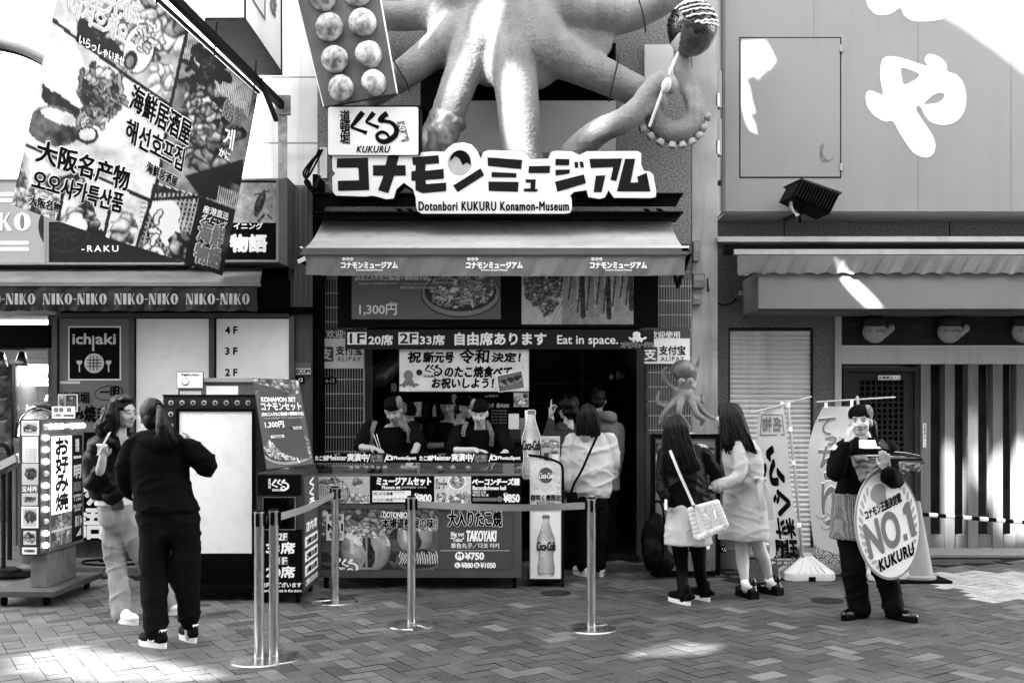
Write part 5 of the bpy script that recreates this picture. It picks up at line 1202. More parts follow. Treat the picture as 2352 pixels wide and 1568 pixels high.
w = MB(); w.box(SX0+.02, SX1-.02, Y0+.03, 9.2, P(0,1090,Y0).z+.002, P(0,1090,Y0).z+.03); w.build('griddle', mat('cast iron griddle', .012, .4, var=.4, scale=20, bump=.4), st)
w = MB(); w.rect(F0, 1155, 1064, 1181, 1087, .002, .008); w.build('pay_card', MIDG, st); text('支付宝', F0, (1186, 1070, 1196, 1076), PALE, st, 0, .008)
for x in (SX0+.09, SX1-.06):
    for y in (Y0+.06, 9.1):
        w = MB(); w.lathe((x, y, .045), [(.045, -.015), (.045, .015)], 16, 'x'); w.box(x-.02, x+.02, y-.02, y+.02, .06, P(0,1318,Y0).z); w.build('caster', BLACKMETAL, st)
rb_ = random.Random(8); zg = P(0,1090,Y0).z+.032
bl0 = None
for k, (u, Yb) in enumerate(((806,8.72),(820,8.78),(842,8.72),(855,8.8),(868,8.7),(884,8.76),(930,8.70),(938,8.8),(948,8.72),(956,8.80),(924,8.78),(1010,8.74),(1040,8.78),(1075,8.72))):
    c = P(u, 1080, Yb); c.z = zg + .02
    if bl0 is None:
        o = organic('dumpling_ball', [ell_geo((0,0,0), (.024,.024,.022), None, 12, 8)], mat('toasted batter', .3, .45, var=.5, scale=30), None, .006, 1); bl0 = o; o.location = c
    else: o = bl0.copy(); C.objects.link(o); o.location = c
    tag(o, 'small round toasted dumpling ball on the griddle behind the glass screen', 'dumpling', 'dumpling balls on the griddle')
# ---- inside the shop
ih = thing('interior_counter', 'dim service counter with equipment deep inside the food shop', 'counter', (-.3, 11, 0))
w = MB(); w.bbox(-1.35, 0.25, 10.75, 11.3, .06, 1.0, .01); w.box(-1.35, .2, 12.2, 12.6, .06, 1.9); w.build('counter', mat('dark counter', .015, .4, var=.4), ih)
isf = thing('stock_shelf', 'dim shelf of small boxes and jars at the back of the shop behind the cooks', 'shelf', (-.9, 12.1, .06))
w = MB(); [w.box(-1.5, -.1, 11.9, 12.2, z, z+.02) for z in (1.15, 1.45, 1.75)]; w.box(-1.52, -1.5, 11.9, 12.2, .06, 2.0); w.box(-.1, -.08, 11.9, 12.2, .06, 2.0); w.build('rack', DARKMETAL, isf)
rq = random.Random(77)
for z in (1.17, 1.47, 1.77):
    x = -1.45
    while x < -.2:
        d_ = rq.uniform(.05, .13); h_ = rq.uniform(.08, .22); w = MB(); w.bbox(x, x+d_, 11.92, 12.1, z, z+h_, .006) if rq.random() < .6 else w.lathe((x+d_/2, 12.0, z), [(d_/2, 0), (d_/2, h_*.7), (d_*.25, h_*.85), (d_*.25, h_)], 12); w.build('goods', rq.choice([PALE, MIDG, WHITE, DARKG]), isf); x += d_ + rq.uniform(.01, .06)
mb_ = thing('menu_board', 'dark drinks menu board with price 200 at the back of the counter', 'menu board', P(1140, 980, 11.2)); f = front(11.2)
w = MB(); w.rect(f, 1110, 905, 1178, 978, .02, 0); w.build('board', mat('chalk board', .015, .5), mb_)
text('Beer 鲜啤酒 맥주', f, (1114, 906, 1145, 912), PALE, mb_, .1, .003); text('ドリンク', f, (1112, 926, 1134, 936), WHITE, mb_, .4, .003); text('各¥200', f, (1140, 926, 1169, 936), WHITE, mb_, .5, .003)
for k in range(5): text('可口可乐 雪碧 咖啡', f, (1128, 941+7*k, 1164, 945+7*k), PALE, mb_, 0, .003)
ph = thing('food_photo', 'small bright food photo card hanging below the right end of the paper banner', 'poster', P(1197, 935, 9.56)); cv = Canvas(30, 34, .4, 50); cv.chunks(.5, .6, .5, .4, 30, .15, .8, .1); paint(cv, front(9.56), (1180, 902, 1214, 934), ph, 'print', .002); w = MB(); w.rect(front(9.56), 1180, 902, 1214, 934, .004, 0); w.build('card', WHITE, ph); text('和', front(9.56), (1202, 903, 1212, 914), INK, ph, .4, .005)
dt = thing('exhaust_duct', 'ribbed round exhaust duct hanging in the dark left of the paper banner', 'duct', P(890, 845, 10.4))
w = MB(); a, b = P(868, 868, 10.5), P(915, 820, 10.7)
for k in range(15): w.tube([a.lerp(b, k/15), a.lerp(b, (k+.6)/15)], .115, 14)
w.build('duct', mat('dull duct', .045, .4, metal=.6, var=.2), dt, True)
cl = thing('counter_clutter', 'stack of cartons and cups on the counter beside the bottle sign', 'cartons', P(1190, 1010, 9.4))
rc = random.Random(3)
w = MB(); w.rect(front(9.4), 1165, 1008, 1215, 1016, .4, 0); w.rect(front(9.45), 1168, 1016, 1214, 1090, .35, 0); w.build('shelf', DARKMETAL, cl)
for k, (u0, v0, u1, v1) in enumerate(((1168,950,1192,985),(1190,960,1206,988),(1206,942,1212,990),(1170,986,1196,1008),(1196,990,1212,1008))): w = MB(); w.rect(front(9.4), u0, v0, u1, v1, .1, -.03*(k % 3)); w.build('carton', [PALE, MIDG, WHITE, DARKG, MIDG][k], cl)
# interior lamp glow seen in the photo at the ceiling
for k, (x, y) in enumerate(((-.9, 10.9), (.2, 10.9), (.55, 12.0))):
    lt = thing('ceiling_lamp', ['ceiling tube lamp in the shop above the left staff', 'ceiling tube lamp in the shop above the right staff', 'ceiling tube lamp in the shop over the entrance passage'][k], 'lamp', (x, y, 2.5))
    w = MB(); w.box(x-.3, x+.3, y-.03, y+.03, 2.48, 2.52); w.build('tube', emit_mat('lamp glow', .8, .45), lt); w = MB(); w.box(x-.32, x+.32, y-.05, y+.05, 2.52, 2.55); w.build('fitting', WHITE, lt)
ws = thing('arrow_sign', 'dim sign with white arrow and lettering inside the dark entrance', 'sign', P(1430, 880, 10.9)); f = quad(P(1398,848,10.6), P(1448,838,11.1), P(1448,872,11.1), P(1400,884,10.6))
w = MB(); w.rect(f, 0, 0, 1, 1, .02, 0); w.build('board', mat('dim board', .02, .5), ws); text('Bar', f, (.34, .25, .75, .75), PALE, ws, .01, .003); text('←', f, (.0, .3, .25, .7), PALE, ws, .01, .003)
# ================================================================ logo cart with the leaning menu board
Yk = 7.95; Fk = front(Yk)
kc = thing('logo_cart', 'black and grey wheeled display cart with logo, screen and seat notice left of the stall', 'cart', P(640, 1372, Yk))
X0k, X1k = P(589,0,Yk).x, P(696,0,Yk).x
w = MB(); w.bbox(X0k, X1k, Yk, 8.58, .08, 1.045, .006); w.build('body', mat('cart grey', .075, .45, var=.15), kc)
w = MB(); w.rect(Fk, 592, 1090, 692, 1136, .01, .012); w.build('black_panel', INK, kc); w = MB(); w.rect(Fk, 590, 1215, 694, 1366, .01, .012); w.build('black_panel', INK, kc)
kuku(Fk, 625, 1100, .36, WHITE, kc, .015); text('KUKURU', Fk, (627, 1122, 652, 1127), WHITE, kc, .3, .015); text('道\n頓\n堀', Fk, (617, 1098, 623, 1121), WHITE, kc, .1, .015)
w = MB(); w.frame(Fk, 604, 1140, 680, 1216, 2, .01, .018); w.build('screen_frame', STEEL, kc); w = MB(); w.rect(Fk, 606, 1142, 678, 1214, .006, .014); w.build('screen', mat('dead screen', .008, .08, spec=.5), kc)
w = MB(); w.slab(Fk, rrect(645, 1222, 662, 1241, 2), .001, .0135); w.slab(Fk, rrect(645, 1277, 662, 1296, 2), .001, .0135); w.build('floor_box', MIDG, kc)
for s, v, n in (('2F', 1224, '33席'), ('1F', 1279, '20席')):
    text(s, Fk, (640, v, 660, v+15), WHITE, kc, .6, .016); text(n, Fk, (613, v+20, 678, v+46), WHITE, kc, 1.0, .016)
text('店内席ございます', Fk, (600, 1336, 693, 1347), WHITE, kc, .4, .016); text('There are seats in the store', Fk, (600, 1351, 693, 1358), WHITE, kc, .2, .016)
sd = quad((X1k, Yk, 1.045), (X1k, 8.58, 1.045), (X1k, 8.58, .08), (X1k, Yk, .08))
w = MB(); w.rect(sd, .06, .04, .94, .97, .002, .003); w.build('side_panel', mat('cart side print', .11, .45, var=.15), kc)
text('く\nく\nる', sd, (.3, .06, .72, .30), WHITE, kc, .02, .005); text('店内席', sd, (.15, .42, .85, .5), WHITE, kc, .01, .005)
w = MB()
for t_ in (.54, .66, .78): w.rect(sd, .1, t_, .92, t_+.09, .001, .004)
w.build('notice_strip', WHITE, kc)
for t_ in (.55, .67, .79): text('2階33席', sd, (.2, t_+.01, .85, t_+.06), INK, kc, .006, .006)
text('ご利用くださいませ', sd, (.12, .90, .9, .95), WHITE, kc, .004, .006)
for x in (X0k+.05, X1k-.05):
    for y in (Yk+.06, 8.5): w = MB(); w.lathe((x, y, .04), [(.04, -.014), (.04, .014)], 16, 'x'); w.box(x-.018, x+.018, y-.018, y+.018, .05, .085); w.build('caster', BLACKMETAL, kc)
mb2 = thing('leaning_menu', 'leaning menu board printed Konamon set 1,300 yen on top of the logo cart', 'menu board', P(650, 1078, 8.1))
fm = quad(P(580,868,8.28), P(686,872,8.28), P(721,1066,8.06), P(612,1078,8.06))
w = MB(); w.rect(fm, 0, 0, 1, 1, .02, 0); w.build('board', mat('menu board grey', .10, .4), mb2)
cv = Canvas(80, 150, .11, 60); cv.mottle(3, .02, 1); cv.chunks(.6, .1, .35, .13, 40, .12, .6, .035); cv.chunks(.25, .1, .2, .1, 20, .05, .4, .03); bowl(cv, .55, .83, .30, .15, 46); cv.noodles(.55, .78, .28, .12, 40, .25, .75, .008)
paint(cv, fm, (.015, .01, .985, .99), mb2, 'print', .001)
text('KONAMON SET', fm, (.12, .215, .86, .265), WHITE, mb2, .012, .004); text('コナモンセット', fm, (.10, .28, .95, .365), INK, mb2, .02, .004); text('コナモンセット', fm, (.10, .28, .95, .365), WHITE, mb2, .004, .008); text('(大たこ入りたこ焼6個＋豪華焼そば)', fm, (.08, .385, .97, .43), WHITE, mb2, .008, .004)
text('Takoyaki 大粒章鱼烧 타코야키  Octopus fried noodle', fm, (.12, .44, .95, .46), PALE, mb2, 0, .004); text('1,300円', fm, (.12, .49, .52, .56), INK, mb2, .02, .004); text('1,300円', fm, (.12, .49, .52, .56), WHITE, mb2, .003, .008)
w = MB(); w.rect(fm, .6, .555, .88, .585, .001, .003); w.rect(fm, .2, .64, .48, .67, .001, .003); w.build('name_tag', WHITE, mb2); text('TAKOYAKI', fm, (.62, .56, .86, .58), INK, mb2, .003, .006); text('YAKISOBA', fm, (.22, .645, .46, .665), INK, mb2, .003, .006)
w = MB(); bar(w, P(596,885,8.5), P(592,1074,8.5), .012, .01); bar(w, P(596,885,8.5), P(588,880,8.3), .01, .01); w.build('back_leg', WHITE, mb2)
# ================================================================ big unlit lightbox stand
Yb = 8.3; Fb = front(Yb)
lb = thing('lightbox_stand', 'big blank standing lightbox with a dark bulb studded frame behind the two women', 'lightbox', P(490, 1375, Yb))
w = MB(); w.frame(Fb, 375, 908, 616, 1300, 30, .34, .0, 30); w.build('bulb_frame', mat('bulb frame grey', .05, .45, var=.2), lb)
w = MB(); w.frame(Fb, 405, 938, 586, 1280, 7, .04, .01); w.rect(Fb, 375, 1272, 616, 1345, .34, .012); w.rect(Fb, 374, 906, 617, 910, .35, .006); w.build('black_frame', BLACKMETAL, lb)
w = MB(); w.rect(Fb, 412, 945, 579, 1273, .06, 0); w.build('milky_panel', mat('milky panel', .8, .35, var=.06, scale=1.2, dirt=.15), lb)
w = MB()
pts = [(393.6+25.3*k, 925) for k in range(9)] + [(393, 951+26.5*k) for k in range(12)]
for u, v in pts: w.lathe(Fb(u, v, 0), [(.021, -.01), (.021, .012), (.017, .016), (.013, .014)], 14, 'y')
w.build('bulb_sockets', mat('bulb ring', .42, .3, metal=.4), lb, auto=40)
w = MB()
for u, v in pts: w.add(*ell_geo(Fb(u, v, .012), (.0125, .012, .0125), None, 10, 6))
w.build('dead_bulbs', mat('dead bulb glass', .04, .1, spec=.6), lb, True)
a, b = P(380,1368,Yb), P(612,1340,8.75)
w = MB(); w.bbox(a.x, b.x+.1, 8.05, 8.8, .07, .11, .006); w.bbox(a.x+.1, b.x, 8.28, 8.6, .11, .3, .006)
for x in (a.x+.08, b.x):
    for y in (8.12, 8.7): w.lathe((x, y, .035), [(.035, -.014), (.035, .014)], 14, 'x')
w.build('wheeled_base', BLACKMETAL, lb)
em = thing('english_menu_card', 'small white card reading English menu standing above the bulb frame', 'card', P(437, 908, 8.5)); f = front(8.45)
w = MB(); w.rect(f, 406, 853, 467, 892, .01, 0); w.build('frame', INK, em); w = MB(); w.rect(f, 407.5, 854.5, 465.5, 890.5, .003, .003); w.build('card', WHITE, em)
text('English menu', f, (417, 857, 457, 864), INK, em, .15, .006); w = MB(); w.slab(f, oval(426, 877, 9, 9), .001, .005); w.build('picture_ring', MIDG, em); w = MB(); w.slab(f, oval(426, 876, 7.5, 6.5), .001, .0065); w.build('picture_disc', WHITE, em)
w = MB(); w.rect(f, 409, 893, 412, 908, .01, 0); w.rect(f, 409, 892, 466, 898, .02, -.005); w.rect(f, 462, 893, 466, 908, .01, 0); w.build('stand', GREYMETAL, em)
ms2 = thing('small_sign_board', 'low grey framed board with a blank white sheet behind the bulb frame top', 'sign', P(525, 908, 8.6)); f = front(8.62)
w = MB(); w.rect(f, 466, 869, 584, 920, .05, 0); w.build('frame', GREYMETAL, ms2); w = MB(); w.rect(f, 474, 886, 547, 912, .004, .003); w.build('sheet', WHITE, ms2); w = MB(); w.rect(f, 466, 868, 584, 877, .06, .02); w.build('rail', mat('pale rail', .4, .4, metal=.3), ms2)
# ================================================================ lit sign of the grill restaurant
lx0, lx1, ly0, ly1, lz0, lz1 = -3.885, -3.72, 7.85, 8.62, .40, 1.475
ls = thing('bulb_sign', 'tall wheeled sign with glowing bulbs and brush writing at the far left', 'sign', (-3.8, 8.2, 0))
m_lf = mat('bulb sign case', .09, .45, var=.2, scale=6, dirt=.3)
w = MB(); w.bbox(lx0, lx1, ly0, ly1, lz0, lz1, .008); w.build('case', m_lf, ls)
fr_ = quad((lx1, ly0, lz1), (lx1, ly1, lz1), (lx1, ly1, lz0), (lx1, ly0, lz0))
w = MB(); w.frame(fr_, .20, .11, 1.0, .99, .02, .02, .012, .02); w.build('panel_frame', GREYMETAL, ls)
LIT = emit_mat('lit panel', .75, .12)
w = MB(); w.rect(fr_, .225, .13, .72, .72, .006, .004); w.build('white_panel', LIT, ls)
w = MB(); w.rect(fr_, .72, .13, .985, .97, .006, .004); w.build('black_strip', INK, ls)
cv = Canvas(40, 30, .3, 70); cv.rect(0, 0, .5, .5, .1); cv.chunks(.5, .5, .6, .5, 40, .05, .7, .12); cv.rect(.49, 0, .52, 1, .8); cv.rect(0, .48, 1, .52, .8); paint(cv, fr_, (.225, .725, .72, .965), ls, 'food_photos', .004)
for i, ch in enumerate('お好み焼'): text(ch, fr_, (.33, .145+.142*i, .63, .145+.142*i+.125), INK, ls, .009, .006)
text('道\n頓\n堀', fr_, (.80, .16, .90, .26), WHITE, ls, .008, .006); text('一\n明', fr_, (.76, .30, .95, .47), WHITE, ls, .016, .006)
w = MB(); w.rect(fr_, .76, .50, .95, .575, .001, .0055); w.build('logo_square', MIDG, ls); text('OPEN\n11:00', fr_, (.75, .60, .96, .65), WHITE, ls, .01, .006); text('CLOSE\n23:00', fr_, (.75, .68, .96, .73), WHITE, ls, .01, .006); text('B1F', fr_, (.80, .80, .97, .85), WHITE, ls, .012, .006); text('南ビル', fr_, (.80, .77, .95, .795), WHITE, ls, .004, .006)
w = MB(); w.slab(fr_, [(.82,.93),(.95,.93),(.95,.87)], .001, .006); w.build('arrow', WHITE, ls)
bx = [(1.0-.905, .135+.0885*k) for k in range(10)] + [(.08+.128*k, .055) for k in range(8)]
LB, DB = MB(), MB()
for i, (s_, t_) in enumerate(bx): (DB if i in (3, 7, 10, 14) else LB).add(*ell_geo(fr_(s_, t_, .012), (.024, .024, .022), None, 12, 8))
LB.build('lit_bulbs', emit_mat('bulb glow', .9, 1.1), ls, True); DB.build('dead_bulbs', PALE, ls, True)
fp_ = front(ly0)
w = MB()
papers = [(50,966,90,1000),(52,1003,88,1062),(51,1064,89,1113),(50,1115,88,1130),(51,1132,88,1160),(50,1162,89,1212),(51,1214,88,1254),(52,1256,86,1272)]
for k, (u0, v0, u1, v1) in enumerate(papers):
    sh_ = MB(); sh_.slab(fp_, [(u0, v0), (u1, v0+rc.uniform(-1,1)), (u1+rc.uniform(-1,1), v1), (u0, v1)], .002, .004+.0006*k); sh_.build('pasted_paper', [WHITE, WHITE, PALE, MIDG, PALE, WHITE, DARKG, WHITE][k], ls)
    cv = Canvas(24, 30, .6, 80+k)
    if k in (0, 2, 4, 5, 6, 7): cv.chunks(.5, .5, .4, .35, 16, .05, .5, .14); paint(cv, fp_, (u0+4, v0+4, u1-4, v1-4), ls, 'paper_print', .006+.0006*k)
text('오사카', fp_, (52, 1116, 86, 1129), WHITE, ls, .6, .009)
for k in range(9): text('たこ焼 お好み焼 道頓堀', fp_, (55, 1030+3.4*k, 85, 1032.4+3.4*k), INK, ls, 0, .007)
w = MB(); w.bbox(-3.86, -3.72, 7.98, 8.5, .13, .40, .006); w.build('plinth', mat('flaking plinth', .22, .8, var=.5, scale=7, dirt=.6), ls)
w = MB(); w.bbox(-4.1, -3.58, 7.78, 8.72, .085, .13, .006); w.build('base_board', mat('weathered base board', .11, .7, var=.3, scale=8, dirt=.4, stretch=(1, 5, 1)), ls)
for x in (-4.02, -3.68):
    for y in (7.88, 8.62): w = MB(); w.lathe((x, y, .036), [(.036, -.014), (.036, .014)], 14, 'x'); w.box(x-.02, x+.02, y-.02, y+.02, .045, .086); w.build('caster', BLACKMETAL, ls)
cd1 = thing('picture_card', 'small dark picture menu card standing on top of the bulb sign', 'card', P(146, 945, 8.3)); f = front(8.4); w = MB(); w.rect(f, 133, 905, 178, 945, .008, 0); w.build('card', PALE, cd1); cv = Canvas(24, 22, .3, 91); cv.rect(.4, 0, 1, 1, .03); cv.chunks(.2, .5, .15, .4, 14, .05, .6, .12); cv.chunks(.7, .5, .25, .4, 12, .05, .3, .08); paint(cv, f, (135, 907, 176, 943), cd1, 'print', .003)
cd2 = thing('icon_card', 'small white card with square icons on the front top of the bulb sign', 'card', P(148, 962, 8.1)); f = front(8.1); w = MB(); w.rect(f, 119, 933, 172, 960, .006, 0); w.build('card', WHITE, cd2)
w = MB()
for u in (124, 136, 154): w.slab(f, rrect(u, 936, u+10, 946, 2), .001, .003)
w.rect(f, 146, 951, 170, 957, .001, .003); w.build('icons', MIDG, cd2); text('人替乗戸', f, (123, 950, 143, 957), INK, cd2, .1, .004)
# ================================================================ arcade on the far left
ar = thing('arcade_room', 'bright open arcade hall behind the bulb sign at the far left', 'arcade', (-6, 11, 0))
w = MB(); w.box(-9.2, -4.56, 13.0, 13.1, .085, 2.7); w.box(-9.3, -9.2, 9.9, 13.1, .085, 2.7); w.box(-4.66, -4.56, 10.0, 13.0, .085, 2.7); w.build('walls', mat('arcade wall', .10, .6, var=.6, scale=3), ar)
w = MB(); w.box(-9.2, -4.56, 9.95, 13.0, 2.5, 2.6); w.build('ceiling', mat('arcade ceiling', .4, .6), ar)
w = MB(); w.box(-9.2, -4.56, 10.0, 10.35, 2.17, 2.40); w.build('dark_beam', m_black, ar)
for y in (10.6, 11.4, 12.2): w = MB(); w.box(-8.5, -4.8, y, y+.10, 2.47, 2.5); w.build('tube_light', emit_mat('arcade tube', .9, 2.0), ar)
w = MB()
for u in (2, 50):
    c = P(u, 830, 10.3); w.lathe(c, [(.03, .1), (.06, .0), (.065, -.05)], 14)
w.build('spot_lamps', STEEL, ar, True)
cg_ = thing('crane_game', 'grey crane game cabinet with a lit header and plush toys behind glass', 'arcade machine', P(90, 1240, 10.8)); f = front(10.8)
w = MB(); w.rect(f, 28, 826, 40, 1290, .7, .04); w.rect(f, 40, 826, 150, 836, .7, .03); w.rect(f, 40, 1005, 150, 1290, .7, .02); w.rect(f, 40, 836, 150, 1005, .02, -.68); w.build('cabinet', mat('crane cabinet', .2, .35, var=.1), cg_)
w = MB(); w.rect(f, 42, 879, 148, 884, .3, -.1); w.build('window_lamp', emit_mat('window lamp glow', .8, .9), cg_)  # glowing strip added to brighten the toys behind the glass
w = MB(); w.slab(f, rrect(42, 838, 150, 876, 4), .05, .01); w.build('lit_header', emit_mat('header glow', .7, .35), cg_); text('CLENA', f, (66, 858, 118, 870), PALE, cg_, .8, .013)
w = MB(); w.rect(f, 41, 878, 150, 1004, .006, 0); w.build('glass', GL, cg_)
pl0 = None
for k, (u, v, s, g) in enumerate(((48,930,1.0,.6),(62,972,1.1,.65),(86,965,.9,.6),(112,940,.9,.62),(118,985,1.0,.5),(44,990,.9,.55))):
    t = thing('plush_toy', ['tall pale plush toy at the left of the crane game window','pale plush toy with round ears low in the crane game window','pale plush toy in the middle of the crane game window','white plush toy with a long neck at the right of the crane game window','darker plush toy at the bottom right of the crane game window','small plush toy at the bottom left corner of the crane game window'][k], 'plush toy', P(u, v+20, 11.1), 'plush toys in the crane game')
    c = P(u, v, 11.05); q = s*.07
    organic('body', [ell_geo(c, (q*1.1, q, q*1.2)), ell_geo(c+Vector((q*.3, -.02, q*1.6)), (q*.9, q*.8, q*.8)), ell_geo(c+Vector((-q*.3, 0, q*2.3)), (q*.3, q*.2, q*.4)), ell_geo(c+Vector((q*.9, 0, q*2.3)), (q*.3, q*.2, q*.4)), ell_geo(c+Vector((q, -q*.5, -q*.3)), (q*.4, q*.4, q*.6)), ell_geo(c+Vector((-q, -q*.5, -q*.3)), (q*.4, q*.4, q*.6))], mat('plush %d' % (k % 3), g, .9, var=.1, bump=.4, bscale=80), t, .012, 3)
    w = MB(); [w.add(*ell_geo(c+Vector((q*.3+a*q*.4, -q*.8, q*1.7)), (q*.12, q*.1, q*.15), None, 8, 6)) for a in (-1, 1)]; w.build('eyes', INK, t, True)
ps = thing('figure_poster', 'dark poster strip with small figures at the left edge of the arcade', 'poster', P(10, 1010, 10.5)); cv = Canvas(40, 120, .08, 95)
for k in range(4): cv.ell(.5, .12+.25*k, .12, .05, .3); cv.ell(.5, .22+.25*k, .10, .08, .15); cv.ell(.5, .10+.25*k, .13, .035, .02)
cv.mottle(14, .10, 2); paint(cv, front(10.5), (-40, 838, 26, 1040), ps, 'print', .002); w = MB(); w.rect(front(10.5), -41, 836, 27, 1042, .04, 0); w.build('board', DARKG, ps)
dm = thing('capsule_machine', 'round clear domed capsule machine behind the bulb sign', 'vending machine', P(98, 1290, 9.3)); c = P(98, 1000, 9.3)
w = MB(); w.lathe(c, [(.245,-.02)]+[(.24*math.cos(a), .28*math.sin(a)) for a in np.linspace(0, 1.5, 10)], 28); w.build('dome', GL, dm, True)
w = MB(); w.lathe(Vector((c.x, c.y, .085)), [(.22,0),(.22,.02),(.18,.05),(.18,.9),(.25,1.15),(.25,c.z-.085-.02)], 28); w.build('body', mat('capsule machine body', .09, .35, var=.2), dm, auto=40)
w = MB(); w.lathe(c+Vector((0,0,.275)), [(.07,0),(.075,.02),(.05,.035)], 18); w.build('lid', STEEL, dm, auto=40)
w = MB(); [w.add(*ell_geo(c+Vector((rc.uniform(-.15,.15), rc.uniform(-.15,.15), rc.uniform(0,.10))), (.045,.045,.045), None, 10, 7)) for k in range(26)]; w.build('capsules', PALE, dm, True)
rk = thing('leaflet_rack', 'tilted leaflet rack on a thin post at the far left edge', 'rack', P(22, 1350, 9.0)); f = quad(P(-30,1075,9.1), P(42,1040,9.0), P(45,1062,8.95), P(-26,1098,9.05))
w = MB(); w.rect(f, 0, 0, 1, 1, .05, 0); w.build('tray', STEEL, rk); w = MB(); w.rect(f, .05, .1, .95, .9, .02, .02); w.build('leaflets', MIDG, rk); w = MB(); w.tube([P(8,1075,9.1), P(8,1300,9.1)], .02, 8); w.box(P(8,0,9.1).x-.15, P(8,0,9.1).x+.15, 9.0, 9.25, .085, .1); w.build('post', DARKMETAL, rk)
ra_ = thing('hand_rail', 'curved steel hand rail at the left edge before the arcade', 'rail', P(8, 1300, 9.7)); w = MB(); w.tube([Vector(q) for q in spline([P(22,1310,9.75), P(22,1080,9.75), P(20,1040,9.75), P(10,1022,9.75), P(-10,1020,9.75), P(-60,1020,9.75)], 6)], .022, 10); w.build('rail', DARKMETAL, ra_, True)
hs = MB(); hs.tube([Vector((q[0], q[1], .095)) for q in spline([P(230,1290,9.6).xy.to_3d(), P(300,1285,9.7).xy.to_3d(), P(330,1290,9.5).xy.to_3d(), P(270,1300,9.35).xy.to_3d(), P(200,1298,9.4).xy.to_3d(), P(195,1290,9.6).xy.to_3d(), P(260,1283,9.75).xy.to_3d()], 8)], .010, 6)
tag(hs.build('power_cable', RUBBER, smooth=True), 'black power cable coiled on the kerb behind the jeans woman', 'cable')
# ================================================================ drink stand and bottle cut-out
Yc = 8.75; Fc = front(Yc)
ck = thing('drink_stand', 'narrow wheeled drink advertising stand with pale flower print right of the stall', 'advert stand', P(1252, 1335, Yc))
w = MB(); w.slab(Fc, [(1217,1047),(1284,1066),(1289,1072),(1289,1330),(1217,1330)], .02, 0); w.build('board', PALE, ck)
cv = Canvas(60, 100, .62, 101); cv.mottle(6, .08, 3); cv.flecks(46, .02, .28, .6); paint(cv, quad(Fc(1218,1052), Fc(1287,1071), Fc(1287,1172), Fc(1218,1172)), (0, 0, 1, 1), ck, 'flower_print', .003)
w = MB(); w.slab(Fc, oval(1254, 1091, 17, 18), .001, .005); w.build('round_logo', mat('logo disc grey', .13, .4), ck); text('Coca-Cola', Fc, (1238, 1085, 1271, 1098), WHITE, ck, .35, .007, shear=.35)
text('桜咲く春限定', Fc, (1219, 1135, 1288, 1149), WHITE, ck, 1.6, .005); text('桜咲く春限定', Fc, (1219, 1135, 1288, 1149), INK, ck, .5, .009); text('桜デザインボトル', Fc, (1233, 1151, 1274, 1158), DARKG, ck, .2, .005)
def bottle(u0, v0, u1, v1):
    prof = [(0,.16),(.02,.20),(.05,.21),(.055,.17),(.12,.18),(.2,.24),(.3,.36),(.38,.46),(.46,.485),(.55,.45),(.62,.40),(.70,.39),(.78,.42),(.86,.46),(.93,.45),(.98,.42),(1,.36)]
    um, wd, h = (u0+u1)/2, u1-u0, v1-v0
    return [(um+wd*r, v0+h*t) for t, r in prof] + [(um-wd*r, v0+h*t) for t, r in reversed(prof)]
def bottle_art(f, box, parent, d):
    u0, v0, u1, v1 = box; h = v1-v0
    cv = Canvas(44, 120, .45, 103); cv.mottle(9, .08, 3); cv.flecks(60, .014, .5, .85); cv.c *= (.75 + .5*np.exp(-((cv.xx-.4)/.25)**2)); cv.rect(0, 0, 1, .055, .2); cv.rect(.0, .945, 1, .96, .15)
    ol_ = bottle(*box); w_, hh = u1-u0, h
    # printed face clipped to the bottle outline
    prof = [(p[1], p[0]) for p in ol_[:len(ol_)//2]]; vs, cs, fs = [], [], []; nu, nv = 26, 90
    for j in range(nv+1):
        v = v0 + h*j/nv; r = np.interp(v, [p[0] for p in prof], [p[1] for p in prof]) - (u0+u1)/2
        for i in range(nu+1):
            s = -1 + 2*i/nu; u = (u0+u1)/2 + s*r; vs.append(tuple(f(u, v, d))); iy = min(cv.h-1, int(j/nv*(cv.h-1))); ix = int((u-u0)/(u1-u0)*(cv.w-1)); cs.append(cv.c[iy, max(0, min(cv.w-1, ix))]*(1-.45*s**6))
    for j in range(nv):
        for i in range(nu): fs.append((j*(nu+1)+i, j*(nu+1)+i+1, (j+1)*(nu+1)+i+1, (j+1)*(nu+1)+i))
    me = bpy.data.meshes.new('bottle_print'); me.from_pydata(vs, [], fs); set_col(me, cs); finish(me, PRINT, True); link('bottle_print', me, parent)
    text('Coca-Cola', f, (u0+.02*w_, v0+.44*h, u1-.02*w_, v0+.58*h), DARKG, parent, w_*.022, d+.002, shear=.3)
w = MB(); w.rect(Fc, 1219, 1176, 1287, 1328, .002, .003); w.build('lower_sheet', mat('cream sheet', .75, .5, var=.05), ck); bottle_art(Fc, (1232, 1182, 1276, 1322), ck, .006)
w = MB(); w.tube([Vector(q) for q in spline([Fc(1216,1045,.0), Fc(1250,1050,.0), Fc(1284,1062,0), Fc(1292,1075,0), Fc(1293,1110,0), Fc(1293,1330,0)], 5)], .011, 8); w.build('tube_frame', BLACKMETAL, ck, True)
w = MB(); a, b = Fc(1213,1328), Fc(1294,1334); w.box(a.x, b.x, Yc-.05, Yc+.3, b.z, a.z)
for x in (a.x+.01, b.x-.01):
    for y in (Yc-.03, Yc+.26): w.lathe((x, y, .03), [(.03, -.012), (.03, .012)], 14, 'x'); w.box(x-.008, x+.008, y-.01, y+.01, .03, b.z)
w.build('wheeled_base', BLACKMETAL, ck)
bo = thing('bottle_cutout', 'bottle shaped drink cut-out standing at the right end of the stall counter', 'cut-out', P(1220, 1098, 8.86)); f = front(8.86)
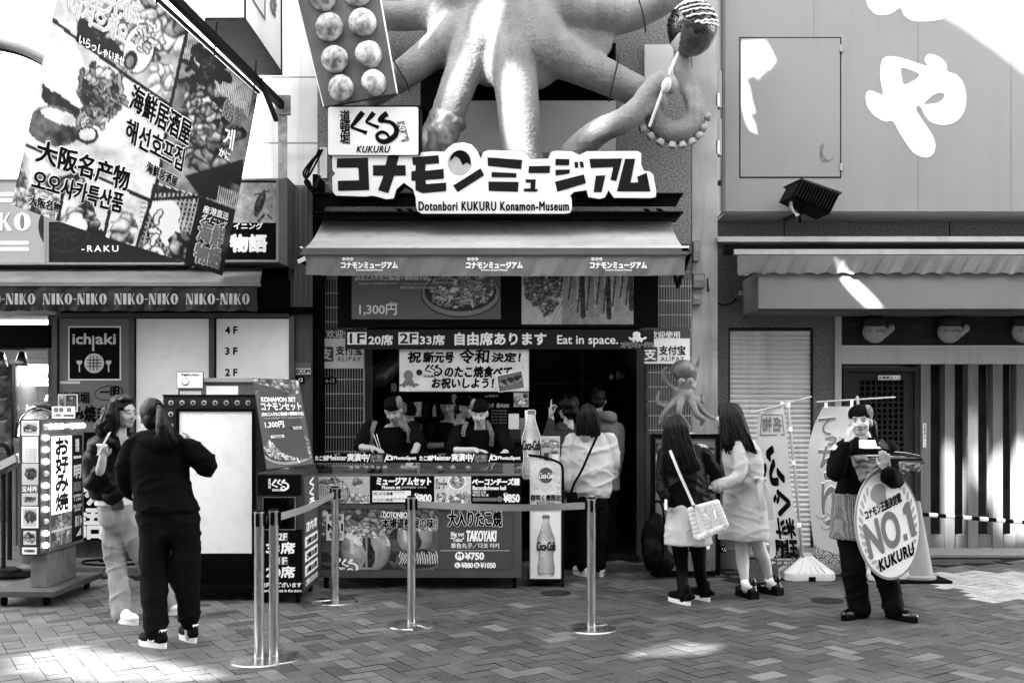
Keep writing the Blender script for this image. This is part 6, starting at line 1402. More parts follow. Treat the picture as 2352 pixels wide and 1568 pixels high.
w = MB(); w.slab(f, grow(bottle(1199, 942, 1242, 1099), 1.5), .012, -.002); w.build('white_edge', WHITE, bo); bottle_art(f, (1199, 942, 1242, 1099), bo, .002)
w = MB(); w.rect(f, 1214, 1096, 1226, 1170, .01, -.02); w.build('support', BLACKMETAL, bo)
lf = thing('leaflet_holder', 'pale printed leaflet box on top of the drink stand', 'leaflet box', P(1264, 1060, 8.95)); f = front(8.95); w = MB(); w.rect(f, 1243, 1002, 1286, 1072, .06, 0); w.build('box', PALE, lf); cv = Canvas(30, 50, .45, 105); cv.chunks(.5, .25, .4, .15, 14, .2, .7, .06); cv.rect(.15, .55, .4, 1, .06); cv.rect(.6, .6, .95, .95, .7); paint(cv, f, (1244, 1004, 1285, 1070), lf, 'print', .002); text('ご自由に', f, (1260, 1034, 1284, 1041), INK, lf, .2, .004)
# ================================================================ queue posts and belts
def post(u, v, label, notch):
    Y = 1.55*FD/(v-HZ); c = P(u, v, Y); c.z = 0
    t = thing('queue_post', label, 'queue post', c, 'steel queue posts')
    w = MB(); n = 40; R0 = .18; ring = []
    for k in range(n):
        a = 2*math.pi*k/n; da = (a - notch + math.pi) % (2*math.pi) - math.pi; r = R0 if abs(da) > .18 else .06
        ring.append((r*math.cos(a), r*math.sin(a)))
    vs = [(c.x+x, c.y+y, z) for z, sc in ((.0, 1), (.010, 1), (.016, .96)) for x, y in [(q[0]*sc, q[1]*sc) for q in ring]]
    vs += [(c.x+x*.30, c.y+y*.30, .024) for x, y in ring]
    fs = [(i*n+k, i*n+(k+1) % n, (i+1)*n+(k+1) % n, (i+1)*n+k) for i in range(3) for k in range(n)] + [tuple(range(3*n, 4*n)), tuple(range(n-1, -1, -1))]
    w.add(vs, fs); w.build('base_disc', mat('worn steel disc', .4, .28, metal=1, var=.3, scale=9), t, auto=30)
    w = MB(); w.lathe(c, [(.033, .02), (.033, .026), (.030, .028), (.030, .90), (.031, .905), (.031, .925), (.026, .93)], 20); w.build('pole', STEEL, t, auto=40)
    w = MB()
    for a in range(4): ca_, sa_ = math.cos(a*math.pi/2), math.sin(a*math.pi/2); w.M = Matrix.Translation(c) @ Matrix.Rotation(a*math.pi/2, 4, 'Z'); w.bbox(.028, .044, -.011, .011, .835, .915, .003)
    w.M = None; w.lathe(c+Vector((0,0,.926)), [(.0315, 0), (.0315, .006), (.028, .009)], 20); w.build('belt_head', RUBBER, t)
    return c
pA = post(595, 1519, 'left one of the two queue posts standing close together in front', 2.6); pB = post(629, 1513, 'right one of the two queue posts standing close together in front', 2.2)
pC = post(770, 1383, 'queue post farthest back by the left corner of the stall', 3.6); pD = post(945, 1437, 'queue post in the middle before the stall price panel', 5.2); pE = post(1358, 1446, 'queue post at the right in front of the white shirted customer', .6)
def belt(a, b, sag, label):
    n = 14; vs = []
    d = (b-a).normalized(); a = a + d*.045; b = b - d*.045
    for i in range(n+1):
        t = i/n; p = a.lerp(b, t); z = .875 - sag*math.sin(math.pi*t)
        tw = .004*math.sin(7*t)
        vs += [(p.x, p.y+tw, z+.024), (p.x, p.y-tw, z-.024), (p.x+.001*d.y, p.y-tw-.002, z-.024), (p.x, p.y+tw-.002, z+.024)]
    fs = []
    for i in range(n):
        k = 4*i; fs += [(k, k+1, k+5, k+4), (k+3, k+2, k+6, k+7)]
    w = MB(); w.add(vs, fs); tag(w.build('queue_belt', mat('grey belt webbing', .26, .6, var=.1, bump=.3, bscale=200)), label, 'belt', 'grey queue belts')
belt(pB, pC, .02, 'grey belt running back from the front pair of posts to the corner post'); belt(pD, pE, .02, 'long grey belt stretched across the stall front between two posts'); belt(pA, pB, 0, 'very short belt piece linking the two front posts')
# ================================================================ small octopus on its case
def K5(x, y, Y): return P(1467.6 + x*.3719, 790.3 + y*.3719, Y)
YQ = 9.45
so = thing('octopus_statue', 'small smooth octopus statue with raised arms on the sticker covered case', 'statue', K5(290, 560, YQ))
def a5(pts):
    a = spline([(x, y, r, YQ + d) for x, y, r, d in pts], 6); return tube_geo([K5(q[0], q[1], q[3]) for q in a], [q[2]*.3719*YQ/FD for q in a], 12)
s5 = .3719*YQ/FD
g5 = [ell_geo(K5(274,158,YQ), (80*s5, 80*s5, 64*s5)), ell_geo(K5(288,245,YQ), (52*s5, 52*s5, 70*s5)),
      a5([(245,290,26,0),(205,262,20,.03),(160,215,17,.05),(152,170,14,.05),(172,145,11,.04)]), a5([(325,270,26,0),(345,210,20,.02),(362,140,15,.03),(376,80,10,.03)]),
      a5([(245,300,26,0),(195,365,21,-.03),(140,378,17,-.04),(113,345,13,-.04),(125,295,8,-.04)]), a5([(255,310,28,-.03),(210,365,23,-.07),(158,425,19,-.08),(128,490,13,-.06)]),
      a5([(275,310,28,-.04),(252,385,22,-.10),(248,430,18,-.12),(285,475,15,-.10),(310,520,12,-.06)]), a5([(308,315,28,-.04),(342,400,23,-.10),(365,445,19,-.12),(398,462,16,-.12),(385,495,13,-.1)]),
      a5([(325,300,26,0),(372,385,20,-.04),(420,435,16,-.05),(470,462,9,-.04)]), a5([(330,290,22,.02),(372,350,16,.04),(394,352,13,.04),(385,305,7,.04)]), ell_geo(K5(290,320,YQ-.03), (60*s5, 45*s5, 45*s5))]
organic('body', g5, mat('glossy octopus paint', .19, .28, var=.3, scale=9, dirt=.25), so, .008, 4)
w = MB()
for x in (263, 319): w.add(*ell_geo(K5(x, 227, YQ-.15*0-52*s5), (18*s5, 14*s5, 18*s5), None, 14, 10))
w.build('eyes', mat('octopus eye', .33, .3, var=.2), so, True)
w = MB()
for x in (263, 319): w.add(*ell_geo(K5(x, 227, YQ-64*s5), (3*s5, 4*s5, 9*s5), None, 8, 6))
w.build('pupils', INK, so, True)
cs = thing('sticker_case', 'black edged display case covered with stickers under the small octopus statue', 'case', P(1575, 1322, 9.25)); f = front(9.2)
a, b = P(1500, 1000, 9.2), P(1650, 1318, 9.2)
w = MB(); w.bbox(a.x, b.x, 9.2, 9.75, .09, a.z, .006); w.build('case', mat('case silver', .17, .35, metal=.3, var=.3, scale=3), cs)
w = MB(); w.frame(f, 1494, 996, 1654, 1320, 10, .04, .02); w.build('black_frame', BLACKMETAL, cs)
cv = Canvas(60, 90, .18, 111); cv.chunks(.3, .4, .35, .4, 40, .02, .5, .07); cv.ell(.75, .12, .09, .05, .75); cv.ell(.75, .25, .05, .05, .6); cv.chunks(.7, .5, .3, .4, 20, .05, .3, .06); paint(cv, f, (1506, 1008, 1640, 1180), cs, 'stickers', .004)
w = MB(); w.rect(f, 1505, 1225, 1642, 1312, .004, .003); w.build('lower_panel', STEEL, cs); text('KUKURU', f, (1560, 1252, 1605, 1266), INK, cs, .8, .006); w = MB(); w.rect(f, 1617, 1248, 1630, 1260, .002, .005); w.build('label', WHITE, cs)
for x in (a.x+.02, b.x-.06):
    for y in (9.25, 9.65): w = MB(); w.box(x, x+.04, y, y+.05, 0.0, .09); w.build('foot', BLACKMETAL, cs)
w = MB()
for k, (u0, u1, y0, y1) in enumerate(((1590,1640,9.25,9.5),(1560,1600,9.4,9.6))): w.box(P(u0,0,9.3).x, P(u1,0,9.3).x, y0, y1, a.z+.001, a.z+.012+.01*k)
tag(w.build('paper_stack', PALE), 'loose papers lying on the sticker covered case', 'papers')
bg_ = thing('backpack', 'bulky black backpack slumped on the ground against the tile pillar', 'backpack', P(1508, 1325, 9.15)); c = P(1505, 1240, 9.15)
organic('bag', [ell_geo(c+Vector((0,0,-.02)), (.13,.11,.28)), ell_geo(c+Vector((-.03,-.06,-.12)), (.11,.09,.16)), ell_geo(c+Vector((.04,0,-.2)), (.15,.12,.12))], mat('black nylon', .012, .55, bump=.5, bscale=20), bg_, .015, 3, disp=lambda co: .012*fbm(co*9, 2))
w = MB(); w.tube([Vector(q) for q in spline([c+Vector((-.05,-.05,.25)), c+Vector((-.02,-.1,.36)), c+Vector((.05,-.08,.33)), c+Vector((.07,-.1,.1)), c+Vector((.05,-.12,-.2))], 6)], .012, 6); w.build('strap', RUBBER, bg_, True)
dr_ = thing('planter_drum', 'low grey banded drum on the pavement behind the girl in the pale coat', 'planter', P(1676, 1300, 9.85)); c = Vector((P(1680,0,9.85).x, 9.85, .006))
w = MB(); w.lathe(c, [(.15,0),(.155,.03),(.15,.06),(.165,.16),(.165,.17),(.172,.19),(.165,.21),(.17,.28),(.176,.30),(.16,.31)], 28); w.build('drum', mat('drum grey', .2, .6, var=.2, dirt=.3), dr_, auto=35)
bl_ = thing('dotted_ball', 'small black ball with white dots lodged beside the grey drum', 'ball', P(1658, 1262, 9.5)); c = P(1660, 1261, 9.5); w = MB(); w.add(*ell_geo(c, (.036,.036,.036))); w.build('ball', INK, bl_, True)
w = MB(); [w.add(*ell_geo(c+Vector((dx,-.033,dz)), (.006,.004,.006), None, 6, 4)) for dx, dz in ((-.012,.01),(.01,.012),(0,-.01),(.018,-.006))]; w.build('dots', WHITE, bl_, True)
# ================================================================ banners on poles
def water_base(u, v, label):
    Y = 1.55*FD/(v-HZ); c = P(u, v, Y); c.z = 0; t = thing('banner_base', label, 'weight base', c, 'white water filled banner bases')
    w = MB(); sq = lambda h, z: [(c.x-h, c.y-h*.8, z), (c.x+h, c.y-h*.8, z), (c.x+h, c.y+h*.8, z), (c.x-h, c.y+h*.8, z)]
    vs = []; prof = ((.205,.0),(.225,.012),(.225,.07),(.215,.085),(.05,.215),(.045,.235),(.03,.24)); 
    for h, z in prof:
        q = sq(h, z); k = h*.25
        for i in range(4):
            p, p1, p0 = Vector(q[i]), Vector(q[(i+1) % 4]), Vector(q[i-1]); vs += [tuple(p+(p0-p).normalized()*k), tuple(p+(p1-p).normalized()*k)]
    n = 8; fs = [(i*n+j, i*n+(j+1) % n, (i+1)*n+(j+1) % n, (i+1)*n+j) for i in range(len(prof)-1) for j in range(n)] + [tuple(range(n-1,-1,-1)), tuple(range((len(prof)-1)*n, len(prof)*n))]
    w.add(vs, fs); w.build('tank', mat('scuffed white plastic', .5, .5, var=.12, dirt=.25), t, auto=30)
    w = MB()
    for k in (-.6, -.3, 0, .3, .6): bar(w, Vector((c.x+.2*k, c.y-.175, .088)), Vector((c.x+.045*k, c.y-.045, .205)), .004, .006)
    w.build('ribs', mat('scuffed white plastic'), t); w = MB(); w.box(c.x-.03, c.x+.03, c.y-.186, c.y-.17, .012, .05); w.build('notch', INK, t)
    return c
def cloth(name, rows, Yf, parent, colf, m, d=0.0, nu=24, nv=60):   # rows: (v, u left, u right, depth)
    vs, cs, fs = [], [], []
    a = spline(rows, 8)
    def f(s, t, dd=0):
        i = t*(len(a)-1); k = min(int(i), len(a)-2); q = a[k]*(1-i+k)+a[k+1]*(i-k)
        return P(q[1]+(q[2]-q[1])*s, q[0], q[3] + .04*math.sin(5*s+3*t)*t) + Vector((0, -dd, 0))
    for j in range(nv+1):
        for i in range(nu+1): vs.append(tuple(f(i/nu, j/nv))); cs.append(colf(i/nu, j/nv))
    for j in range(nv):
        for i in range(nu): fs.append((j*(nu+1)+i, j*(nu+1)+i+1, (j+1)*(nu+1)+i+1, (j+1)*(nu+1)+i))
    me = bpy.data.meshes.new(name); me.from_pydata(vs, [], fs); set_col(me, cs); finish(me, m, True); link(name, me, parent); return f
CL = attr_mat('thin banner cloth', .7, bump=.2, bscale=120, translucent=.3)
w1 = water_base(1852, 1329, 'white water filled base holding the nearer blowfish banner pole'); w2 = water_base(2040, 1329, 'white water filled base behind the legs of the woman with the round board')
b1 = thing('pole_banner', 'white pole banner with mirrored black brush characters beside the girl in the pale coat', 'banner', w1)
w = MB(); w.tube([w1+Vector((0,0,.2)), P(1843,1275,9.08), P(1826,1090,9.08), P(1809,921,9.08)], .013, 8); w.tube([P(1725,949,9.0), P(1863,911,9.12)], .008, 8); w.build('pole', mat('grey plastic pole', .42, .4, var=.1), b1, True)
for u, v in ((1810,930),(1815,985),(1822,1062),(1835,1205)): w = MB(); w.lathe(P(u, v, 9.08), [(.02,-.02),(.02,.02)], 10); w.build('clip', WHITE, b1)
f1 = cloth('cloth', [(938,1745,1800,9.05),(1000,1738,1808,9.05),(1100,1752,1815,9.06),(1200,1760,1830,9.06),(1262,1768,1836,9.07),(1298,1762,1838,9.08)], 0, b1, lambda s, t: .12 if t > .90 - .12*s else .62, CL)
# loops
w = MB(); w.rect(front(9.04), 1747, 940, 1754, 950, .004, 0); w.rect(front(9.07), 1793, 922, 1800, 936, .004, 0); w.build('loops', WHITE, b1)
fm1 = lambda s, t, d=0: f1(1-s, t, d)                           # the cloth is seen from behind: writing mirrored
w = MB(); w.frame(fm1, .08, .06, .90, .20, .03, .001, .003, .008); w.build('title_frame', MIDG, b1); text('名物', fm1, (.16, .085, .82, .175), MIDG, b1, .006, .003)
for ch, t0, t1, s0, s1 in (('ふ', .26, .42, .2, 1.02), ('ぐ', .45, .56, .12, .7), ('料', .58, .70, .08, .72), ('理', .72, .88, .06, .82)): text(ch, fm1, (s0, t0, s1, t1), INK, b1, .012, .004)
text('くいだおれの日本一', fm1, (.15, .89, .8, .91), WHITE, b1, .004, .004); text('づぼらや', fm1, (.1, .925, .95, .97), PALE, b1, .01, .004)
b2 = thing('pole_banner', 'pale pole banner with light grey hiragana and waves beside the uniformed woman', 'banner', w2)
w = MB(); w.tube([w2+Vector((-.02,0,.2)), P(2010,1275,9.1), P(1969,912,9.1)], .013, 8); w.tube([P(1877,923,9.05), P(2055,912,9.15)], .008, 8); w.build('pole', mat('grey plastic pole'), b2, True)
def waves(s, t):
    g = .56
    if t > .70:
        r_ = int((t-.70)/.035); x = s*4.5 + .5*(r_ % 2); fx = (x % 1)-.5; fy = ((t-.70) % .035)/.035
        q = math.hypot(fx*2, (1-fy)*1.0); g = .56 if int(q*4.5) % 2 else .09
        if t - .70 < .05*abs(math.sin(3*s)): g = .56
    return g
f2 = cloth('cloth', [(933,1891,1968,9.05),(982,1868,1978,9.04),(1052,1855,1982,9.0),(1193,1862,1984,9.02),(1291,1879,1990,9.06),(1318,1900,1992,9.1)], 0, b2, waves, CL, nu=60, nv=150)
for ch, t0, t1, s0, s1 in (('て', .12, .26, .04, .42), ('っ', .27, .33, .28, .5), ('ち', .34, .47, .18, .58), ('り', .49, .62, .22, .54)): text(ch, f2, (s0, t0, s1, t1), WHITE, b2, .009, .003); text(ch, f2, (s0, t0, s1, t1), MIDG, b2, .005, .006)
text('鍋', f2, (.5, .66, .95, .84), mat('faint print', .33, .6), b2, .03, .004)
w = MB()
for s_, t_ in ((.42,.28),(.55,.30),(.65,.27),(.2,.58),(.33,.60),(.27,.62),(.4,.57)): 
    pts = [f2(s_+.09*math.cos(a), t_+.018*math.sin(a), .004) for a in np.linspace(.2, 2.9, 8)]; w.tube(pts, .0035, 5)
w.build('cloud_print', MIDG, b2)
w = MB(); w.rect(front(9.04), 1894, 924, 1901, 936, .004, 0); w.rect(front(9.06), 1953, 918, 1960, 934, .004, 0); w.build('loops', WHITE, b2)
# ================================================================ cone and striped bar
cn = thing('traffic_cone', 'pale traffic cone on a black base plate behind the round board', 'traffic cone', P(2108, 1332, 9.05)); c = Vector((P(2106,0,9.05).x, 9.05, 0))
w = MB(); w.bbox(c.x-.24, c.x+.24, c.y-.2, c.y+.2, 0.004, .03, .006); w.build('base_plate', RUBBER, cn)
w = MB(); w.lathe(c, [(.165,.03),(.165,.05),(.14,.065),(.032,.70),(.028,.72),(.0,.722)], 24); w.build('cone', mat('faded cone plastic', .26, .5, var=.15, dirt=.25), cn, auto=40)
br = thing('striped_bar', 'black and white striped bar reaching from the cone to the right edge', 'bar', P(2118, 1181, 9.05)); a, b = Vector((c.x+.03, 9.05, P(0,1180,9.05).z)), P(2480, 1209, 9.1)
L_ = (b-a).length; n = 19
for k in range(n):
    p, q = a.lerp(b, k/n), a.lerp(b, (k+1)/n); w = MB(); d_ = (b-a).normalized(); B = d_.to_track_quat('Z','Y').to_matrix().to_4x4(); w.M = Matrix.Translation(p) @ B; w.lathe((0,0,0), [(.019,0),(.019,(q-p).length)], 12); w.build('stripe', INK if k % 2 == 0 else WHITE, br, auto=40)
w = MB(); w.add(*ell_geo(a, (.02,.03,.03), None, 10, 8)); w.build('end_ring', RUBBER, br, True)
# ================================================================ people
def facing(yaw, pitch=0, roll=0):                              # yaw 0 looks at the street, + towards the right of the photo
    a = rad(yaw); F = Vector((math.sin(a), -math.cos(a), 0)); U = Vector((0,0,1)); X = U.cross(F)
    R1 = Matrix.Rotation(rad(-pitch), 3, X); F = R1 @ F; U = R1 @ U          # + pitch looks up
    R2 = Matrix.Rotation(rad(roll), 3, F); U = R2 @ U; X = R2 @ X
    return Matrix((X, F, U)).transposed()                      # columns: side, forward, up
def T_(geo, c, B, s=1.0): return ([Vector(c) + B @ (Vector(p)*s) for p in geo[0]], geo[1])
def head_geos(c, B, s=1.0):
    g = [ell_geo((0,-.014,.03), (.074,.093,.086), None, 20, 14), ell_geo((0,.022,-.025), (.062,.064,.082), None, 20, 14), ell_geo((0,.048,-.078), (.036,.034,.028)),
         ell_geo((.034,.062,-.03), (.024,.022,.024)), ell_geo((-.034,.062,-.03), (.024,.022,.024)), ell_geo((0,.07,.028), (.05,.018,.016)),
         tube_geo([(0,.082,.012), (0,.095,-.012), (0,.101,-.030)], [.008,.010,.013], 8), ell_geo((.011,.088,-.034), (.010,.010,.008)), ell_geo((-.011,.088,-.034), (.010,.010,.008)),
         ell_geo((0,.080,-.056), (.021,.012,.007)), ell_geo((0,.080,-.066), (.019,.012,.007)), ell_geo((.077,-.005,-.012), (.010,.020,.032)), ell_geo((-.077,-.005,-.012), (.010,.020,.032)),
         tube_geo([(0,-.03,-.05), (0,-.038,-.13), (0,-.045,-.20)], [.052,.050,.062], 14)]
    return [T_(q, c, B, s) for q in g]
def face_col(c, B, s, tone, lips=.5, closed=False, smile=0):
    Bt = np.array(B.transposed())
    def f(co):
        q = ((co - np.array(c)) @ Bt.T)/s; x, y, z = q[:,0], q[:,1], q[:,2]; g = np.full(len(co), tone)*(1 + .04*fbm(co*30, 3))
        fr = (y > .035) & (np.abs(z) < .13) & (np.abs(x) < .075)
        ax = np.abs(x)
        brow = fr & (((ax-.033)/.019)**2 + ((z-.023-.15*(ax-.033)*(-1))/.0042)**2 < 1); g[brow] = .03
        if closed: e = fr & (((ax-.031)/.016)**2 + ((z+.001-.25*(ax-.031)**2*60)/.0035)**2 < 1); g[e] = .03
        else:
            e = fr & (((ax-.031)/.0155)**2 + ((z-.001)/.0068)**2 < 1); g[e] = .35
            e = fr & (((ax-.031)/.0075)**2 + ((z-.001)/.0068)**2 < 1); g[e] = .008
            e = fr & (((ax-.031)/.0165)**2 + ((z-.0065)/.003)**2 < 1); g[e] = .02
        zl = z + .060 - smile*np.abs(x)*6*np.abs(x)
        g[fr & ((x/.024)**2 + (zl/.0095)**2 < 1) & (y > .05)] = tone*lips
        g[fr & ((x/.022)**2 + (zl/.0022)**2 < 1) & (y > .05)] = tone*.12
        g[fr & (((ax-.010)/.0045)**2 + ((z+.040)/.003)**2 < 1) & (y > .06)] = tone*.25
        return np.clip(g, .005, .7)
    return f
def hand_geos(wrist, d, n, s=1.0, curl=.4, side=1, spread=.12, fingers=None):
    wrist, d = Vector(wrist), Vector(d).normalized(); n = Vector(n); n = (n - d*n.dot(d)).normalized(); l = d.cross(n)
    B = Matrix((l, d, n)).transposed(); g = [ell_geo(wrist + d*.048*s, (.040*s, .050*s, .016*s), B), tube_geo([wrist - d*.03*s, wrist + d*.02*s], [.025*s, .024*s], 10)]
    for i, ln in enumerate((.070, .078, .072, .056)):
        cu_ = curl if fingers is None else fingers[i]; r = (-.029 + .0193*i)*side; p = wrist + d*.085*s + l*r*s; a = 0; pts = [p - d*.02*s, p]
        dv = (d + l*(i-1.5)*spread*side*.3).normalized()
        for sg in (.42, .32, .26):
            a += cu_; p = p + (dv*math.cos(a) + n*math.sin(a))*ln*sg*s; pts.append(p)
        g.append(tube_geo(pts, [.0095*s, .0092*s, .0086*s, .0080*s, .0070*s], 8))
    p = wrist + d*.022*s - l*.030*side*s; t1 = (d*.62 - l*side*.62 + n*.35).normalized(); t2 = (d*.85 - l*side*.2 + n*.45).normalized()
    g.append(tube_geo([p, p + t1*.035*s, p + t1*.035*s + t2*.032*s], [.012*s, .0105*s, .0085*s], 8)); return g
def ring(u, v, Y, w_, d_, B): return (P(u, v, Y), B.col[0]*w_, B.col[1]*d_)
def torso(rows, B): return loft_geo([ring(*r, B) for r in rows], 24)
def limb(pts, n=12):                                           # (u, v, Y, radius)
    a = spline([(*P(q[0], q[1], q[2]), q[3]) for q in pts], 5); return tube_geo([Vector(q[:3]) for q in a], [q[3] for q in a], n)
def folds(amp=.007, sc=9, seed=1, zs=.6):
    def f(co):
        q = co*np.array([sc, sc, sc*zs]); w1 = co + .03*np.stack([vnoise(co*5, seed+1), vnoise(co*5, seed+2), vnoise(co*5, seed+4)], 1)
        a = (1-np.abs(vnoise(np.stack([w1[:,0]*4+w1[:,2]*4, w1[:,1]*5, w1[:,2]*10-w1[:,0]*4], 1), seed+9)))**4
        b = (1-np.abs(vnoise(np.stack([w1[:,0]*8-w1[:,2]*3, w1[:,1]*8, w1[:,2]*15+w1[:,0]*6], 1), seed+19)))**4
        return amp*(.55*fbm(q, seed, 2) + 1.3*(a-.25) + .7*(b-.25))
    return f
def cloth_part(name, geos, m, parent, seed=1, amp=.007, voxel=.010, smooth=4, sc=9): return organic(name, geos, m, parent, voxel, smooth, folds(amp, sc, seed))
SKIN = attr_mat('skin', .45, bump=.05, spec=.35)
m_hair = mat('black hair', .004, .34, var=.5, scale=40, stretch=(5, 5, .4), bump=.5, bscale=60, spec=.5); MATS['black hair'].node_tree.nodes['Principled BSDF'].inputs['Specular IOR Level'].default_value = .22
def shoe(heel, toe, parent, upper, sole, name='shoe', h=.085, wd=.046, sole_h=.022, heel_h=0):
    heel, toe = Vector(heel), Vector(toe); d = (toe-heel); L_ = d.length; d.normalize(); l = Vector((-d.y, d.x, 0)); B = Matrix((l, d, Vector((0,0,1)))).transposed()
    W = lambda x, y, z: heel + B @ Vector((x, y, z)); z0 = sole_h
    o = organic(name, [T_(ell_geo((0,.0,0), (wd*.85, .062, h*.55)), W(0, .055, z0+h*.35), B), T_(ell_geo((0,0,0), (wd, L_*.33, .038)), W(0, L_*.68, z0+.022), B), T_(ell_geo((0,0,0), (wd*.8, L_*.3, .05)), W(0, L_*.45, z0+.03), B), tube_geo([W(0, .05, z0+.05), W(0, .045, z0+h+.02)], [.038, .036], 12)], upper, parent, .007, 2)
    n = 28; vs = []
    for zz, k in ((0.0, .96), (sole_h*.5, 1.0), (sole_h+.006, .98)):
        for i in range(n):
            a = 2*math.pi*i/n; y = L_*.5 - math.cos(a)*L_*.5*1.02; x = math.sin(a)*wd*(1.02 if y > L_*.5 else .86)*k; vs.append(W(x, y, zz))
    w = MB(); w.add(vs, [(j*n+i, j*n+(i+1) % n, (j+1)*n+(i+1) % n, (j+1)*n+i) for j in range(2) for i in range(n)] + [tuple(range(n-1,-1,-1)), tuple(range(2*n, 3*n))])
    if heel_h: w.M = Matrix.Translation(heel) @ B.to_4x4(); w.box(-wd*.8, wd*.8, .0, .07, 0, heel_h); w.M = None
    w.build('sole', sole, o, auto=50); return o
def gp(u, v): y = 1.55*FD/(v-HZ); p = P(u, v, y); p.z = 0.006; return p
def strands(name, roots, m, parent, rng, n, r=.006):           # roots: list of guide curves (list of points); strands are blends of two guides
    w = MB()
    for k in range(n):
        i = rng.randrange(len(roots)-1); t = rng.random(); A, B_ = roots[i], roots[i+1]; j = .008
        pts = [Vector(a).lerp(Vector(b), t) + Vector((rng.uniform(-j,j), rng.uniform(-j,j), rng.uniform(-j,j)*.3)) for a, b in zip(A, B_)]
        a = spline(pts, 4); m_ = len(a); w.add(*tube_geo([Vector(q) for q in a], [r*(.8+.5*math.sin(math.pi*i2/m_))*(1 if i2 < m_*.85 else .5) for i2 in range(m_)], 5))
    return w.build(name, m, parent, True)
def ribbon(pts, wv, m, name, parent, t=.006):
    w = MB(); a = [Vector(q) for q in spline(pts, 5)]; vs, fs = [], []
    for i, p in enumerate(a):
        d = (a[min(i+1, len(a)-1)] - a[max(i-1, 0)]).normalized(); side = d.cross(Vector((0,-1,0))).normalized()*wv/2
        vs += [p+side, p-side, p-side+Vector((0,t,0)), p+side+Vector((0,t,0))]
    for i in range(len(a)-1):
        k = 4*i; fs += [(k+j, k+(j+1) % 4, k+4+(j+1) % 4, k+4+j) for j in range(4)]
    fs += [(0,1,2,3), (len(vs)-1, len(vs)-2, len(vs)-3, len(vs)-4)]
    w.add(vs, fs); return w.build(name, m, parent)
rp2 = random.Random(12)
BLK = mat('black jersey', .012, .85, var=.3, bump=.3, bscale=90, spec=.1); BLK2 = mat('black trouser cloth', .014, .8, var=.3, bump=.3, bscale=70, spec=.15)
LEATHER = mat('black leather', .010, .46, var=.3, bump=.5, bscale=14, spec=.5); MATS['black leather'].node_tree.nodes['Principled BSDF'].inputs['Specular IOR Level'].default_value = .10
WSOLE = mat('white rubber sole', .6, .5, var=.1); WSHOE = mat('white canvas shoe', .62, .6, var=.06); BSHOE = mat('black shoe leather', .01, .2, spec=.5)
def person(label, u, v, Y): p = P(u, v, Y); p.z = 0; return thing('person', label, 'person', p)
# ---------------------------------------------------------------- woman in the black hooded top, seen from behind
t = person('woman seen from behind in black hooded top and black trousers with a long ponytail', 380, 1480, 6.6); Y = 6.6
B = facing(205, -4, -6); Bb = facing(185)
c = P(351, 957, Y+.02)
core = [limb([(366,1010,Y,.06),(372,1100,Y,.09),(382,1180,Y,.10)]), limb([(358,1200,Y-.03,.06),(356,1320,Y-.05,.05),(357,1455,6.5,.035),(362,1474,6.49,.034)]), limb([(420,1200,Y,.06),(432,1320,Y+.02,.05),(435,1435,6.64,.035),(437,1462,6.63,.034)]),
        limb([(436,1030,Y,.05),(474,1062,Y+.02,.04),(440,1020,Y+.25,.032)]), limb([(300,1030,Y,.05),(288,1098,Y+.02,.04),(310,1138,Y+.25,.032)])]
hnd = hand_geos(P(310,1138,Y+.25), (.4,.5,.1), (0,0,1), 1, .5) + hand_geos(P(440,1020,Y+.25), (-.8,.2,.3), (-.3,-.9,0), 1, .6, -1)
organic('body', head_geos(c, B, .98) + core + hnd, SKIN, t, .007, 3, color=face_col(c, B, .98, .40))
cloth_part('hooded_top', [torso([(362,1004,Y,.075,.07),(365,1014,Y,.14,.085),(368,1026,Y,.19,.10),(367,1060,Y,.195,.12),(368,1100,Y,.19,.125),(376,1140,Y,.2,.14),(381,1160,Y,.212,.15),(382,1170,Y,.20,.14)], Bb),
    limb([(430,1026,Y,.068),(452,1040,Y-.01,.070),(474,1062,Y,.068),(470,1075,Y+.03,.062),(448,1045,Y+.16,.055),(438,1022,Y+.22,.05)]), limb([(306,1026,Y,.066),(292,1058,Y,.068),(288,1096,Y,.064),(296,1122,Y+.1,.055),(308,1137,Y+.2,.046)]),
    limb([(318,1003,Y-.02,.035),(345,1012,Y-.10,.045),(380,1016,Y-.12,.048),(408,1006,Y-.05,.035)]), limb([(325,1000,Y-.02,.03),(350,1000,Y-.08,.04),(385,1000,Y-.09,.04),(402,998,Y-.02,.03)]),
    torso([(381,1158,Y,.206,.145),(382,1166,Y,.216,.155),(382,1173,Y,.212,.15)], Bb)], BLK, t, 3, .008)
cloth_part('trousers', [torso([(384,1160,Y,.19,.12),(386,1190,Y,.205,.135),(388,1215,Y,.195,.125),(388,1240,Y,.11,.10)], Bb), limb([(352,1190,Y,.095),(355,1218,Y,.104),(354,1300,Y-.03,.092),(355,1380,Y-.07,.082),(356,1430,6.5,.080),(357,1448,6.49,.068)]), limb([(424,1190,Y,.092),(424,1218,Y,.101),(431,1300,Y+.01,.086),(434,1380,Y+.02,.076),(435,1415,6.63,.076),(435,1428,6.63,.064)])], BLK2, t, 5, .008)
cap = [T_(ell_geo((0,-.02,.035), (.082,.098,.092), None, 18, 12), c, B), T_(ell_geo((0,-.045,-.03), (.072,.068,.07), None, 16, 10), c, B)]
pt = P(368, 938, Y-.08)
organic('hair', cap + [tube_geo([pt, P(372,945,Y-.12)], [.035,.03], 10), limb([(370,942,Y-.12,.030),(374,965,Y-.14,.042),(376,990,Y-.14,.046),(380,1012,Y-.13,.034),(383,1026,Y-.12,.012)]), limb([(374,955,Y-.13,.03),(386,985,Y-.12,.035),(397,1006,Y-.11,.018)])], m_hair, t, .010, 3, folds(.005, 22, 4, .25))
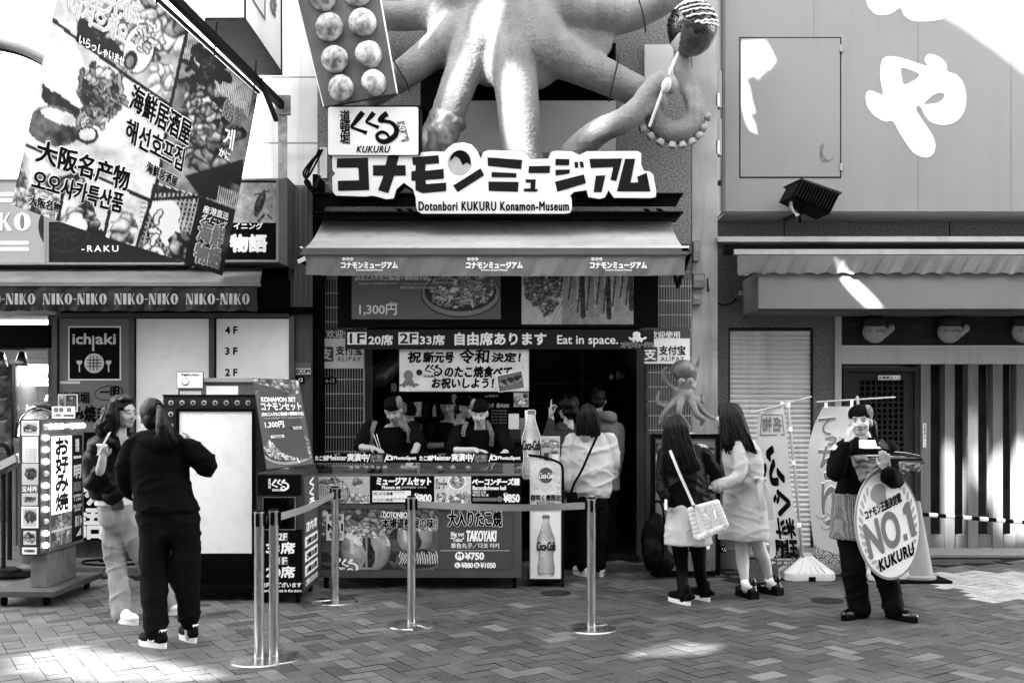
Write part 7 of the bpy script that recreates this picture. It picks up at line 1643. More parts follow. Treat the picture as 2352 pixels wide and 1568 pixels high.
gd = [[P(366+dx*.2,940,Y-.12), P(368+dx*.55,960,Y-.16), P(370+dx*.9,990,Y-.165), P(372+dx*1.4,1010+dy,Y-.15), P(374+dx*1.8,1024+dy,Y-.14)] for dx, dy in ((-10,-4),(-3,2),(5,3),(12,-2),(20,-12))]
strands('ponytail_strands', gd, m_hair, t, rp2, 70, .004)
w = MB(); w.lathe((0,0,0), [(.034,-.008),(.038,0),(.034,.008)], 14) if False else w.tube([Vector(q) for q in [pt+Vector((.03*math.cos(a), -.03, .03*math.sin(a))) for a in np.linspace(0, 6.28, 12)]], .007, 6); w.build('hair_tie', INK, t, True)
w = MB(); w.rect(front(Y-.06), 304, 1134, 316, 1143, .05, 0); w.build('white_cuff', WHITE, t)
for h_, to in (((-2.242,6.45,.006),(-2.457,6.58,.006)), ((-2.098,6.59,.006),(-2.255,6.80,.006))):
    s_ = shoe(h_, to, t, mat('black sports shoe', .012, .6), WSOLE, sole_h=.03)
    H, T2 = Vector(h_), Vector(to); d = (T2-H).normalized(); w = MB()
    for k in range(3): 
        p = H.lerp(T2, .42+.09*k) + Vector((0,0,.035)); q = p + d*(-.025) + Vector((0,0,.045)); off = Vector((-.5*d.y*0, -.05, 0)); w.tube([p+off, q+off*.85], .006, 5)
    w.build('shoe_stripes', WHITE, s_, True)
    w = MB(); w.tube([H+d*.05+Vector((0,0,.09)), H+d*.045+Vector((0,0,.125))], .036, 12); w.build('sock', WHITE, s_, True)
# ---------------------------------------------------------------- woman with glasses and light jeans
t = person('woman with wavy dark hair, glasses, black leather jacket and light jeans holding a white stick', 275, 1430, 7.4); Y = 7.4
B = facing(62, -3, 0); Bb = facing(48)
c = P(284, 948, Y); S_ = 1.02
hw = P(236, 1052, 7.12)
core = [limb([(268,1000,Y,.06),(262,1090,Y,.09),(268,1170,Y,.10)]), limb([(258,1190,Y,.06),(267,1300,Y,.05),(278,1418,7.25,.035)]), limb([(298,1190,Y,.06),(345,1300,Y+.08,.05),(388,1402,7.56,.035)]),
        limb([(216,1030,Y-.05,.05),(208,1106,Y-.12,.036),(228,1085,7.16,.034),(236,1052,7.12,.030)]), limb([(300,1020,Y+.1,.05),(318,1085,Y+.1,.04),(312,1130,Y-.05,.035)])]
organic('body', head_geos(c, B, S_) + core + hand_geos(hw, (.05,-.1,1), (.15,-1,.1), 1.0, .9, -1, fingers=(.95,.95,.9,.75)), SKIN, t, .0065, 3, color=face_col(c, B, S_, .36, .6))
cloth_part('leather_jacket', [torso([(262,1003,Y,.10,.08),(258,1018,Y,.17,.10),(256,1050,Y,.175,.12),(255,1090,Y,.17,.12),(258,1125,Y,.165,.12),(262,1145,Y,.165,.12)], Bb), limb([(224,1020,Y-.02,.062),(212,1060,Y-.08,.061),(207,1104,Y-.12,.058),(214,1108,Y-.16,.055),(228,1086,7.18,.052)]), limb([(298,1015,Y+.1,.066),(316,1080,Y+.1,.058),(314,1120,Y,.05)]),
    limb([(236,1120,Y-.05,.05),(255,1140,Y-.12,.055),(275,1128,Y-.14,.05)]), limb([(250,1006,Y-.09,.022),(268,1020,Y-.125,.024),(282,1040,Y-.13,.018)]), limb([(300,1000,Y-.05,.022),(296,1020,Y-.10,.022),(290,1042,Y-.12,.016)])], LEATHER, t, 7, .010)
w = MB(); w.slab(front(Y-.135), [(272,1000),(292,1003),(288,1030),(281,1036)], .03, 0); w.build('neckline', mat('skin tone', .36, .5), t)
w = MB(); w.add(*T_(ell_geo((0,0,0), (.012,.012,.012)), c + B @ Vector((.078,-.005,-.045)), Matrix.Identity(3))); w.add(*T_(ell_geo((0,0,0), (.012,.012,.012)), c + B @ Vector((-.080,-.002,-.048)), Matrix.Identity(3))); w.build('earrings', WHITE, t, True)
cloth_part('shirt', [torso([(266,1115,Y,.14,.10),(268,1140,Y,.158,.116),(268,1158,Y,.158,.116)], Bb)], mat('white shirt', .6, .7), t, 2, .006)
JE = mat('light denim', .27, .85, var=.3, scale=5, bump=.4, bscale=150, stretch=(3, 3, .8))
cloth_part('jeans', [torso([(270,1156,Y,.142,.115),(272,1178,Y,.142,.118),(275,1200,Y,.136,.112),(278,1222,Y,.09,.085)], Bb), limb([(266,1168,Y,.06),(264,1195,Y,.074),(262,1222,Y,.084),(264,1270,Y,.082),(268,1310,Y-.02,.076),(274,1360,Y-.08,.072),(279,1402,7.27,.072),(279,1410,7.26,.070)]), limb([(292,1190,Y,.078),(302,1218,Y,.084),(330,1280,Y+.04,.08),(352,1320,Y+.08,.074),(375,1365,Y+.12,.07),(389,1392,7.55,.068)])], JE, t, 8, .009, smooth=8)
w = MB(); Bq = facing(30); w.M = Matrix.Translation(P(270,1160,Y-.135)) @ Matrix.Rotation(rad(-6), 4, 'Y'); w.bbox(-.045, .045, -.012, .012, -.035, .035, .008); w.M = None; w.build('belt_buckle', mat('dark buckle', .05, .3, metal=.5, var=.5, scale=30), t)
wl, wr = [], []
organic('hair', [T_(ell_geo((0,-.028,.045), (.088,.098,.090), None, 20, 14), c, B), T_(ell_geo((0,-.075,-.05), (.095,.06,.10), None, 18, 12), c, B), T_(ell_geo((-.06,-.03,-.06), (.035,.065,.11)), c, B), T_(ell_geo((.06,-.03,-.05), (.035,.06,.10)), c, B), limb([(250,945,Y-.05,.05),(240,970,Y-.08,.055),(234,990,Y-.06,.045),(240,1003,Y-.04,.03)]), limb([(262,925,Y-.08,.04),(252,955,Y-.11,.045),(255,985,Y-.10,.04),(262,1000,Y-.08,.022)]), T_(ell_geo((0,.045,.105), (.06,.035,.022)), c, B)], m_hair, t, .010, 3, lambda co: .012*fbm(co*16, 7) + .006*fbm(co*34, 2))
gd = [[P(u0,922,Y-.10), P(u0-6+q*3,948,Y-.13), P(u0-14+q*6,972,Y-.13), P(u0-10+q*2,992,Y-.11), P(u0-16+q*5,1008,Y-.08)] for q, u0 in enumerate((246,252,259,266))]
strands('hair_strands', gd, m_hair, t, rp2, 50, .004)
w = MB(); F_ = lambda x, y, z: c + B @ (Vector((x, y, z))*S_)
for sx in (-.033, .033): w.tube([F_(sx+.023*math.cos(a), .100-.25*abs(sx+.023*math.cos(a))*.4, -.004+.019*math.sin(a)) for a in np.linspace(0, 6.28, 18)], .0022, 5)
w.tube([F_(-.011,.102,0), F_(.011,.102,0)], .002, 5); w.tube([F_(.056,.094,.003), F_(.078,0,.004)], .002, 5); w.tube([F_(-.056,.094,.003), F_(-.078,0,.004)], .002, 5); w.build('glasses', STEEL, t, True)
m_ = mat('white canvas shoe')
shoe((-2.907,7.29,.006), (-2.69,7.15,.006), t, WSHOE, WSOLE); shoe((-2.74,7.62,.006), (-2.512,7.51,.006), t, WSHOE, WSOLE)
fk_ = MB(); fq_ = quad(P(248,994,7.03), P(255,992,7.03), P(227,1043,7.06), P(221,1046,7.06)); fk_.rect(fq_, 0, 0, 1, 1, .006, 0); tag(fk_.build('paper_stick', WHITE), 'short white paper stick held up in the hand of the woman with glasses', 'stick')
# ---------------------------------------------------------------- staff uniforms
PAT = mat('patterned cloth', .2, .8, var=.75, scale=70); m_pat = MATS['patterned cloth']
nt = m_pat.node_tree; vo = nt.nodes.new('ShaderNodeTexChecker'); vo.inputs['Scale'].default_value = 85; vo.inputs['Color1'].default_value = (.20,.20,.20,1); vo.inputs['Color2'].default_value = (.04,.04,.04,1)
tcp = nt.nodes.new('ShaderNodeTexCoord'); mpp = nt.nodes.new('ShaderNodeMapping'); mpp.inputs['Rotation'].default_value = (0, rad(45), 0); nt.links.new(tcp.outputs['Object'], mpp.inputs[0]); nt.links.new(mpp.outputs[0], vo.inputs['Vector']); nt.links.new(vo.outputs['Color'], nt.nodes['Principled BSDF'].inputs['Base Color'])
UNI = mat('black uniform cloth', .011, .8, var=.3, bump=.25, bscale=80, spec=.12)
def hat(c, B, parent, pat_side=1, s=1.0):
    organic('hat', [T_(ell_geo((0,-.018,.058), (.086,.103,.072), None, 22, 14), c, B, s), T_(ell_geo((0,-.012,.038), (.085,.104,.028), None, 22, 10), c, B, s)], UNI, parent, .008, 3)
    organic('hat_pattern', [T_(ell_geo((.056*pat_side,-.03,.062), (.037,.088,.064), None, 18, 12), c, B, s)], PAT, parent, .008, 2)
def side_hair(c, B, parent, s=1.0): organic('hair', [T_(ell_geo((0,-.05,-.015), (.080,.066,.075), None, 18, 12), c, B, s)], m_hair, parent, .009, 3, folds(.003, 20, 3))
def counter_staff(label, u, v, Y, yaw, pitch, roll, hc, shl, shr, armL, armR, tone, pat=1, low=1000, wt=.19):
    t = person(label, u, v, Y); B = facing(yaw, pitch, roll); Bb = facing(yaw*.4); c = P(*hc); s = .96
    core = [limb([(u,hc[1]+45,Y,.06),(u,hc[1]+110,Y,.09),(u,1180,Y,.1)]), limb([(u-22,1170,Y,.06),(u-22,1290,Y,.05)]), limb([(u+22,1170,Y,.06),(u+22,1290,Y,.05)])]
    g = head_geos(c, B, s) + core
    sl = [torso([(hc[0]*.5+u*.5,hc[1]+38,Y,.075,.07),(u,hc[1]+50,Y,.15,.09),(u,hc[1]+62,Y,wt,.105),(u,hc[1]+100,Y,wt,.125),(u,hc[1]+150,Y,wt*.92,.12),(u,1150,Y,wt*.95,.13)], Bb)]
    for A, sd in ((armL, 1), (armR, -1)):
        if not A: continue
        g.append(limb([(q[0], q[1], q[2], r) for q, r in zip(A, (.045, .036, .030, .024)[:len(A)])])); a, b = P(*A[-2]), P(*A[-1]); g += hand_geos(b, (b-a), (0, 0, -1), .95, .35, sd)
        sl.append(limb([(A[0][0], A[0][1], A[0][2], .066), ((A[0][0]+A[1][0])/2, (A[0][1]+A[1][1])/2, (A[0][2]+A[1][2])/2, .066), (A[1][0], A[1][1], A[1][2], .064)]))
    organic('body', g, SKIN, t, .0075, 3, color=face_col(c, B, s, tone, closed=pitch < -15))
    cloth_part('tunic', sl, UNI, t, int(u) % 9, .006); hat(c, B, t, pat, s); side_hair(c, B, t, s)
    cloth_part('trousers', [limb([(u-22,1150,Y,.1),(u-22,1240,Y,.085),(u-22,1318,Y,.08)]), limb([(u+22,1150,Y,.1),(u+22,1240,Y,.085),(u+22,1318,Y,.08)])], UNI, t, 4, .006)
    return t, c, B
t, c, B = counter_staff('counter cook at the left bending over the griddle with thin picks in hand', 894, 1320, 9.2, -4, -28, 3, (903,942,9.12), 0, 0, [(848,980,9.15),(826,1022,9.0),(858,1030,8.86)], [(948,980,9.15),(960,1014,9.05),(946,1050,8.88)], .33, 1)
for pts in ([(862,966,9.10),(856,985,9.06),(852,1006,9.06),(856,1026,9.08)], [(920,958,9.10),(932,978,9.06),(940,996,9.06),(938,1016,9.08)]): ribbon([P(*q) for q in pts], .042, PAT, 'strap', t)
w = MB(); w.lathe((0,0,0), [(.001,0),(.001,.001)], 6) if False else w.add(*ell_geo(P(831,993,9.07), (.012,.006,.014))); w.build('sleeve_badge', WHITE, t, True)
pk = MB()
for du in (0, 7): pk.tube([P(858+du,997,8.88), P(872+du*.6,1036,8.84), P(880+du*.5,1058,8.82)], .0035, 6)
tag(pk.build('turning_picks', STEEL, smooth=True), 'pair of thin metal picks in the hand of the left counter cook', 'picks')
t, c, B = counter_staff('counter cook at the right looking down at a steel tray in her hands', 1101, 1320, 9.2, -6, -20, -3, (1101,948,9.1), 0, 0, [(1052,990,9.15),(1038,1030,9.0),(1092,1034,8.88)], [(1150,990,9.15),(1168,1030,9.02),(1128,1062,8.88)], .42, -1, wt=.18)
for pts in ([(1072,968,9.10),(1066,984,9.06),(1063,1002,9.06)], [(1116,966,9.10),(1126,984,9.06),(1130,1004,9.06),(1128,1024,9.08)]): ribbon([P(*q) for q in pts], .042, PAT, 'strap', t)
sp = MB(); c2 = P(1108, 1066, 8.85); sp.lathe(c2, [(.09,0),(.10,.03),(.10,.035),(.092,.032),(.085,.006)], 28); tag(sp.build('steel_tray', STEEL, smooth=False), 'round steel pan held behind the glass by the right counter cook', 'pan')
t, c, B = counter_staff('cook half hidden behind the left counter cook with head bowed', 938, 1300, 9.85, 35, -30, 0, (936,952,9.8), 0, 0, None, None, .28, -1)
t, c, B = counter_staff('cook standing at the back of the shop left of the menu board facing the street', 1018, 1290, 10.4, -8, -12, 0, (1029,932,10.35), 0, 0, [(985,985,10.35),(978,1020,10.3),(1022,1022,10.15)], None, .32, 1)
t, c, B = counter_staff('cook in profile at the back of the shop looking right behind the right counter cook', 1062, 1290, 10.1, 62, -8, 0, (1068,936,10.05), 0, 0, None, None, .36, 1)
# ---------------------------------------------------------------- uniformed woman with the round board
t = person('woman in black uniform and headscarf calling out with one hand beside her mouth', 2000, 1420, 7.4); Y = 7.4
B = facing(-24, 2, 4); Bb = facing(-8); c = P(1976, 968, Y-.02); S_ = 1.0
h1, h2 = P(1945, 1017, 7.20), P(2035, 1078, 6.90)
core = [limb([(1984,1005,Y,.06),(1975,1090,Y,.09),(1966,1180,Y,.10)]), limb([(1950,1220,Y,.06),(1964,1320,Y,.05),(1974,1400,7.42,.04)]), limb([(1998,1220,Y,.06),(2036,1320,Y-.03,.05),(2056,1400,7.38,.04)]),
        limb([(1940,1035,Y-.03,.05),(1922,1082,7.25,.042),(1936,1045,7.2,.034),(1945,1017,7.20,.027)]), limb([(2045,1040,Y,.05),(2060,1105,7.2,.042),(2035,1078,6.90,.030)])]
organic('body', head_geos(c, B, S_) + core + hand_geos(h1, (.14,-.02,1), (1,.3,.1), .86, .22, 1) + hand_geos(h2, (-.2,-.35,.5), (0,-.1,1), 1, .1, -1), SKIN, t, .0065, 3, color=face_col(c, B, S_, .40, .5, smile=.45))
cloth_part('tunic', [torso([(1984,1003,Y,.08,.07),(1985,1014,Y,.14,.09),(1988,1028,Y,.185,.11),(1986,1060,Y,.18,.125),(1978,1100,Y,.165,.125),(1968,1128,Y,.16,.125),(1966,1140,Y,.155,.12)], Bb),
    limb([(1943,1026,Y-.02,.068),(1930,1050,Y-.06,.072),(1920,1080,7.27,.068),(1924,1078,7.22,.062),(1934,1046,7.20,.050),(1943,1024,7.20,.044)]), limb([(2042,1030,Y,.07),(2058,1068,Y-.06,.068),(2062,1102,7.2,.066),(2048,1096,6.95,.066),(2042,1088,6.87,.060)])], UNI, t, 6, .009)
cloth_part('apron', [torso([(1964,1132,Y,.168,.132),(1964,1170,Y,.172,.14),(1963,1205,Y,.176,.145),(1962,1236,Y,.180,.15)], Bb)], PAT, t, 2, .004)
cloth_part('trousers', [torso([(1964,1150,Y,.155,.12),(1968,1200,Y,.165,.13),(1975,1240,Y,.165,.125)], Bb), limb([(1952,1225,Y,.096),(1960,1310,Y,.086),(1970,1370,7.42,.082),(1974,1405,7.42,.080)]), limb([(2000,1225,Y,.096),(2030,1310,Y-.02,.086),(2048,1370,7.38,.080),(2056,1404,7.37,.078)])], BLK2, t, 4, .009)
hat(c, B, t, 1, 1.0); side_hair(c, B, t, 1.0)
organic('hair', [limb([(2003,970,Y+.05,.03),(2008,990,Y+.06,.025),(2012,1004,Y+.05,.012)])], m_hair, t, .008, 2)
ribbon([P(2022,1012,Y-.13), P(2030,1022,Y-.12), P(2036,1034,Y-.10)], .045, PAT, 'strap', t)
w = MB(); w.slab(front(Y-.20), [(1912,1026),(1918,1018),(1924,1024),(1920,1032),(1913,1034)], .006, 0); w.build('sleeve_badge', WHITE, t)
w = MB(); w.slab(front(Y-.118), [(1972,1000),(1996,1000),(1984,1022)], .02, 0); w.build('neckline', mat('skin tone'), t)
for h_, to in (((2.646,7.50,.006),(2.42,7.29,.006)), ((2.80,7.46,.006),(2.935,7.21,.006))): shoe(h_, to, t, BSHOE, RUBBER, wd=.048)
# tray with its goods
tz = 1.213; TY = 7.05
tr_ = MB(); a, b = P(1985, 0, TY), P(2104, 0, TY); tr_.bbox(a.x, b.x, 6.92, 7.20, tz-.012, tz, .004); tag(tr_.build('serving_tray', mat('dark tray', .04, .4)), 'flat serving tray balanced on the raised hand of the uniformed woman', 'tray')
pp = thing('wrapping_paper', 'crumpled brown paper sheet draped over the edge of the serving tray', 'paper', P(1990, 1058, TY))
def paper(pts_, seed, m, name):
    q = quad(*pts_); n = 16; vs = []
    for j in range(n+1):
        for i in range(n+1): pnt = q(i/n, j/n); nz2 = float(fbm(np.array([[i*.35+seed, j*.35, seed]]), 3)[0]); vs.append(tuple(pnt + Vector((nz2*.006, nz2*.022, nz2*.012))))
    me = bpy.data.meshes.new(name); me.from_pydata(vs, [], [(j*(n+1)+i, j*(n+1)+i+1, (j+1)*(n+1)+i+1, (j+1)*(n+1)+i) for j in range(n) for i in range(n)]); finish(me, m, True); return link(name, me, pp)
m_pap = mat('brown wrapping paper', .2, .75, var=.25, scale=12, bump=.5, bscale=25)
paper((P(1950,1043,6.98), P(2042,1052,6.90), P(2030,1066,6.90), P(1976,1106,6.98)), 1, m_pap, 'left_flap'); paper((P(2064,1062,6.91), P(2128,1056,6.95), P(2112,1082,6.93), P(2066,1088,6.90)), 4, m_pap, 'right_flap')
w = MB(); w.box(P(1990,0,TY).x, P(2090,0,TY).x, 6.93, 7.19, tz+.001, tz+.004); w.build('flat_sheet', m_pap, pp)
bx_ = thing('takeaway_box', 'open paper box of dumpling balls with a white lid standing on the serving tray', 'box', P(2008, 1049, 7.0)); f = front(6.98)
z0 = tz+.006; xa, xb = P(1984,0,6.98).x, P(2034,0,6.98).x; w = MB(); w.box(xa, xb, 6.98, 6.984, z0, z0+.060); w.box(xa, xb, 7.10, 7.104, z0, z0+.060); w.box(xa, xa+.004, 6.984, 7.10, z0, z0+.060); w.box(xb-.004, xb, 6.984, 7.10, z0, z0+.060); w.box(xa+.004, xb-.004, 6.984, 7.10, z0, z0+.003); w.build('box', INK, bx_)
w = MB(); w.rect(front(6.979), 1986, 1044, 2032, 1047, .001, .001); w.build('box_print', PALE, bx_)
w = MB(); w.add([(xa+.012,7.104,z0+.063),(xb-.012,7.104,z0+.063),(xb-.018,7.13,z0+.115),(xa+.018,7.13,z0+.115)], [(0,1,2,3)]); w.box(xa+.012, xb-.012, 7.09, 7.104, z0+.060, z0+.066); w.build('lid', WHITE, bx_)
w = MB(); [w.add(*ell_geo((xa+.026+.032*k, 7.02+.02*(k % 2), z0+.054), (.021,.021,.020), None, 10, 8)) for k in range(4)]; w.build('dumplings', PALE, bx_, True)
for k in range(3):
    w = MB(); w.M = Matrix.Translation(Vector((P(2050+18*k,0,7).x, 7.02, tz+.012+.008*k))) @ Matrix.Rotation(rad(5+9*k), 4, 'Z') @ Matrix.Rotation(rad(4+3*k), 4, 'Y'); w.box(-.075, .075, -.05, .05, 0, .002); w.M = None
    tag(w.build('flyer', WHITE if k != 1 else DARKG), ['white flyer on the serving tray nearest the open box','dark flyer in the middle of the fan on the serving tray','white flyer at the far right end of the serving tray'][k], 'flyer', 'flyers on the serving tray')
# round board
rb = thing('round_board', 'oval white advert board reading NO.1 hanging from the arm of the uniformed woman', 'board', P(2040, 1330, 7.02))
cb_ = Vector((2039, 1204)); AX = Vector((.888, -.46))*78.5; BX = Vector((-.22, -.97))*125.5
fo = lambda s, t, d=0: P(cb_.x + AX.x*s - BX.x*t, cb_.y + AX.y*s - BX.y*t, 7.02 + .05*t) + Vector((0, -d, 0))    # s right, t down, -1..1
w = MB(); w.slab(fo, oval(0, 0, 1, 1, 64), .02, 0); w.build('board', mat('board rim grey', .36, .4), rb); w = MB(); w.slab(fo, oval(0, 0, .95, .955, 64), .003, .003); w.build('face', mat('white board face', .86, .4, var=.02), rb)
w = MB(); w.slab(fo, oval(0, .0, .80, .80, 64), .001, .0045); w.build('face_centre', mat('white board centre', .93, .4, var=.02), rb)
GL_ = mat('leaf print grey', .50, .5); w = MB()
for sd in (-1, 1):
    for k in range(13):
        a = rad(28 + 10*k); x, y = sd*.83*math.sin(a), -.83*math.cos(a)*1.0; w.slab(fo, oval(x, y, .035, .085, 12, math.atan2(y, x)+sd*.9), .0008, .0055 + .0002*k)
w.build('laurel_print', GL_, rb)
w = MB(); w.slab(fo, [(-.33,-.62),(.16,-.62),(.12,-.42),(-.16,-.40)], .001, .006); w.slab(fo, oval(-.08, -.62, .25, .16), .0012, .0065); w.build('crest_print', mat('crest grey', .40, .5), rb)
text('コナモン王座決定戦', fo, (-.62, -.44, .56, -.27), DARKG, rb, .010, .008)
NG = mat('number grey', .27, .4); text('NO', fo, (-.74, -.20, .30, .42), NG, rb, .03, .008, res=10); w = MB(); w.slab(fo, [(.52,-.13),(.52,-.02),(.60,-.04),(.60,.42),(.77,.42),(.77,-.22),(.65,-.22)], .001, .009); w.slab(fo, [(.37,.30),(.49,.30),(.49,.42),(.37,.42)], .001, .009); w.build('number_one', NG, rb); text('KUKURU', fo, (-.54, .52, .60, .72), INK, rb, .022, .008, shear=.12, spacing=1.15)
# ---------------------------------------------------------------- girl in the black jacket
t = person('girl seen from behind in black leather jacket, white skirt and black tights', 1580, 1385, 8.05); Y = 8.05
B = facing(195, 8, 0); Bb = facing(190); c = P(1551, 985, Y)
core = [limb([(1556,1020,Y,.055),(1570,1100,Y,.08),(1578,1170,Y,.09)])]
tights = [limb([(1558,1225,Y,.075),(1562,1262,Y,.066),(1566,1300,Y,.052),(1567,1325,Y-.02,.050),(1568,1365,7.92,.034),(1570,1376,7.92,.034)]), limb([(1602,1225,Y,.075),(1604,1262,Y,.066),(1607,1300,Y,.052),(1610,1325,Y+.02,.050),(1614,1358,8.08,.034),(1616,1368,8.08,.034)])]
organic('body', head_geos(c, B, .92) + core + [limb([(1526,1045,Y,.042),(1520,1095,Y,.036),(1529,1145,Y-.1,.028)]), limb([(1620,1050,Y,.042),(1645,1088,Y+.1,.036),(1638,1125,Y+.2,.028)]), limb([(1560,1200,Y,.05),(1566,1300,Y,.032),(1568,1368,7.92,.022)]), limb([(1602,1200,Y,.05),(1607,1300,Y,.032),(1615,1362,8.08,.022)])] + hand_geos(P(1529,1146,Y-.1), (0,0,-1), (1,0,0), .85, .5), SKIN, t, .0075, 3, color=face_col(c, B, .92, .42))
cloth_part('leather_jacket', [torso([(1558,1012,Y,.07,.06),(1566,1026,Y,.13,.08),(1572,1042,Y,.172,.10),(1574,1080,Y,.17,.115),(1578,1125,Y,.172,.12),(1584,1158,Y,.18,.125),(1585,1168,Y,.178,.125)], Bb), limb([(1532,1036,Y,.058),(1524,1070,Y,.058),(1520,1100,Y-.02,.054),(1526,1142,Y-.09,.046)]), limb([(1618,1044,Y,.058),(1634,1070,Y+.02,.058),(1646,1092,Y+.08,.054),(1640,1122,Y+.18,.044)])], LEATHER, t, 5, .012, sc=7)
cloth_part('skirt', [torso([(1580,1155,Y,.165,.115),(1580,1190,Y,.178,.13),(1580,1225,Y,.192,.145),(1580,1250,Y,.198,.15)], Bb)], mat('white skirt cloth', .44, .75, var=.04), t, 3, .006)
organic('tights', tights, mat('black tights', .008, .6), t, .008, 4)
hg = [T_(ell_geo((0,-.012,.03), (.086,.100,.096), None, 18, 12), c, B, .95), torso([(1551,975,Y-.03,.095,.085),(1552,1000,Y-.04,.11,.085),(1560,1030,Y-.05,.13,.07),(1572,1060,Y-.07,.13,.055),(1584,1080,Y-.08,.09,.04)], Bb)]
organic('hair', hg, m_hair, t, .011, 3, folds(.005, 24, 3, .2))
gd = [[P(1551+q*4,956,Y-.09), P(1551+q*12,978,Y-.13), P(1553+q*16,1010,Y-.145), P(1562+q*18,1045,Y-.15), P(1572+q*19,1078+6*math.sin(q*2.2)+3*q,Y-.15)] for q in (-2,-1.2,-.4,.4,1.2,2)]
strands('hair_strands', gd, m_hair, t, rp2, 130, .005)
for h_, to in (((1.406,7.86,.006),(1.277,8.10,.006)), ((1.592,8.02,.006),(1.466,8.27,.006))):
    s_ = shoe(h_, to, t, mat('black slip on', .010, .6), WSOLE, sole_h=.028, wd=.042)
    w = MB(); [w.add(*ell_geo(Vector(h_)+Vector((dx, -.005, .065+dz)), (.022,.018,.02), None, 10, 7)) for dx, dz in ((-.02,0),(.02,.005),(0,.02))]; w.build('bow', INK, s_, True)
ph_ = MB(); ph_.bbox(P(1526,0,7.9).x, P(1532,0,7.9).x, 7.89, 7.90, P(0,1170,7.9).z, P(0,1146,7.9).z, .002); tag(ph_.build('phone', WHITE), 'white phone held low by the girl in the black jacket', 'phone')
# her bag
hb = thing('handbag', 'white scalloped handbag hanging on a strap behind the girl in the black jacket', 'handbag', P(1625, 1235, 7.82)); fbq = quad(P(1586,1166,7.86), P(1645,1150,7.80), P(1668,1208,7.80), P(1602,1236,7.86))
BAG = mat('white bag leather', .62, .4, var=.03)
w = MB(); w.rect(fbq, 0, 0, 1, 1, .09, 0); w.build('bag_body', BAG, hb)
w = MB()
for e0, e1 in (((0,0),(0,1)), ((.45,0),(.45,1)), ((0,1),(1,1)), ((1,0),(1,1))):
    n = 7
    for k in range(n):
        s_, t_ = e0[0]+(e1[0]-e0[0])*(k+.5)/n, e0[1]+(e1[1]-e0[1])*(k+.5)/n; w.add(*ell_geo(fbq(s_, t_, .006), (.027,.008,.027), None, 10, 7))
w.build('scalloped_frill', BAG, hb, True)
w = MB(); w.tube([fbq(.5,.25,.03), fbq(.6,.02,.06), fbq(.78,.0,.06), fbq(.85,.3,.03)], .006, 6); w.tube([fbq(.48,.3,.05), fbq(.62,.6,.07), fbq(.82,.55,.07), fbq(.85,.3,.05)], .006, 6); w.build('handles', BAG, hb, True)
ribbon([P(1539,1034,Y-.16), P(1548,1056,Y-.19), P(1562,1090,Y-.20), P(1580,1130,Y-.20), P(1594,1162,7.84)], .022, BAG, 'strap', hb); w = MB(); w.add(*ell_geo(P(1593,1160,7.82), (.014,.01,.02))); w.build('buckle', STEEL, hb, True)
# ---------------------------------------------------------------- girl in the pale coat
t = person('girl with long black hair in a pale belted trench coat and white ankle socks', 1730, 1370, 8.3); Y = 8.3
B = facing(-112, 6, 0); Bb = facing(-125); c = P(1674, 958, Y); S_ = .94
h1 = P(1640, 1118, 8.08)
organic('body', head_geos(c, B, S_) + [limb([(1684,1000,Y,.05),(1706,1080,Y,.08),(1712,1170,Y,.09)]), limb([(1706,1225,Y,.066),(1705,1262,Y,.058),(1706,1290,Y-.04,.054),(1710,1330,8.2,.036),(1713,1352,8.18,.036)]), limb([(1735,1225,Y,.066),(1745,1262,Y,.058),(1755,1285,Y+.02,.054),(1765,1322,8.34,.036),(1770,1345,8.34,.036)]), limb([(1692,1012,Y-.05,.045),(1702,1090,Y-.15,.038),(1640,1118,8.08,.026)])] + hand_geos(h1, (-1,.1,-.1), (0,.2,-1), .88, .3), SKIN, t, .0075, 3, color=face_col(c, B, S_, .42))
COAT = mat('pale trench cloth', .42, .75, var=.05, bump=.15, bscale=90)
cloth_part('trench_coat', [torso([(1686,992,Y,.075,.07),(1692,1006,Y,.13,.12),(1702,1030,Y,.145,.165),(1708,1065,Y,.145,.165),(1711,1100,Y,.135,.15),(1711,1135,Y,.15,.17),(1710,1180,Y,.17,.195),(1708,1225,Y,.19,.215),(1708,1238,Y,.19,.215)], Bb), limb([(1690,1012,Y-.10,.062),(1697,1050,Y-.15,.062),(1698,1088,Y-.18,.060),(1680,1104,8.10,.056),(1655,1113,8.08,.054),(1644,1117,8.08,.054)])], COAT, t, 6, .010, sc=7)
ribbon([P(1700,1098,Y-.19), P(1722,1102,Y-.20), P(1750,1105,Y-.14)], .04, COAT, 'belt', t)
w = MB(); w.add(*ell_geo(P(1746,1105,Y-.18), (.03,.02,.03))); w.add(*ell_geo(P(1738,1098,Y-.19), (.028,.014,.018))); w.add(*ell_geo(P(1754,1100,Y-.17), (.028,.014,.018))); w.build('bow_knot', COAT, t, True)
ribbon([P(1746,1108,Y-.20), P(1748,1140,Y-.22), P(1754,1172,Y-.22)], .045, COAT, 'bow_tail', t); ribbon([P(1750,1108,Y-.18), P(1766,1150,Y-.20), P(1772,1194,Y-.20)], .045, COAT, 'bow_tail', t)
w = MB(); w.M = Matrix.Translation(P(1648,1116,8.08)) @ Matrix.Rotation(rad(-8), 4, 'Y'); w.lathe((0,0,0), [(.056,-.014),(.058,.0),(.056,.014)], 18, 'x'); w.M = None; w.build('cuff_strap', mat('cuff strap', .36, .6), t, True)
organic('hair', [T_(ell_geo((0,-.012,.032), (.090,.104,.098), None, 18, 12), c, B, .97), torso([(1680,950,Y-.02,.085,.10),(1690,985,Y-.03,.085,.11),(1698,1015,Y-.05,.08,.11),(1706,1035,Y-.06,.05,.08)], facing(-125)), T_(ell_geo((0,.075,.062), (.06,.024,.045)), c, B, .97)], m_hair, t, .011, 3, folds(.005, 24, 8, .2))
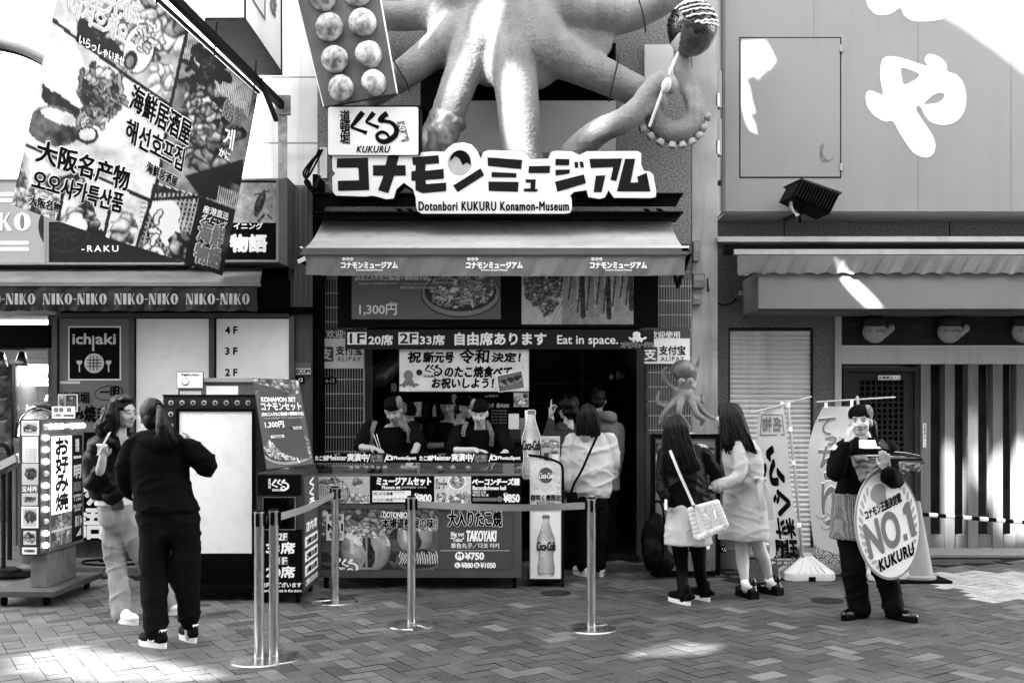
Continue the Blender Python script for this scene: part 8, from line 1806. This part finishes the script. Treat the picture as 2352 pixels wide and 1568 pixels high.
gd = [[P(1672+q*3,925,Y-.07), P(1676+q*10,950,Y-.12), P(1684+q*13,985,Y-.15), P(1692+q*16,1018,Y-.16), P(1698+q*18,1040+5*math.sin(q*3),Y-.15)] for q in (-2.2,-1.2,-.4,.4,1.3,2.3)]
strands('hair_strands', gd, m_hair, t, rp2, 120, .005)
for (h_, to), p in ((((1.985,8.12,.006),(1.885,8.36,.006)), (1712,1338,8.18)), (((2.235,8.28,.006),(2.09,8.50,.006)), (1767,1331,8.34))):
    s_ = shoe(h_, to, t, BSHOE, RUBBER, sole_h=.034, wd=.05, h=.09, heel_h=.06)
    w = MB(); q = P(*p); w.tube([Vector((Vector(h_).lerp(Vector(to), .2).x, Vector(h_).lerp(Vector(to), .2).y, .10)), q], [.042, .040], 14); w.build('sock', WHITE, s_, True)
# ---------------------------------------------------------------- customers at the entrance
t = person('customer seen from behind in a loose white shirt with black strap and white trainers', 1356, 1325, 9.25); Y = 9.25
B = facing(172, -6, 4); Bb = facing(178); c = P(1350, 957, Y)
organic('body', head_geos(c, B, .98) + [limb([(1352,1000,Y,.05),(1357,1080,Y,.09),(1358,1160,Y,.1)]), limb([(1336,1160,Y,.06),(1336,1300,Y,.035)]), limb([(1376,1160,Y,.06),(1378,1300,Y,.035)]), limb([(1312,1012,Y,.045),(1302,1070,Y,.036),(1304,1120,Y-.05,.026)])] + hand_geos(P(1304,1120,Y-.05), (.1,0,-1), (1,0,0), .9, .5), SKIN, t, .008, 3, color=face_col(c, B, .98, .4))
cloth_part('shirt', [torso([(1352,990,Y,.08,.07),(1354,1000,Y,.16,.09),(1356,1014,Y,.205,.11),(1358,1050,Y,.215,.14),(1359,1090,Y,.205,.15),(1358,1125,Y,.19,.14),(1360,1144,Y,.165,.12)], Bb), limb([(1314,1008,Y,.07),(1305,1050,Y-.01,.072),(1302,1090,Y-.03,.066),(1304,1116,Y-.05,.05)]), limb([(1398,1008,Y,.07),(1408,1045,Y,.072),(1404,1085,Y+.05,.066),(1392,1112,Y+.15,.05)])], mat('white shirt cotton', .5, .8, var=.03), t, 9, .013, sc=6)
cloth_part('trousers', [torso([(1357,1130,Y,.15,.11),(1357,1165,Y,.165,.12)], Bb), limb([(1337,1160,Y,.09),(1337,1230,Y,.075),(1338,1300,Y,.06)]), limb([(1376,1160,Y,.09),(1377,1230,Y,.075),(1378,1300,Y,.06)])], BLK2, t, 4, .006)
organic('hair', [T_(ell_geo((0,-.015,.03), (.086,.102,.095), None, 18, 12), c, B), torso([(1350,950,Y-.02,.11,.09),(1351,975,Y-.03,.118,.085),(1352,995,Y-.04,.12,.075),(1353,1004,Y-.04,.10,.06)], Bb)], m_hair, t, .011, 3, folds(.005, 24, 3, .2))
gd = [[P(1350+q*4,930,Y-.10), P(1350+q*11,950,Y-.13), P(1350+q*13,975,Y-.135), P(1351+q*14,1000+3*math.sin(q*3),Y-.13)] for q in (-2,-1,0,1,2)]
strands('hair_strands', gd, m_hair, t, rp2, 90, .005)
for h_, to in ((tuple(gp(1350,1326)), tuple(gp(1318,1318))), (tuple(gp(1382,1326)), tuple(gp(1374,1312)))): 
    s_ = shoe(h_, to, t, WSHOE, WSOLE, wd=.045, sole_h=.028); H, T2 = Vector(h_), Vector(to); d = (T2-H).normalized(); w = MB()
    for k in range(3): p = H.lerp(T2, .40+.1*k) + Vector((0,-.045,.035)); w.tube([p, p - d*.02 + Vector((0,.006,.045))], .005, 5)
    w.build('shoe_stripes', INK, s_, True)
sbg = thing('shoulder_bag', 'small black shoulder bag with a long thin strap on the white shirted customer', 'bag', P(1310, 1160, 9.1)); w = MB(); a, b = P(1302,1130,9.1), P(1326,1162,9.1); w.bbox(a.x, b.x, 9.05, 9.13, b.z, a.z, .01); w.build('bag_body', BLK2, sbg)
ribbon([P(1371,1002,9.08), P(1356,1035,9.05), P(1336,1080,9.05), P(1318,1112,9.06), P(1312,1132,9.07)], .022, INK, 'strap', sbg)
t = person('customer with curly black hair in a dark grey jacket pointing with a raised hand', 1290, 1310, 9.7); Y = 9.7
B = facing(215, 5); Bb = facing(200); c = P(1302, 938, Y); h1 = P(1266, 958, Y-.12)
organic('body', head_geos(c, B, .96) + [limb([(1300,980,Y,.05),(1292,1060,Y,.08),(1292,1150,Y,.1)]), limb([(1275,1150,Y,.06),(1275,1290,Y,.035)]), limb([(1308,1150,Y,.06),(1308,1290,Y,.035)]), limb([(1270,1000,Y-.05,.045),(1258,1020,Y-.1,.038),(1266,958,Y-.12,.026)])] + hand_geos(h1, (-.1,0,1), (1,.2,0), 1.1, .5, 1, fingers=(.08,.9,1.0,1.0)), SKIN, t, .0075, 3, color=face_col(c, B, .96, .42))
cloth_part('jacket', [torso([(1300,972,Y,.08,.07),(1297,985,Y,.15,.09),(1294,1000,Y,.18,.11),(1290,1050,Y,.18,.125),(1290,1110,Y,.17,.12),(1290,1140,Y,.165,.12)], Bb), limb([(1270,998,Y-.04,.062),(1258,1016,Y-.1,.060),(1261,990,Y-.12,.05),(1265,968,Y-.12,.044)]), limb([(1318,998,Y,.062),(1328,1050,Y,.058),(1322,1100,Y+.1,.045)])], mat('dark grey jacket', .07, .8, var=.15), t, 3, .010)
cloth_part('trousers', [limb([(1276,1140,Y,.095),(1276,1220,Y,.08),(1276,1298,Y,.07)]), limb([(1308,1140,Y,.095),(1308,1220,Y,.08),(1308,1298,Y,.07)])], BLK2, t, 3, .006)
organic('hair', [T_(ell_geo((0,-.02,.035), (.098,.110,.098), None, 18, 12), c, B), T_(ell_geo((0,-.06,-.02), (.09,.07,.08), None, 14, 10), c, B)], m_hair, t, .012, 1, lambda co: .016*fbm(co*22, 5))
for u in (1276, 1308): shoe(P(u,0,Y-.06).xy.to_3d()+Vector((0,0,.062)), P(u-3,0,Y+.18).xy.to_3d()+Vector((0,0,.062)), t, BSHOE, RUBBER)
t = person('customer in a grey hooded sweatshirt standing just inside the dark entrance', 1382, 1300, 10.4); Y = 10.4
B = facing(165, 0); Bb = facing(175); c = P(1374, 920, Y)
organic('body', head_geos(c, B, 1.0) + [limb([(1376,960,Y,.05),(1380,1050,Y,.09),(1380,1140,Y,.1)]), limb([(1364,1140,Y,.06),(1364,1280,Y,.035)]), limb([(1398,1140,Y,.06),(1398,1280,Y,.035)])], SKIN, t, .008, 3, color=face_col(c, B, 1, .40))
cloth_part('hooded_sweatshirt', [torso([(1378,955,Y,.09,.08),(1382,968,Y,.17,.10),(1384,982,Y,.2,.115),(1384,1030,Y,.2,.13),(1383,1100,Y,.19,.13),(1382,1125,Y,.185,.13)], Bb), limb([(1366,952,Y-.06,.04),(1388,955,Y-.12,.055),(1404,958,Y-.10,.06),(1410,962,Y-.05,.045)]), limb([(1345,980,Y,.062),(1340,1040,Y,.056),(1345,1090,Y+.05,.045)]), limb([(1420,982,Y,.062),(1422,1040,Y,.056),(1415,1090,Y+.05,.045)])], mat('grey sweatshirt', .22, .85, var=.1), t, 4, .010)
cloth_part('trousers', [limb([(1364,1120,Y,.1),(1364,1200,Y,.085),(1364,1280,Y,.075)]), limb([(1398,1120,Y,.1),(1398,1200,Y,.085),(1398,1280,Y,.075)])], BLK2, t, 3, .006)
organic('hair', [T_(ell_geo((0,-.015,.04), (.090,.106,.095), None, 18, 12), c, B), T_(ell_geo((0,-.06,-.02), (.08,.06,.06), None, 14, 10), c, B)], m_hair, t, .011, 2, lambda co: .007*fbm(co*26, 5))
for u in (1364, 1398): shoe(P(u,0,Y-.06).xy.to_3d()+Vector((0,0,.062)), P(u,0,Y+.19).xy.to_3d()+Vector((0,0,.062)), t, BSHOE, RUBBER)
